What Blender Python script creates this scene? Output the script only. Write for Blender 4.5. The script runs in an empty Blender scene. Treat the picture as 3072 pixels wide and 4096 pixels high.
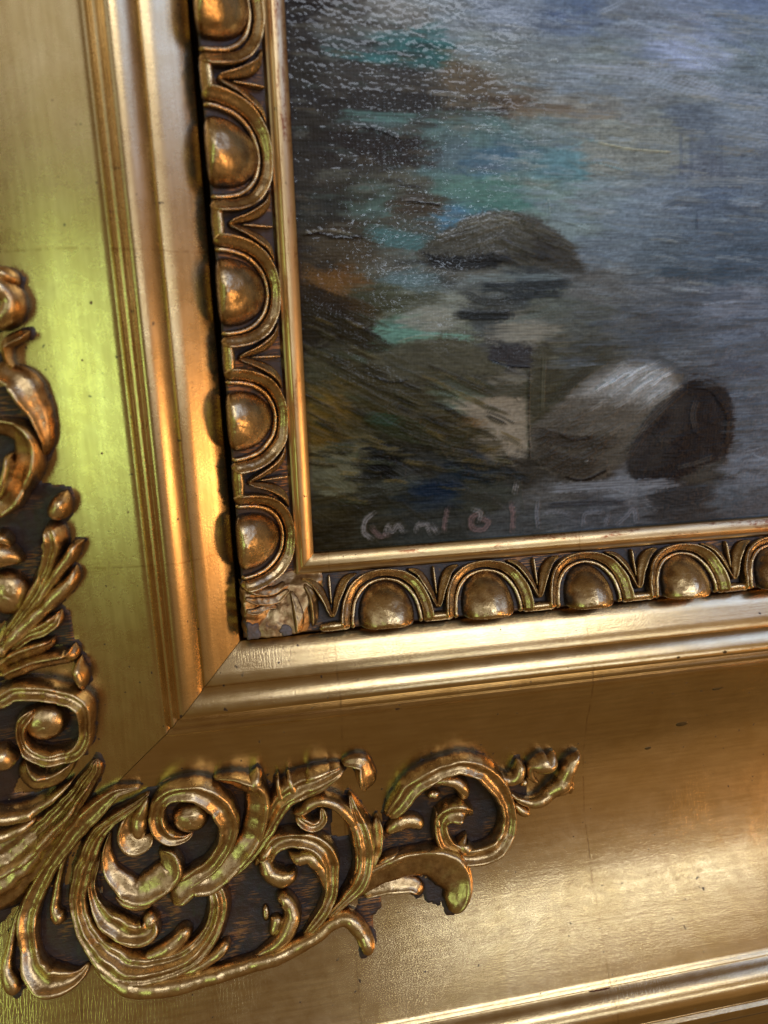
import bpy, math, random
import numpy as np
from mathutils import Vector, Matrix, noise as mnoise

# ---------------------------------------------------------------- camera, world, lamps, exposure
# frame coordinates in millimetres: x right, y up, d towards the viewer; (0,0,0) = lower left corner of the visible canvas
MM = 0.001
def W(x, y, d): return Vector((x*MM, -d*MM, y*MM))
scene = bpy.context.scene
COL = scene.collection
def setup_camera():
    cam = bpy.data.cameras.new('camera'); ob = bpy.data.objects.new('camera', cam); COL.objects.link(ob)
    C = [-14.9873, 64.6684, 209.746]
    R = [[0.982985, 0.06956, -0.170005], [-0.026367, 0.969373, 0.244174], [0.181783, -0.235537, 0.954713]]
    ax = [W(R[0][i], R[1][i], R[2][i])/MM for i in range(3)]
    m = Matrix((ax[0], ax[1], ax[2])).transposed().to_4x4(); m.translation = W(*C)
    ob.matrix_world = m
    cam.sensor_fit = 'VERTICAL'; cam.sensor_height = 24.0; cam.lens = 24.0*2841/4096
    cam.clip_start = 0.01; cam.clip_end = 20
    cam.dof.use_dof = True; cam.dof.focus_distance = 0.222; cam.dof.aperture_fstop = 6.0
    scene.camera = ob
setup_camera()
cy = scene.cycles; cy.max_bounces = 5; cy.diffuse_bounces = 2; cy.glossy_bounces = 3; cy.transmission_bounces = 0; cy.caustics_reflective = False; cy.caustics_refractive = False
scene.render.resolution_x = 768; scene.render.resolution_y = 1024
world = bpy.data.worlds.new('World'); scene.world = world; world.use_nodes = True
bg = world.node_tree.nodes['Background']; bg.inputs[0].default_value = (0.20, 0.125, 0.055, 1); bg.inputs[1].default_value = 0.75
def lamp(name, direction, dist, size, power, color, target=(40, 20, 5), size_y=None, along=(1, 0, 0)):
    d = Vector(direction).normalized(); d = Vector((d.x, -d.z, d.y)); a = Vector((along[0], -along[2], along[1]))
    l = bpy.data.lights.new(name, 'AREA'); l.energy = power; l.color = color; l.size = size
    if size_y: l.shape = 'RECTANGLE'; l.size_y = size_y
    o = bpy.data.objects.new(name, l); COL.objects.link(o)
    ax = (a-a.dot(d)*d).normalized(); ay = d.cross(ax)
    m = Matrix((ax, ay, d)).transposed().to_4x4(); m.translation = W(*target)+d*dist
    o.matrix_world = m
lamp('window_gap_light', (.22, .25, .94), 1.5, .06, .07, (.62, .78, 1.0), (28, 122, 0))
lamp('side_window_light', (.72, .42, .58), 1.5, .45, 2.0, (.28, .46, 1.0), (0, 120, 8))
lamp('warm_room_lamp', (.80, -.18, .56), 1.3, .16, 2.2, (1.0, .52, .22), (-20, 12, 8))
lamp('pale_tube_light', (.368, .163, .916), 1.57, .80, 1.5, (.72, .84, 1.0), (86, -122, 25), .05, (.995, -.09, 0))
lamp('warm_fill_light', (.72, -.06, .68), 1.7, 1.8, 1.4, (1.0, .66, .36), (0, 20, 8))  # broad unseen fill lamp, added to lift the dark shadows on the left lip
lamp('ceiling_light', (.26, .54, .80), 1.6, .80, 5.0, (.80, .87, 1.0), (60, -28, 10), .30)
lamp('room_bounce_light', (-.50, .46, .74), 1.6, .80, 1.5, (.80, .90, 1.0), (-50, 130, 14))
lamp('green_garden_light', (-.54, -.06, .83), 1.5, .24, 1.7, (.60, 1.0, .46), (-56, 60, 14), .50)
scene.view_settings.view_transform = 'Standard'; scene.view_settings.look = 'None'
scene.view_settings.exposure = 0.0; scene.view_settings.gamma = 1.0
scene.view_settings.use_curve_mapping = False

# ---------------------------------------------------------------- helpers
def link(name, me, mat, parent=None):
    o = bpy.data.objects.new(name, me); COL.objects.link(o)
    if mat: me.materials.append(mat)
    if parent: o.parent = parent
    return o
def empty(name): 
    o = bpy.data.objects.new(name, None); o.empty_display_size = .02; COL.objects.link(o); return o
def tag(o, label=None, cat=None, group=None, kind=None):
    if label: o['label'] = label
    if cat: o['category'] = cat
    if group: o['group'] = group
    if kind: o['kind'] = kind
    return o
def mesh(name, verts, faces, attrs=None, smooth=True, sharp=None):
    """verts in frame millimetres"""
    me = bpy.data.meshes.new(name)
    v = np.asarray(verts, float)
    me.from_pydata(np.stack([v[:, 0], -v[:, 2], v[:, 1]], 1)*MM, [], faces)
    for an, vals in (attrs or {}).items():
        a = me.attributes.new(an, 'FLOAT', 'POINT'); a.data.foreach_set('value', np.asarray(vals, np.float32))
    if smooth: me.polygons.foreach_set('use_smooth', [True]*len(me.polygons))
    if sharp: me.set_sharp_from_angle(angle=math.radians(sharp))
    me.update(); return me
def grid_faces(n, m, flip=False):
    f = []
    for i in range(n-1):
        for j in range(m-1):
            a, b, c, d = i*m+j, i*m+j+1, (i+1)*m+j+1, (i+1)*m+j
            f.append((a, d, c, b) if flip else (a, b, c, d))
    return f
def fix_normals(me):
    # make faces look towards the viewer (-Y)
    s = sum(p.normal.y*p.area for p in me.polygons)
    if s > 0: me.flip_normals()
    return me
def n3(x, y, z, s=1.0): return mnoise.noise(Vector((x*s, y*s, z*s)))
def catmull(pts, step):
    P = [np.array(p, float) for p in pts]
    if len(P) == 2: P = [P[0], (P[0]+P[1])/2, P[1]]
    P = [2*P[0]-P[1]] + P + [2*P[-1]-P[-2]]
    out = []
    for i in range(1, len(P)-2):
        p0, p1, p2, p3 = P[i-1:i+3]
        n = max(2, int(np.linalg.norm((p2-p1)[:2])/step))
        for t in np.arange(n)/n:
            out.append(.5*((2*p1)+(-p0+p2)*t+(2*p0-5*p1+4*p2-p3)*t*t+(-p0+3*p1-3*p2+p3)*t**3))
    out.append(P[-2]); return np.array(out)

# ---------------------------------------------------------------- materials
class NT:
    def __init__(s, name):
        s.mat = bpy.data.materials.new(name); s.mat.use_nodes = True
        s.t = s.mat.node_tree; s.b = s.t.nodes['Principled BSDF']
        s.geo = s.t.nodes.new('ShaderNodeNewGeometry')
    def n(s, typ, **kw):
        nd = s.t.nodes.new(typ)
        for k, v in kw.items(): setattr(nd, k, v)
        return nd
    def l(s, a, b): s.t.links.new(a, b)
    def mapped(s, sc, rot=(0, 0, 0)):
        m = s.n('ShaderNodeMapping'); m.inputs['Scale'].default_value = sc; m.inputs['Rotation'].default_value = rot
        s.l(s.geo.outputs['Position'], m.inputs['Vector']); return m.outputs[0]
    def noise(s, sc, scale=1.0, detail=4, rough=.55, dist=0, rot=(0, 0, 0)):
        nd = s.n('ShaderNodeTexNoise'); nd.inputs['Scale'].default_value = scale; nd.inputs['Detail'].default_value = detail
        nd.inputs['Roughness'].default_value = rough; nd.inputs['Distortion'].default_value = dist
        s.l(s.mapped(sc, rot), nd.inputs['Vector']); return nd.outputs[0]
    def ramp(s, x, stops):
        r = s.n('ShaderNodeValToRGB'); e = r.color_ramp.elements
        while len(e) < len(stops): e.new(.5)
        for el, (p, c) in zip(e, stops):
            el.position = p; el.color = (c, c, c, 1) if not isinstance(c, tuple) else (*c, 1)
        s.l(x, r.inputs[0]); return r.outputs[0]
    def mix(s, f, a, b, mode='MIX'):
        m = s.n('ShaderNodeMix', data_type='RGBA', blend_type=mode)
        for i, v in ((0, f), (6, a), (7, b)):
            if hasattr(v, 'is_linked') or isinstance(v, bpy.types.NodeSocket): s.l(v, m.inputs[i])
            else: m.inputs[i].default_value = v if i == 0 else (*v, 1)
        return m.outputs[2]
    def math(s, op, a, b=0.0):
        m = s.n('ShaderNodeMath', operation=op)
        for i, v in ((0, a), (1, b)):
            if isinstance(v, bpy.types.NodeSocket): s.l(v, m.inputs[i])
            else: m.inputs[i].default_value = v
        return m.outputs[0]
    def bump(s, h, strength, dist, prev=None):
        b = s.n('ShaderNodeBump'); b.inputs['Strength'].default_value = strength; b.inputs['Distance'].default_value = dist
        s.l(h, b.inputs['Height'])
        if prev: s.l(prev, b.inputs['Normal'])
        return b.outputs[0]
    def set(s, k, v):
        if isinstance(v, bpy.types.NodeSocket): s.l(v, s.b.inputs[k])
        else: s.b.inputs[k].default_value = v if not isinstance(v, tuple) else (*v, 1)

GOLD = (.72, .54, .29); GOLD2 = (.63, .45, .21); DARKGOLD = (.36, .21, .08); BOLE = (.13, .035, .022); DARK = (.040, .022, .016)
def rail_gold(name, along, rough=.34, tone=1.0, crack=0.0, wear=0):
    m = NT(name)
    st = (60, 900, 900) if along == 'x' else (900, 900, 60)
    fine = (160, 2600, 2600) if along == 'x' else (2600, 2600, 160)
    streak = m.noise(st, 1, 5, .6); brush = m.noise(fine, 1, 3, .6)
    cloud = m.noise((70, 70, 70), 1, 4, .6, .6)
    c = m.mix(m.ramp(cloud, [(.3, 0.), (.7, 1.)]), tuple(v*tone for v in GOLD), tuple(v*tone for v in GOLD2))
    c = m.mix(m.ramp(streak, [(.38, .24), (.62, 0.)]), c, tuple(v*tone for v in DARKGOLD))
    # specks where the leaf is rubbed to the dark bole
    spk = m.noise((520, 520, 520), 1, 2, .5); spm = m.ramp(spk, [(.735, 0.), (.76, 1.)])
    spk2 = m.noise((150, 150, 150), 1, 6, .65); spm2 = m.ramp(spk2, [(.71, 0.), (.74, .8)])
    msk = m.math('MAXIMUM', spm, spm2)
    c = m.mix(msk, c, (.07, .038, .025))
    sx = m.n('ShaderNodeSeparateXYZ'); m.l(m.geo.outputs['Position'], sx.inputs[0])
    pos = m.math('ADD', m.math('MULTIPLY', sx.outputs[0 if along == 'x' else 2], 12.2), m.math('MULTIPLY', m.noise((60, 60, 60), 1, 3, .5), .03))
    jn = m.math('MULTIPLY', m.math('LESS_THAN', m.math('ABSOLUTE', m.math('SUBTRACT', m.math('FRACT', m.math('ADD', pos, 5.43)), .5)), .0032), m.ramp(m.noise((300, 300, 300), 1, 3, .6), [(.38, 0.), (.60, .55)]))
    c = m.mix(jn, c, tuple(v*tone for v in DARKGOLD))       # overlaps of the gold leaf
    if wear:      # leaf rubbed through to the red clay, in streaks along the moulding
        wm = m.math('MULTIPLY', m.ramp(m.noise((40, 240, 240) if along == 'x' else (240, 240, 40), 1, 5, .7), [(.54, 0.), (.62, 1.)]), m.ramp(m.noise((700, 700, 700), 1, 3, .6), [(.40, .15), (.60, 1.)]))
        c = m.mix(wm, c, (.30, .12, .05))
    m.set('Base Color', c)
    m.set('Metallic', m.math('SUBTRACT', 1.0, m.math('MULTIPLY', msk, .8)))
    r = m.math('ADD', rough-.03, m.math('MULTIPLY', m.ramp(m.noise((240, 240, 240), 1, 5, .65), [(.25, 0.), (.75, 1.)]), .07))
    m.set('Roughness', r)
    nb = m.bump(brush, .055, .00022)
    nb = m.bump(m.noise((1500, 1500, 1500), 1, 3, .6), .07, .0003, nb)
    nb = m.bump(cloud, .02, .0010, nb)
    if crack:
        v = m.n('ShaderNodeTexVoronoi', feature='DISTANCE_TO_EDGE'); v.inputs['Scale'].default_value = 1
        sc = (1100, 220, 220) if along == 'x' else (220, 220, 1100)
        m.l(m.mapped(sc), v.inputs['Vector'])
        cr = m.ramp(v.outputs[0], [(0., 0.), (.06, 1.)])
        gate = m.ramp(m.noise((28, 28, 28), 1, 3, .5), [(.45, 0.), (.62, crack)])
        h = m.math('ADD', m.math('MULTIPLY', cr, gate), m.math('SUBTRACT', 1.0, gate))
        nb = m.bump(h, .16, .00012, nb)
    m.l(nb, m.b.inputs['Normal'])
    return m.mat
def carved_gold(name, rough=.32, cut=.34, bright=1.0, dust=(.022, .018, .022)):
    """gilded composition; 'gild' says how much leaf is left on the carving, the rest is dark toning wash"""
    m = NT(name)
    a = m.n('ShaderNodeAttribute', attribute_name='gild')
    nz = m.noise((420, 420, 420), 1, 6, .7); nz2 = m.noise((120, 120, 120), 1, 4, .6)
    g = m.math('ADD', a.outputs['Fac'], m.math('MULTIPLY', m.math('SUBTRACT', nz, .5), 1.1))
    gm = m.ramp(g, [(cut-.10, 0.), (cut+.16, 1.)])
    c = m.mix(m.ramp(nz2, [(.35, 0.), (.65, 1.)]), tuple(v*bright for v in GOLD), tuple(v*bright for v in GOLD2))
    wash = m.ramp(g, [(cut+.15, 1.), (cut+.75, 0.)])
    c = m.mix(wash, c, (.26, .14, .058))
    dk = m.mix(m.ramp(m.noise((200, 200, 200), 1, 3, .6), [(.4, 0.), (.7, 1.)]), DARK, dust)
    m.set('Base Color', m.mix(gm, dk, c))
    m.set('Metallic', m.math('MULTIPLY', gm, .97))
    m.set('Roughness', m.math('ADD', rough-.10, m.math('MULTIPLY', m.noise((600, 600, 600), 1, 4, .6), .20)))
    nb = m.bump(m.noise((1300, 1300, 1300), 1, 4, .7), .20, .0004)
    nb = m.bump(m.noise((260, 260, 260), 1, 4, .6), .22, .0010, nb)
    m.l(nb, m.b.inputs['Normal']); return m.mat
def ground_paint():
    m = NT('dark_ground_paint')
    hatch = m.noise((260, 260, 2600), 1, 2, .5); gate = m.noise((75, 75, 75), 1, 2, .5)
    w = m.math('MULTIPLY', m.ramp(hatch, [(.50, 0.), (.58, 1.)]), m.ramp(gate, [(.50, 0.), (.58, 1.)]))
    a = m.n('ShaderNodeAttribute', attribute_name='gild')
    edge = m.math('ADD', a.outputs['Fac'], m.math('MULTIPLY', m.math('SUBTRACT', m.noise((600, 600, 600), 1, 4, .6), .5), 1.2))
    w = m.math('MAXIMUM', w, m.ramp(edge, [(.55, 0.), (.75, .9)]))
    dk = m.mix(m.ramp(m.noise((110, 110, 110), 1, 5, .6), [(.42, 0.), (.66, 1.)]), (.050, .026, .017), (.030, .024, .027))
    m.set('Base Color', m.mix(w, dk, (.30, .15, .065)))
    m.set('Metallic', m.math('MULTIPLY', w, .9))
    m.set('Roughness', m.math('ADD', .30, m.math('MULTIPLY', m.noise((300, 300, 300), 1, 4, .6), .3)))
    nb = m.bump(m.noise((500, 500, 500), 1, 5, .65), .5, .0006); nb = m.bump(hatch, .3, .0003, nb)
    m.l(nb, m.b.inputs['Normal']); return m.mat
def simple(name, col, rough, metal=0.0, bumps=.3, sc=500):
    m = NT(name)
    nz = m.noise((sc, sc, sc), 1, 5, .6)
    m.set('Base Color', m.mix(nz, tuple(v*.6 for v in col), tuple(min(1, v*1.35) for v in col)))
    m.set('Roughness', rough); m.set('Metallic', metal)
    m.l(m.bump(nz, bumps, .0005), m.b.inputs['Normal']); return m.mat
def paint_mat():
    m = NT('oil_paint')
    a = m.n('ShaderNodeAttribute', attribute_name='paint')
    m.set('Base Color', a.outputs['Color'])
    # canvas weave showing through the varnished paint
    def wave(direction, scale):
        w = m.n('ShaderNodeTexWave', wave_type='BANDS', bands_direction=direction, wave_profile='SIN')
        w.inputs['Scale'].default_value = scale; w.inputs['Distortion'].default_value = 1.2; w.inputs['Detail'].default_value = 2
        w.inputs['Detail Scale'].default_value = .8
        m.l(m.mapped((1, 1, 1)), w.inputs['Vector']); return w.outputs['Fac']
    wv = m.math('ADD', wave('X', 330), wave('Z', 330))
    gr = m.noise((900, 900, 1100), 1, 4, .7)
    b = m.n('ShaderNodeAttribute', attribute_name='weave')
    nb = m.bump(m.math('MULTIPLY', wv, b.outputs['Fac']), .22, .00010)
    nb = m.bump(m.math('MULTIPLY', gr, b.outputs['Fac']), .4, .00035, nb)
    nb = m.bump(m.noise((90, 900, 900), 1, 4, .6), .35, .0004, nb)
    vo = m.n('ShaderNodeTexVoronoi', feature='SMOOTH_F1'); vo.inputs['Scale'].default_value = 1
    m.l(m.mapped((760, 760, 900)), vo.inputs['Vector'])
    knots = m.ramp(vo.outputs[0], [(0., 1.), (.8, 0.)])
    cn = m.bump(knots, 1.0, .000085)
    cn = m.bump(m.noise((260, 260, 420), 1, 2, .5), .5, .00010, cn)
    m.l(nb, m.b.inputs['Normal'])
    m.set('Roughness', .42); m.set('Specular IOR Level', .18)
    m.set('Coat Weight', m.ramp(b.outputs['Fac'], [(.38, .0), (.90, .28)])); m.set('Coat Roughness', .07); m.set('Coat IOR', 1.8); m.l(cn, m.b.inputs['Coat Normal'])
    return m.mat
M_left = rail_gold('gilding_left_rail', 'z', .27)
M_bottom = rail_gold('gilding_bottom_rail', 'x', .225, crack=.6)
M_sight_l = rail_gold('gilding_sight_left', 'z', .32, wear=1)
M_sight_b = rail_gold('gilding_sight_bottom', 'x', .30, crack=.3, wear=1)
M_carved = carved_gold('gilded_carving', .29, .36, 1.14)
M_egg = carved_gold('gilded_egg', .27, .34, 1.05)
M_ground = ground_paint()
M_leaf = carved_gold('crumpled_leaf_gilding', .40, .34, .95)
M_glue = simple('grey_glue', (.15, .12, .115), .45)
M_chip = simple('bare_red_bole', BOLE, .6)
M_wall = simple('wall_plaster', (.10, .08, .07), .8)
M_side = simple('dark_rebate_wood', (.020, .010, .008), .6)

# ---------------------------------------------------------------- profiles (offset outward from the sight edge, height)
COVE_O = [47.3, 54, 63, 74, 86, 98, 110, 120, 130, 138, 142.5]
COVE_D = [16.4, 14.8, 13.1, 12.3, 13, 15.5, 19.6, 24.2, 29.8, 34.8, 38]
def cove(o): return np.interp(o, COVE_O, COVE_D)
def surf(x, y):
    k = 1.2; a, b = -x, -y
    return np.interp(.5*(a+b+np.sqrt((a-b)**2+k)), COVE_O, COVE_D)
FRAME = [(23.8, -8), (23.8, 6.8), (24.2, 7.4), (28, 9.4), (31.5, 11.2), (34.4, 12.7), (34.8, 12.7), (35.1, 12.3), (35.4, 12.7), (36.2, 13.6), (37.6, 14.7), (39.2, 15.7),
         (40.8, 16.4), (41.9, 16.5), (42.6, 16.1), (43.0, 15.5), (43.3, 15.4), (43.7, 15.9), (44.2, 16.6), (44.8, 16.5), (45.2, 15.8), (45.6, 15.6), (46.0, 16.0), (46.5, 16.7), (46.9, 16.7)]
fine = catmull([(o, d) for o, d in zip(COVE_O, COVE_D)], 1.3)
FRAME += [(float(a), float(b)) for a, b in fine]
FRAME += [(142.9, 38.7), (143.4, 39), (143.9, 38.5), (144.3, 37.6), (144.8, 37.2), (145.4, 37.7), (146.2, 39.2), (147.5, 41), (149.5, 42.8), (152.5, 43.8), (155.5, 43.4), (157.8, 42),
          (158.6, 41.2), (159.2, 41.3), (160, 42.3), (162, 42.7), (164, 41.9), (165.5, 40.4), (166.4, 38.2), (167, 37.4), (170, 37.6), (182, 36.5), (196, 31), (206, 20), (210, -8)]
LEN = 330
def rail(name, prof, side, mat, parent, gap=.13, length=LEN, seg=70, wob=.10, sharp=38, noise_o=(25, 158)):
    v = []; n = len(prof)
    ts = np.linspace(0, 1, seg)**1.25
    for t in ts:
        for (o, d) in prof:
            s0 = -o+gap; s = s0+(length-s0)*t
            dd = d+wob*n3(s, o*.6, 7.0 if side == 'b' else 31.0, .035)+.4*wob*n3(s, o, 3, .12)
            v.append((s, -o, dd) if side == 'b' else (-o, s, dd))
    me = mesh(name, v, grid_faces(seg, n), None, True, sharp)
    return link(name, fix_normals(me), mat, parent)

frame = empty('picture_frame')
tag(frame, 'wide antique gilt picture frame with concave cove and carved leaf scrolls at its corner', 'frame')
left_rail = rail('left_rail', FRAME, 'l', M_left, frame, wob=.03)
bottom_rail = rail('bottom_rail', FRAME, 'b', M_bottom, frame, wob=.03)
# chips of red bole and dents along the rails
def flake(name, x, y, d, rx, ry, mat, parent, th=.25, seed=0, ang=0.):
    rnd = random.Random(seed); n = 14; v = [(0, 0, th)]; 
    for ring, (r, h) in enumerate(((.6, th), (.95, th*.7), (1.05, -th))):
        for i in range(n):
            a = i/n*2*math.pi; q = r*(1+.28*n3(math.cos(a)*2, math.sin(a)*2, seed*3.3)+.1*rnd.random())
            v.append((rx*q*math.cos(a), ry*q*math.sin(a), h*(1+.3*rnd.random())))
    f = [(0, 1+i, 1+(i+1) % n) for i in range(n)]
    for k in range(2):
        for i in range(n): f.append((1+k*n+i, 1+(k+1)*n+i, 1+(k+1)*n+(i+1) % n, 1+k*n+(i+1) % n))
    ca, sa = math.cos(ang), math.sin(ang)
    v = [(x+a*ca-b*sa, y+a*sa+b*ca, d+c) for a, b, c in v]
    return link(name, fix_normals(mesh(name, v, f)), mat, parent)
def fd(o):
    P = sorted(FRAME[1:-1]); return float(np.interp(o, [p[0] for p in P], [p[1] for p in P]))
CHIPS = [(82.7, 144.2, 4.0, 1.0, 1), (26, 144.6, .9, .35, 2), (112, 144.8, 1.1, .3, 3), (126, 144.8, 1.0, .3, 4), (50, 144.8, .7, .3, 5), (140, 144.6, .8, .3, 12)]
for x, o, rx, ry, sd in CHIPS:
    flake('bole_chip', x, -o, fd(o)+.15, rx, ry, M_chip, bottom_rail, .3, sd)
M_tarn = simple('tarnish_spot', (.12, .085, .035), .45, .8)
for x, o, rx, ry, sd in ((122, 68, 2.2, .9, 6), (133, 55, 2.0, .55, 7), (110, 76, 1.2, .5, 8), (133, 40.9, .7, .5, 9), (116, 40.9, .6, .35, 10)):
    flake('tarnish_spot', x, -o, fd(o)-.02, rx, ry, M_tarn, bottom_rail, .07, sd, .1)
for y, o, rx, ry, sd in ((74, 53, .35, .45, 21), (60, 57, .25, .3, 22), (36, 55, .3, .35, 23), (95, 46, .25, .3, 24), (20, 50, .25, .3, 25)):
    flake('tarnish_spot', -o, y, fd(o)-.02, rx, ry, M_chip, left_rail, .07, sd)

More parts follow.
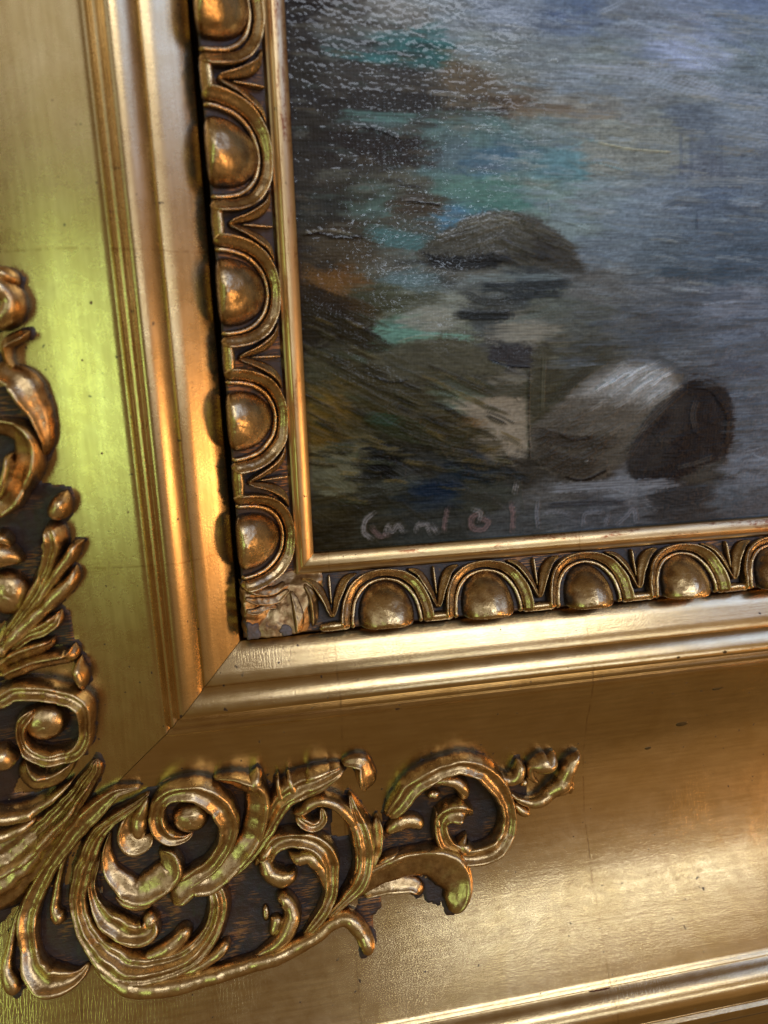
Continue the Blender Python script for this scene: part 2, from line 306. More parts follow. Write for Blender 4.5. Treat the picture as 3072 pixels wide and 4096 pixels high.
# ---------------------------------------------------------------- corner ornament
ORN = [
 ('acanthus_leaf','m4',4.2,[(-66.97,-53.67,1.28),(-68.5,-57.63,2.38),(-73.53,-64.18,3.31),(-81.49,-73.14,5.44),(-90.4,-80.48,8.81),(-100.62,-86.35,12.28),(-107.27,-89.44,14.3)]),
 ('acanthus_leaf','g',3.6,[(-55.9,-63.84,0.43),(-59.1,-63.89,0.96),(-62.69,-64.41,1.57),(-67.72,-68.03,2.56),(-73.75,-73.75,2.98),(-79.01,-79.93,2.66),(-83.54,-85.81,2.43),(-87.56,-92.35,2.61),(-90.26,-97.87,2.88),(-91.21,-103.47,2.91),(-90.78,-109.24,2.69),(-89.32,-114.42,3.69),(-85.92,-117.67,4.18),(-81.43,-118.35,3.43),(-77.22,-117.6,1.66),(-74.53,-115.39,0.49)]),
 ('leaf_rib','r',2.6,[(-91.77,-95.11,0.58),(-94.55,-101.03,0.97),(-96.4,-108.13,1.28),(-97.29,-113.65,1.79),(-95.86,-117.81,2.29),(-95.36,-120.42,1.25)]),
 ('leaf_rib','r',2.6,[(-76.16,-78.37,0.46),(-79.67,-84.45,0.84),(-81.54,-89.57,1.03),(-82.83,-94.69,1.24),(-83.62,-99.31,1.53),(-82.58,-101.84,2.11),(-80.71,-103.32,1.06)]),
 ('leaf_scroll','m3',4.6,[(-53.64,-66.58,0.43),(-58.68,-70.01,1.54),(-64.79,-73.49,2.23),(-69.54,-78.14,2.81),(-72.86,-84.25,3.13),(-74.94,-89.73,3.26),(-76.17,-94.11,3.01),(-76.81,-97.76,2.93),(-76.32,-101.94,2.95),(-74.62,-106.62,3.45),(-71.99,-111.16,4.09),(-68.22,-115.13,4.82),(-63.35,-118.33,5.07),(-57.3,-119.39,4.57),(-50.04,-119.07,4.07),(-44.07,-116.96,3.72),(-40.18,-113.72,3.41),(-37.52,-109.93,3.39),(-36.21,-105.58,3.46),(-36.68,-101.3,3.06),(-38.06,-98.46,1.62)]),
 ('stem','r',3.6,[(-73.46,-115.08,0.97),(-68.48,-119.68,2.04),(-62.86,-122.8,2.53),(-57.52,-123.84,2.42),(-50.32,-124.29,2.42),(-43.01,-123.87,2.21),(-35.57,-123.15,2.21),(-28.03,-122.28,2.2),(-20.4,-121.7,2.29),(-12.54,-119.74,2.29),(-6.52,-117.67,2.14),(-1.16,-115.08,2.13),(2.44,-114.76,2.37),(5.41,-116.84,2.57),(7.64,-120.28,2.39),(8.29,-123.14,2.3),(7.23,-125.29,1.35)]),
 ('acanthus_leaf','m2',4.2,[(-11.27,-118.15,0.66),(-5.96,-115.48,1.04),(-0.5,-111.96,1.6),(3.35,-109.09,2.58),(7.26,-105.5,3.46),(9.47,-100.89,3.53),(10.03,-96.44,3.69),(10.03,-91.64,3.84),(8.61,-86.24,3.35),(7.24,-81.21,2.23),(6.28,-76.04,0.44)]),
 ('leaf_lobe','a',3.2,[(10.1,-101.74,1.4),(12.22,-98.37,2.04),(13.78,-93.4,2.21),(14.35,-89.06,1.83),(14.7,-85.36,0.36)]),
 ('leaf_scroll','b',4.4,[(3.76,-108.71,1.41),(8.32,-107.02,2.81),(14.24,-104.05,3.65),(20.93,-102.26,4.12),(27.57,-101.9,4.46),(32.89,-102.84,5.19),(37.54,-106.66,5.81),(39.3,-111.62,4.42),(37.69,-115.84,3.38),(35.96,-117.81,1.55)]),
 ('leaf_lobe','r',3.0,[(12.09,-102.47,0.93),(16.8,-99.89,1.59),(20.03,-98.35,1.3),(21.14,-97.21,0.37)]),
 ('leaf_lobe','a',2.4,[(8.29,-109.48,1.42),(12.45,-108.26,2.17),(18.61,-107.88,2.65),(23.89,-108.64,2.47),(26.59,-110.65,2.1),(26.77,-112.55,0.77)]),
 ('leaf_scroll','a',4.0,[(-65.89,-78.18,0.36),(-67.5,-83.34,1.19),(-67.29,-88.93,1.94),(-64.92,-93.08,2.7),(-60.91,-97.41,3.65),(-56.16,-97.22,4.43),(-51.53,-94.13,4.25),(-49.56,-92.45,3.68),(-50.19,-88.53,3.01),(-52.76,-86.15,1.37)]),
 ('leaf_lobe','r',3.0,[(-66.52,-98.6,0.47),(-63.74,-100.74,1.23),(-60.17,-101.79,1.7),(-56.5,-101.3,1.6),(-55.15,-100.28,0.66)]),
 ('leaf_scroll','g',3.8,[(-69.46,-83.11,0.37),(-71.06,-88.81,0.84),(-72.64,-93.15,1.12),(-72.16,-98.47,1.51),(-69.89,-102.75,2.61),(-65.8,-106.62,3.33),(-61.27,-109.38,3.57),(-57.23,-108.63,3.42),(-56.13,-105.35,1.89)]),
 ('bud','dome',4.2,[(-56.55,-106.84,2.93),(-56.55,-106.84,3.31)]),
 ('leaf_claw','a',3.6,[(-57.73,-68.82,0.35),(-61.0,-75.4,1.7),(-61.45,-79.92,2.62),(-59.19,-82.61,2.91),(-56.08,-82.28,2.36),(-54.27,-80.47,0.99)]),
 ('leaf_lobe','r',3.0,[(-54.27,-67.87,0.61),(-56.65,-72.92,2.13),(-57.69,-77.87,2.34),(-57.88,-81.62,1.36)]),
 ('volute','g',4.2,[(-42.05,-81.9,0.36),(-44.72,-82.82,1.35),(-48.35,-82.22,2.34),(-51.19,-79.23,2.6),(-52.13,-74.89,2.49),(-51.19,-70.11,2.28),(-48.69,-66.91,2.43),(-44.22,-65.62,2.85),(-39.56,-66.38,3.28),(-35.44,-69.56,3.74),(-32.51,-74.6,3.78),(-31.34,-79.88,3.29),(-32.25,-84.87,2.88),(-34.39,-89.31,2.72),(-38.05,-93.0,2.75),(-42.72,-95.36,2.76),(-46.99,-97.76,2.55)]),
 ('volute_ball','dome',5.0,[(-42.49,-76.7,5.67),(-42.49,-76.7,5.22)]),
 ('leaf_scroll','b',4.4,[(-34.98,-64.32,0.51),(-32.05,-64.57,1.54),(-28.79,-65.32,2.14),(-25.56,-66.98,2.67),(-22.72,-69.27,3.37),(-22.24,-74.41,3.59),(-23.08,-79.83,3.46),(-25.01,-85.54,3.33),(-28.76,-90.08,3.45),(-33.6,-93.99,3.75),(-38.35,-97.12,4.15),(-43.59,-97.13,4.07),(-47.49,-99.97,3.54),(-50.56,-101.95,1.68)]),
 ('leaf_tip','r',3.8,[(-24.26,-69.74,1.73),(-22.52,-66.35,2.58),(-21.77,-63.74,1.28),(-21.89,-62.7,0.34)]),
 ('acanthus_leaf','m3',4.4,[(-33.82,-97.06,1.84),(-29.88,-94.96,2.57),(-24.93,-89.88,3.26),(-21.16,-85.31,3.32),(-17.72,-79.82,3.28),(-14.48,-74.32,4.03),(-11.06,-71.64,4.87),(-6.74,-70.25,4.68),(-2.02,-68.69,3.8),(2.72,-66.88,2.41),(5.09,-66.1,0.86)]),
 ('leaf_tooth','r',3.6,[(-15.0,-73.69,1.49),(-15.49,-70.34,1.13),(-15.71,-67.53,0.78),(-15.44,-65.55,0.26)]),
 ('leaf_tooth','r',3.8,[(-10.69,-72.44,1.75),(-11.48,-69.05,1.56),(-12.23,-66.62,0.95),(-12.42,-65.31,0.26)]),
 ('leaf_tooth','r',3.8,[(-7.8,-68.71,0.86),(-5.76,-66.26,1.29),(-2.64,-65.74,1.29),(0.88,-65.09,0.6)]),
 ('leaf_curl','a',4.2,[(4.17,-64.65,0.43),(7.92,-63.84,1.54),(10.84,-64.99,2.06),(11.54,-68.82,2.96),(12.27,-72.23,2.81),(12.6,-74.82,1.06)]),
 ('volute','g',3.8,[(-2.79,-79.16,0.62),(-2.74,-82.65,1.61),(-5.51,-84.18,1.97),(-8.55,-82.39,1.97),(-10.96,-80.27,1.16)]),
 ('volute','r',3.8,[(-12.1,-79.88,0.62),(-8.75,-79.1,1.6),(-6.29,-77.11,2.03),(-2.32,-76.2,1.94),(1.9,-78.58,2.04),(5.1,-82.36,2.15),(6.87,-86.94,1.99),(7.47,-91.82,1.65),(7.68,-97.05,1.38),(6.78,-102.13,1.21),(4.46,-105.8,1.12)]),
 ('volute','g',4.2,[(-20.3,-94.97,1.37),(-19.42,-90.79,2.36),(-16.93,-88.42,2.8),(-12.03,-87.78,2.71),(-7.04,-89.3,2.72),(-2.93,-92.69,2.92),(-1.24,-97.11,2.94),(-1.12,-101.56,2.5),(-1.81,-106.52,2.24),(-4.33,-111.43,2.07),(-7.79,-114.89,1.61),(-11.21,-117.51,0.85)]),
 ('leaf_curl','r',3.8,[(-24.68,-96.02,0.46),(-23.1,-93.73,1.46),(-21.45,-94.96,2.29),(-19.94,-98.13,2.86),(-16.99,-100.16,3.14),(-13.84,-99.72,2.59),(-12.51,-97.72,1.1)]),
 ('leaf_tip','r',3.4,[(-23.31,-94.06,0.73),(-21.65,-92.36,1.64),(-19.57,-90.32,1.36),(-18.28,-88.55,0.54)]),
 ('leaf_curl','r',4.0,[(-14.28,-92.24,0.46),(-11.12,-94.5,2.38),(-7.79,-94.61,2.47),(-5.22,-97.38,2.67),(-3.71,-100.91,2.22),(-2.95,-104.63,1.58),(-3.77,-108.84,0.66)]),
 ('leaf_tip','r',3.6,[(-8.95,-94.6,1.37),(-7.48,-93.24,1.0),(-7.12,-92.11,0.27)]),
 ('leaf_curl','r',4.0,[(-18.66,-106.8,1.68),(-16.87,-106.18,2.33),(-14.88,-108.08,2.43),(-14.18,-111.45,2.73),(-15.61,-114.68,2.74),(-18.93,-117.61,2.09),(-23.3,-119.71,1.43),(-27.57,-121.09,0.76)]),
 ('leaf_lobe','r',2.4,[(-18.54,-110.81,2.07),(-19.56,-113.94,1.89),(-21.48,-116.28,0.95)]),
 ('bud','dome',1.8,[(-22.24,-110.27,1.23),(-22.24,-110.27,2.45)]),
 ('tendril','r',3.4,[(-45.69,-108.85,1.7),(-46.75,-111.03,2.28),(-49.46,-113.51,2.29),(-53.57,-115.13,2.1),(-59.06,-116.2,1.44)]),
 ('tendril','r',3.0,[(-33.74,-114.82,0.85),(-35.18,-116.7,1.62),(-39.08,-119.31,1.63),(-44.36,-121.14,1.35),(-50.26,-121.92,0.58)]),
 ('leaf_scroll','g',4.2,[(17.8,-86.36,1.09),(20.6,-82.84,2.71),(23.58,-79.32,3.14),(26.98,-75.42,3.39),(31.53,-72.45,3.2),(37.29,-70.48,2.75),(43.09,-69.95,2.94),(48.62,-72.73,3.43),(52.87,-77.46,3.48),(56.26,-82.91,3.07),(57.89,-88.79,2.64),(57.95,-93.76,2.85),(55.88,-98.77,3.16),(52.12,-101.67,3.16),(46.86,-102.82,3.15),(41.83,-102.12,2.94),(37.88,-99.32,2.92),(35.47,-95.0,2.61),(35.12,-90.46,2.41),(37.4,-87.53,3.32),(40.81,-87.0,3.97),(43.5,-87.99,3.25),(44.62,-90.4,1.4)]),
 ('leaf_tip','r',3.4,[(34.32,-91.89,1.11),(34.08,-89.0,0.92),(33.94,-85.69,0.28)]),
 ('leaf_curl','r',3.8,[(31.96,-75.88,0.63),(36.54,-75.23,1.98),(40.69,-76.5,2.26),(43.16,-79.54,2.28),(43.1,-83.34,1.38)]),
 ('bud','dome',3.0,[(33.62,-80.66,2.54),(33.62,-80.66,1.73)]),
 ('leaf_lobe','r',2.8,[(17.0,-91.62,1.19),(21.27,-89.22,2.57),(25.01,-88.82,2.48),(27.84,-89.96,2.31),(28.31,-92.47,1.2)]),
 ('bud','dome',3.4,[(26.18,-88.68,2.75),(26.18,-88.68,2.11)]),
 ('leaf_claw','r',3.4,[(44.04,-95.35,0.38),(41.9,-98.67,2.18),(44.64,-101.01,2.09),(48.94,-100.77,0.95)]),
 ('tendril','r',3.2,[(51.39,-73.57,0.73),(55.22,-76.84,1.38),(58.65,-79.14,1.86),(61.69,-78.01,2.23),(62.65,-74.99,1.94),(62.06,-72.54,0.55)]),
 ('tendril','r',3.4,[(59.24,-83.91,0.37),(62.45,-86.83,1.32),(66.72,-88.67,1.81),(71.19,-87.62,2.3),(74.82,-84.65,2.68),(77.91,-82.35,2.87),(79.64,-78.25,2.57),(81.82,-75.14,2.18),(83.92,-72.5,0.57)]),
 ('leaf_curl','r',3.6,[(69.45,-82.03,0.66),(66.81,-79.05,1.31),(66.81,-75.66,1.58),(69.86,-74.96,3.35),(73.14,-74.53,3.09),(74.93,-71.17,0.56)]),
 ('bud','dome',2.2,[(64.53,-81.4,1.6),(64.53,-81.4,1.5)]),
 ('leaf_tip','r',2.6,[(60.6,-87.91,0.57),(63.27,-90.99,1.62),(66.29,-91.83,1.15)]),
 ('leaf_tip','r',3.2,[(73.48,-87.17,1.25),(77.1,-85.07,2.69),(80.22,-84.61,1.93),(80.58,-87.94,0.58)]),
 ('leaf_curl','r',5.0,[(-75.23,80.48,2.24),(-72.95,77.85,2.79),(-70.88,75.18,2.41),(-71.45,72.26,2.41),(-73.82,70.1,2.23),(-76.25,68.82,1.68)]),
 ('leaf_tip','r',4.0,[(-73.98,81.81,1.5),(-71.54,80.76,1.68),(-69.98,79.57,1.11),(-69.5,78.4,0.3)]),
 ('leaf_curl','b',4.0,[(-68.48,67.58,0.37),(-69.79,66.72,1.3),(-71.98,65.87,1.49),(-74.07,64.72,1.49),(-74.74,62.47,1.38),(-74.33,59.87,1.12),(-72.81,58.14,0.45)]),
 ('leaf_scroll','a',5.0,[(-77.3,59.69,2.43),(-74.4,57.14,2.79),(-71.31,54.88,3.24),(-69.34,50.76,2.96),(-68.1,46.62,2.31),(-67.58,42.61,1.67),(-67.63,39.4,1.08),(-68.86,36.04,0.34)]),
 ('leaf_scroll','b',5.0,[(-80.57,44.21,2.07),(-76.73,43.83,2.44),(-73.48,41.9,3.18),(-72.66,38.0,3.56),(-74.11,33.18,3.76),(-76.71,29.42,3.79),(-80.2,25.73,3.81),(-84.52,22.43,2.89)]),
 ('leaf_rib','r',5.4,[(-75.94,37.57,0.26),(-77.21,36.85,0.87),(-77.79,33.81,1.09),(-79.27,29.67,1.14),(-81.89,25.75,0.76)]),
 ('bud','r',4.4,[(-64.82,26.68,0.56),(-65.89,24.55,2.06),(-67.01,22.07,2.63),(-67.8,20.25,2.26),(-68.37,18.91,0.76)]),
 ('acanthus_leaf','m2',4.6,[(-70.61,18.56,0.38),(-69.69,17.14,2.28),(-69.18,15.04,2.85),(-69.55,12.3,2.86),(-71.03,8.37,2.5),(-73.22,4.11,2.52),(-75.67,-0.1,2.54),(-78.87,-4.21,2.17),(-81.65,-7.47,1.89),(-84.61,-10.9,1.71),(-88.16,-14.84,1.62)]),
 ('leaf_lobe','r',4.0,[(-62.17,12.83,0.26),(-64.08,11.86,1.25),(-65.51,9.5,1.6),(-68.57,5.81,1.62),(-71.49,2.09,1.55),(-74.36,-1.28,1.53),(-77.91,-4.46,0.99)]),
 ('leaf_lobe','r',3.8,[(-65.19,5.91,0.34),(-65.82,3.47,1.42),(-67.23,1.41,1.84),(-69.81,-0.93,2.14),(-73.49,-4.11,2.16),(-77.39,-7.29,2.18),(-81.11,-10.47,2.2),(-84.68,-13.66,2.02),(-88.63,-17.17,1.84)]),
 ('leaf_lobe','g',3.4,[(-70.69,-6.58,0.28),(-72.09,-9.05,1.78),(-75.56,-10.82,1.99),(-79.39,-12.26,1.69),(-83.36,-14.86,1.46),(-87.23,-18.31,1.23)]),
 ('leaf_lobe','a',3.8,[(-73.38,-14.21,0.28),(-74.71,-15.74,1.61),(-79.33,-16.97,2.22),(-83.79,-18.4,2.08),(-87.9,-20.47,1.85),(-90.26,-21.44,1.65)]),
 ('leaf_lobe','a',4.0,[(-68.3,-16.78,0.32),(-69.4,-19.52,2.0),(-73.34,-20.34,2.18),(-78.57,-20.95,2.11),(-83.48,-22.12,2.13),(-88.63,-23.79,1.86)]),
 ('leaf_tip','r',4.0,[(-67.12,-20.64,0.24),(-67.85,-23.81,1.69),(-67.32,-26.92,1.62),(-67.49,-30.38,0.49)]),
 ('volute','g',4.6,[(-91.39,-30.49,2.09),(-86.58,-28.22,2.32),(-82.58,-27.74,2.31),(-77.9,-28.65,2.3),(-73.25,-30.47,2.3),(-69.42,-32.16,2.29),(-67.33,-34.48,2.13),(-67.39,-38.4,1.9),(-67.96,-42.32,1.75),(-68.83,-45.83,1.94),(-71.5,-48.6,2.17),(-75.69,-49.46,2.22),(-79.77,-48.93,2.14),(-83.29,-47.09,1.97),(-85.25,-44.17,1.75),(-85.63,-40.76,1.74),(-84.79,-37.97,1.73),(-82.88,-35.76,1.47),(-80.63,-34.58,0.42)]),
 ('volute_ball','dome',5.2,[(-79.06,-39.31,6.08),(-79.06,-39.31,5.87)]),
 ('leaf_claw','b',4.2,[(-86.33,-49.86,0.65),(-85.88,-53.6,2.62),(-83.8,-56.43,3.39),(-80.43,-57.28,3.06),(-77.45,-56.21,2.39),(-74.71,-54.47,1.51),(-72.78,-52.79,0.26)]),
 ('leaf_tip','r',4.2,[(-94.41,-46.03,3.24),(-90.69,-47.75,3.67),(-88.59,-48.14,2.37),(-87.05,-48.26,0.86)]),
 ('leaf_rib','r',4.8,[(-74.14,-58.66,0.22),(-78.04,-61.52,1.05),(-82.56,-64.04,1.55),(-87.71,-65.71,2.06),(-92.4,-65.46,2.24),(-96.08,-64.08,2.24)]),
 ('leaf_rib','r',5.4,[(-68.97,-59.79,0.26),(-73.27,-64.75,0.92),(-77.8,-69.56,1.21),(-81.96,-72.91,1.36),(-87.56,-77.46,1.56),(-93.46,-80.94,1.58),(-99.35,-82.93,0.93)]),
 ('leaf_curl','r',4.4,[(-86.26,11.34,4.3),(-81.61,10.34,3.11),(-79.04,9.21,1.75),(-77.59,8.71,0.39)]),
 ('volute_ball','dome',4.8,[(-83.48,-0.04,6.12),(-83.48,-0.04,6.51)]),
 ('leaf_tip','r',4.4,[(-83.57,15.51,1.94),(-81.75,15.68,1.74),(-80.61,14.2,1.16),(-80.55,12.48,0.39)]),
 ('leaf_rib','r',4.2,[(-100.79,-70.32,2.73),(-94.9,-71.55,2.0),(-90.05,-70.64,1.72),(-85.65,-68.89,0.9)])]
GPOLY = [
 [(-55.3,-66.0),(-49.8,-65.1),(-36.6,-64.9),(-39.5,-100.6),(-68.7,-96.1),(-68.1,-80.5)],
 [(-70.6,-91.8),(-39.2,-96.7),(-40.7,-120.3),(-57.5,-117.8),(-69.9,-109.7)],
 [(-37.0,-64.9),(-20.3,-67.5),(-14.9,-72.6),(1.0,-75.1),(-1.0,-106.2),(-41.7,-100.2)],
 [(-25.5,-87.3),(7.8,-92.3),(34.3,-98.6),(33.9,-102.3),(13.1,-103.1),(3.5,-110.5),(-4.2,-116.1),(-16.4,-120.8),(-28.0,-122.3)],
 [(-64.1,-103.7),(-26.3,-98.6),(-24.0,-119.5),(-39.4,-123.4),(-50.4,-123.4),(-64.7,-116.8)],
 [(6.7,-110.9),(14.0,-110.9),(14.5,-114.0),(11.0,-116.2),(11.6,-120.9),(11.8,-123.1),(9.0,-126.1),(8.4,-121.1),(5.6,-117.5)],
 [(28.3,-107.9),(35.8,-109.3),(33.2,-116.6),(28.4,-114.6)],
 [(16.7,-87.1),(35.4,-72.5),(52.3,-75.1),(58.4,-91.4),(51.0,-102.4),(33.8,-103.8),(17.3,-101.5)],
 [(56.6,-80.2),(69.7,-83.5),(74.2,-86.0),(69.5,-89.6),(60.8,-86.7)],
 [(-92.0,-94.0),(-77.2,-94.5),(-77.2,-106.8),(-73.3,-116.7),(-86.0,-116.7),(-89.4,-110.0)],
 [(-96.2,-108.9),(-91.8,-109.7),(-91.5,-118.9),(-94.6,-120.3)],
 [(-86.6,23.7),(-73.8,29.4),(-63.8,27.2),(-64.9,18.7),(-72.5,15.7),(-76.0,1.8),(-79.5,-6.8),(-91.5,-10.4)],
 [(-82.1,54.1),(-73.4,53.7),(-67.6,40.7),(-70.5,30.9),(-85.9,28.6)],
 [(-74.1,-7.5),(-68.6,-7.0),(-68.9,-16.3),(-69.7,-18.3),(-74.5,-16.8)],
 [(-93.5,-24.8),(-69.2,-34.6),(-69.7,-52.6),(-86.5,-51.9),(-90.9,-60.9),(-79.7,-63.6),(-98.8,-62.4)]]
PROF = {
 'g': [(-1, 0), (-.95, .38), (-.87, .68), (-.76, .90), (-.63, 1.0), (-.48, .93), (-.30, .78), (-.10, .68), (.12, .67), (.32, .74), (.50, .88), (.64, .93), (.77, .82), (.88, .60), (.95, .34), (1, 0)],
 'a': [(-1, 0), (-.95, .40), (-.86, .75), (-.74, .96), (-.62, 1.0), (-.46, .90), (-.22, .74), (.05, .66), (.35, .60), (.60, .52), (.78, .41), (.90, .26), (1, 0)],
 'rb': [(-1, .06), (-.8, .12), (-.4, .22), (0, .34), (.35, .52), (.55, .78), (.68, 1.0), (.80, 1.0), (.90, .72), (1, 0)],
 'r': [(-1, 0), (-.92, .42), (-.78, .66), (-.58, .85), (-.30, .97), (0, 1.0), (.30, .97), (.58, .85), (.78, .66), (.92, .42), (1, 0)],
}
PROF['ra'] = [(-u, h) for u, h in reversed(PROF['rb'])]
PROF['b'] = [(-u, h) for u, h in reversed(PROF['a'])]
for k in (2, 3, 4):
    us = np.linspace(-1, 1, 8*k+3)
    PROF['m%d' % k] = [(float(u), float((1-abs(u)**3.2)*(.70+.16*(1-u*u)+.14*math.cos((u+1)*k*math.pi+math.pi)))) if abs(u) < 1 else (float(u), 0.) for u in us]
def normal_at(x, y):
    e = .6
    nx = -(surf(x+e, y)-surf(x-e, y))/(2*e); ny = -(surf(x, y+e)-surf(x, y-e))/(2*e)
    l = np.sqrt(nx*nx+ny*ny+1); return nx/l, ny/l, 1/l
def stroke_mesh(name, pts, kind, h, base=surf, norm=normal_at, seed=0, step=.55, rough=.14, hexp=.55, wide=1.14, tall=1.5):
    prof = PROF[kind]
    P = catmull(pts, step); P[:, 2] = np.maximum(P[:, 2]*wide, .12)
    n = len(P); wmax = P[:, 2].max()
    T = np.gradient(P[:, :2], axis=0); T /= np.maximum(np.linalg.norm(T, axis=1), 1e-6)[:, None]
    N = np.stack([-T[:, 1], T[:, 0]], 1)
    # rounded ends
    s = np.concatenate([[0], np.cumsum(np.linalg.norm(np.diff(P[:, :2], axis=0), axis=1))]); L = s[-1]
    verts = []; gild = []
    us = [(-1.0, None)] + prof + [(1.0, None)]
    for i in range(n):
        w0 = P[i, 2]; capl = min(w0*.9, L*.3)
        t = min(s[i], L-s[i])/max(capl, 1e-6); cap = math.sqrt(max(0., 1-(1-min(1, t))**2)) if t < 1 else 1.
        w = w0*(.12+.88*cap)
        hh = tall*h*(w0/wmax)**hexp*(.25+.75*cap)
        # the modelling swells and dips a little along its length
        hh *= 1+.14*n3(s[i], seed*7.1, 0, .22); wob = .07*w0*n3(s[i], seed*3.7, 5, .30)
        for u, f in us:
            x = P[i, 0]+N[i, 0]*(u*w+wob); y = P[i, 1]+N[i, 1]*(u*w+wob)
            z = base(x, y)
            if f is None: verts.append((x, y, z-1.6)); gild.append(.3); continue
            r = rough*(n3(x, y, seed*.77, .9)+.6*n3(x, y, seed, 2.2))
            q = hh*f+r*(.3 if f == 0 else 1)+.25
            nx, ny, nz = norm(x, y)
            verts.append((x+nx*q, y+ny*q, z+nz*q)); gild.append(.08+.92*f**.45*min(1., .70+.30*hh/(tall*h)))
    m = len(us)
    me = mesh(name, verts, grid_faces(n, m), {'gild': gild})
    # close the two ends
    return fix_normals(me)
def dome_mesh(name, c, rx, ry, h, base=surf, norm=normal_at, seed=0, rings=12, n=36, rough=.22, lump=.05):
    verts = []; gild = []
    for k in range(rings+1):
        r = k/(rings-1) if k < rings else 1.0
        for i in range(n):
            a = i/n*2*math.pi
            rr = r*(1+lump*n3(math.cos(a)*1.5, math.sin(a)*1.5, seed*1.9))
            x = c[0]+rx*rr*math.cos(a); y = c[1]+ry*rr*math.sin(a)
            z = base(x, y); nx, ny, nz = norm(x, y)
            q = -1.6 if k == rings else .3+h*math.sqrt(max(0, 1-min(1, r)**2.3))+rough*n3(x, y, seed, .6)+.5*rough*n3(x, y, seed, 1.7)
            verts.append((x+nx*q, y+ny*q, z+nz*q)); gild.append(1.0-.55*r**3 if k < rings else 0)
    f = grid_faces(rings+1, n)
    f += [(i*n+n-1, i*n, (i+1)*n, (i+1)*n+n-1) for i in range(rings)]
    f.append(tuple(range(n)))
    return fix_normals(mesh(name, verts, f, {'gild': gild}))

def ornament():
    # the dark ground plate that carries the carving, with an uneven edge
    st = .62
    xs = np.arange(-125, 66, st); ys = np.arange(-136, 98, st)
    X, Y = np.meshgrid(xs, ys, indexing='ij'); D = np.full(X.shape, 99.)
    def bump(px, py, w):
        i0 = max(0, int((px-w-7-xs[0])/st)); i1 = min(len(xs), int((px+w+7-xs[0])/st)+1)
        j0 = max(0, int((py-w-7-ys[0])/st)); j1 = min(len(ys), int((py+w+7-ys[0])/st)+1)
        if i0 >= i1 or j0 >= j1: return
        d = np.hypot(X[i0:i1, j0:j1]-px, Y[i0:i1, j0:j1]-py)-w
        D[i0:i1, j0:j1] = np.minimum(D[i0:i1, j0:j1], d)
    for name, kind, h, pts in ORN:
        if kind == 'dome': bump(pts[0][0], pts[0][1], max(pts[0][2], pts[1][2])); continue
        for p in catmull(pts, 1.0): bump(*p)
    for poly in GPOLY:
        q = np.array(poly); ins = np.zeros(X.shape, bool); j = len(q)-1
        for i in range(len(q)):
            c = ((q[i, 1] > Y) != (q[j, 1] > Y)) & (X < (q[j, 0]-q[i, 0])*(Y-q[i, 1])/(q[j, 1]-q[i, 1]+1e-9)+q[i, 0])
            ins ^= c; j = i
        D[ins] = np.minimum(D[ins], -1)
    H = np.zeros(X.shape); Gd = np.zeros(X.shape)
    for i in range(len(xs)):
        for j in range(len(ys)):
            if D[i, j] < 5:
                x, y = xs[i], ys[j]
                d = D[i, j]+.1+1.0*n3(x, y, 0, .30)+.5*n3(x, y, 4, 1.0)
                H[i, j] = -.5+.85*min(1, max(0, (1.3-d)/2.0))+.06*n3(x, y, 9, .7)
                Gd[i, j] = min(1, max(0, .45*(d-.2)))
    idx = -np.ones(X.shape, int); verts = []; gild = []; faces = []
    keep = H > -.42
    keep &= D < 5
    K = keep.copy(); K[1:] |= keep[:-1]; K[:-1] |= keep[1:]; K[:, 1:] |= keep[:, :-1]; K[:, :-1] |= keep[:, 1:]
    for i, j in zip(*np.nonzero(K)):
        idx[i, j] = len(verts)
        hz = H[i, j] if D[i, j] < 5 else -.5
        verts.append((xs[i], ys[j], surf(xs[i], ys[j])+hz)); gild.append(Gd[i, j])
    for i in range(len(xs)-1):
        for j in range(len(ys)-1):
            q = (idx[i, j], idx[i+1, j], idx[i+1, j+1], idx[i, j+1])
            if min(q) >= 0: faces.append(tuple(int(a) for a in q))
    plate = link('ornament_ground', fix_normals(mesh('ornament_ground', verts, faces, {'gild': gild})), M_ground, frame)
    plate['label'] = 'dark painted ground showing between the carved scrolls'
    for k, (name, kind, h, pts) in enumerate(ORN):
        if kind == 'dome': me = dome_mesh(name, pts[0][:2], pts[0][2], pts[1][2], h, seed=k)
        else: me = stroke_mesh(name, pts, kind, h, seed=k)
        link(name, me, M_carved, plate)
ornament()

# ---------------------------------------------------------------- inner liner with egg and dart
SIGHT = [(0, -2), (0, 1.4), (.2, 1.7), (3.2, 3.0), (3.5, 3.0), (3.75, 2.6), (4.1, 2.5), (4.6, 3.2), (5.1, 3.6), (5.6, 3.5), (6.0, 3.0), (6.3, 2.6), (6.6, 2.3)]
BO = [6.4, 8, 11, 15, 19, 21.4, 21.9]; BD = [2.4, 3.0, 4.4, 6.8, 9.0, 9.9, 9.7]
BAND = [(o, d) for o, d in zip(BO, BD)] + [(22.1, 9.0), (22.1, -7)]
def bandz(o): return float(np.interp(o, BO, BD))
liner = empty('frame_liner')
tag(liner, 'inner gilt liner with egg and dart carving around the painting', 'frame liner')
def with_gild(o, fn):
    me = o.data; n = len(me.vertices); a = me.attributes.new('gild', 'FLOAT', 'POINT')
    a.data.foreach_set('value', np.array([fn(v.co) for v in me.vertices], np.float32)); return o
sl = rail('sight_edge', SIGHT, 'l', M_sight_l, liner, .03, wob=.12, seg=120); sb = rail('sight_edge', SIGHT, 'b', M_sight_b, liner, .03, wob=.12, seg=120)
band_l = rail('egg_band', BAND, 'l', M_ground, liner, .03, seg=50); band_b = rail('egg_band', BAND, 'b', M_ground, liner, .03, seg=50)
for b in (band_l, band_b): with_gild(b, lambda co: .42)
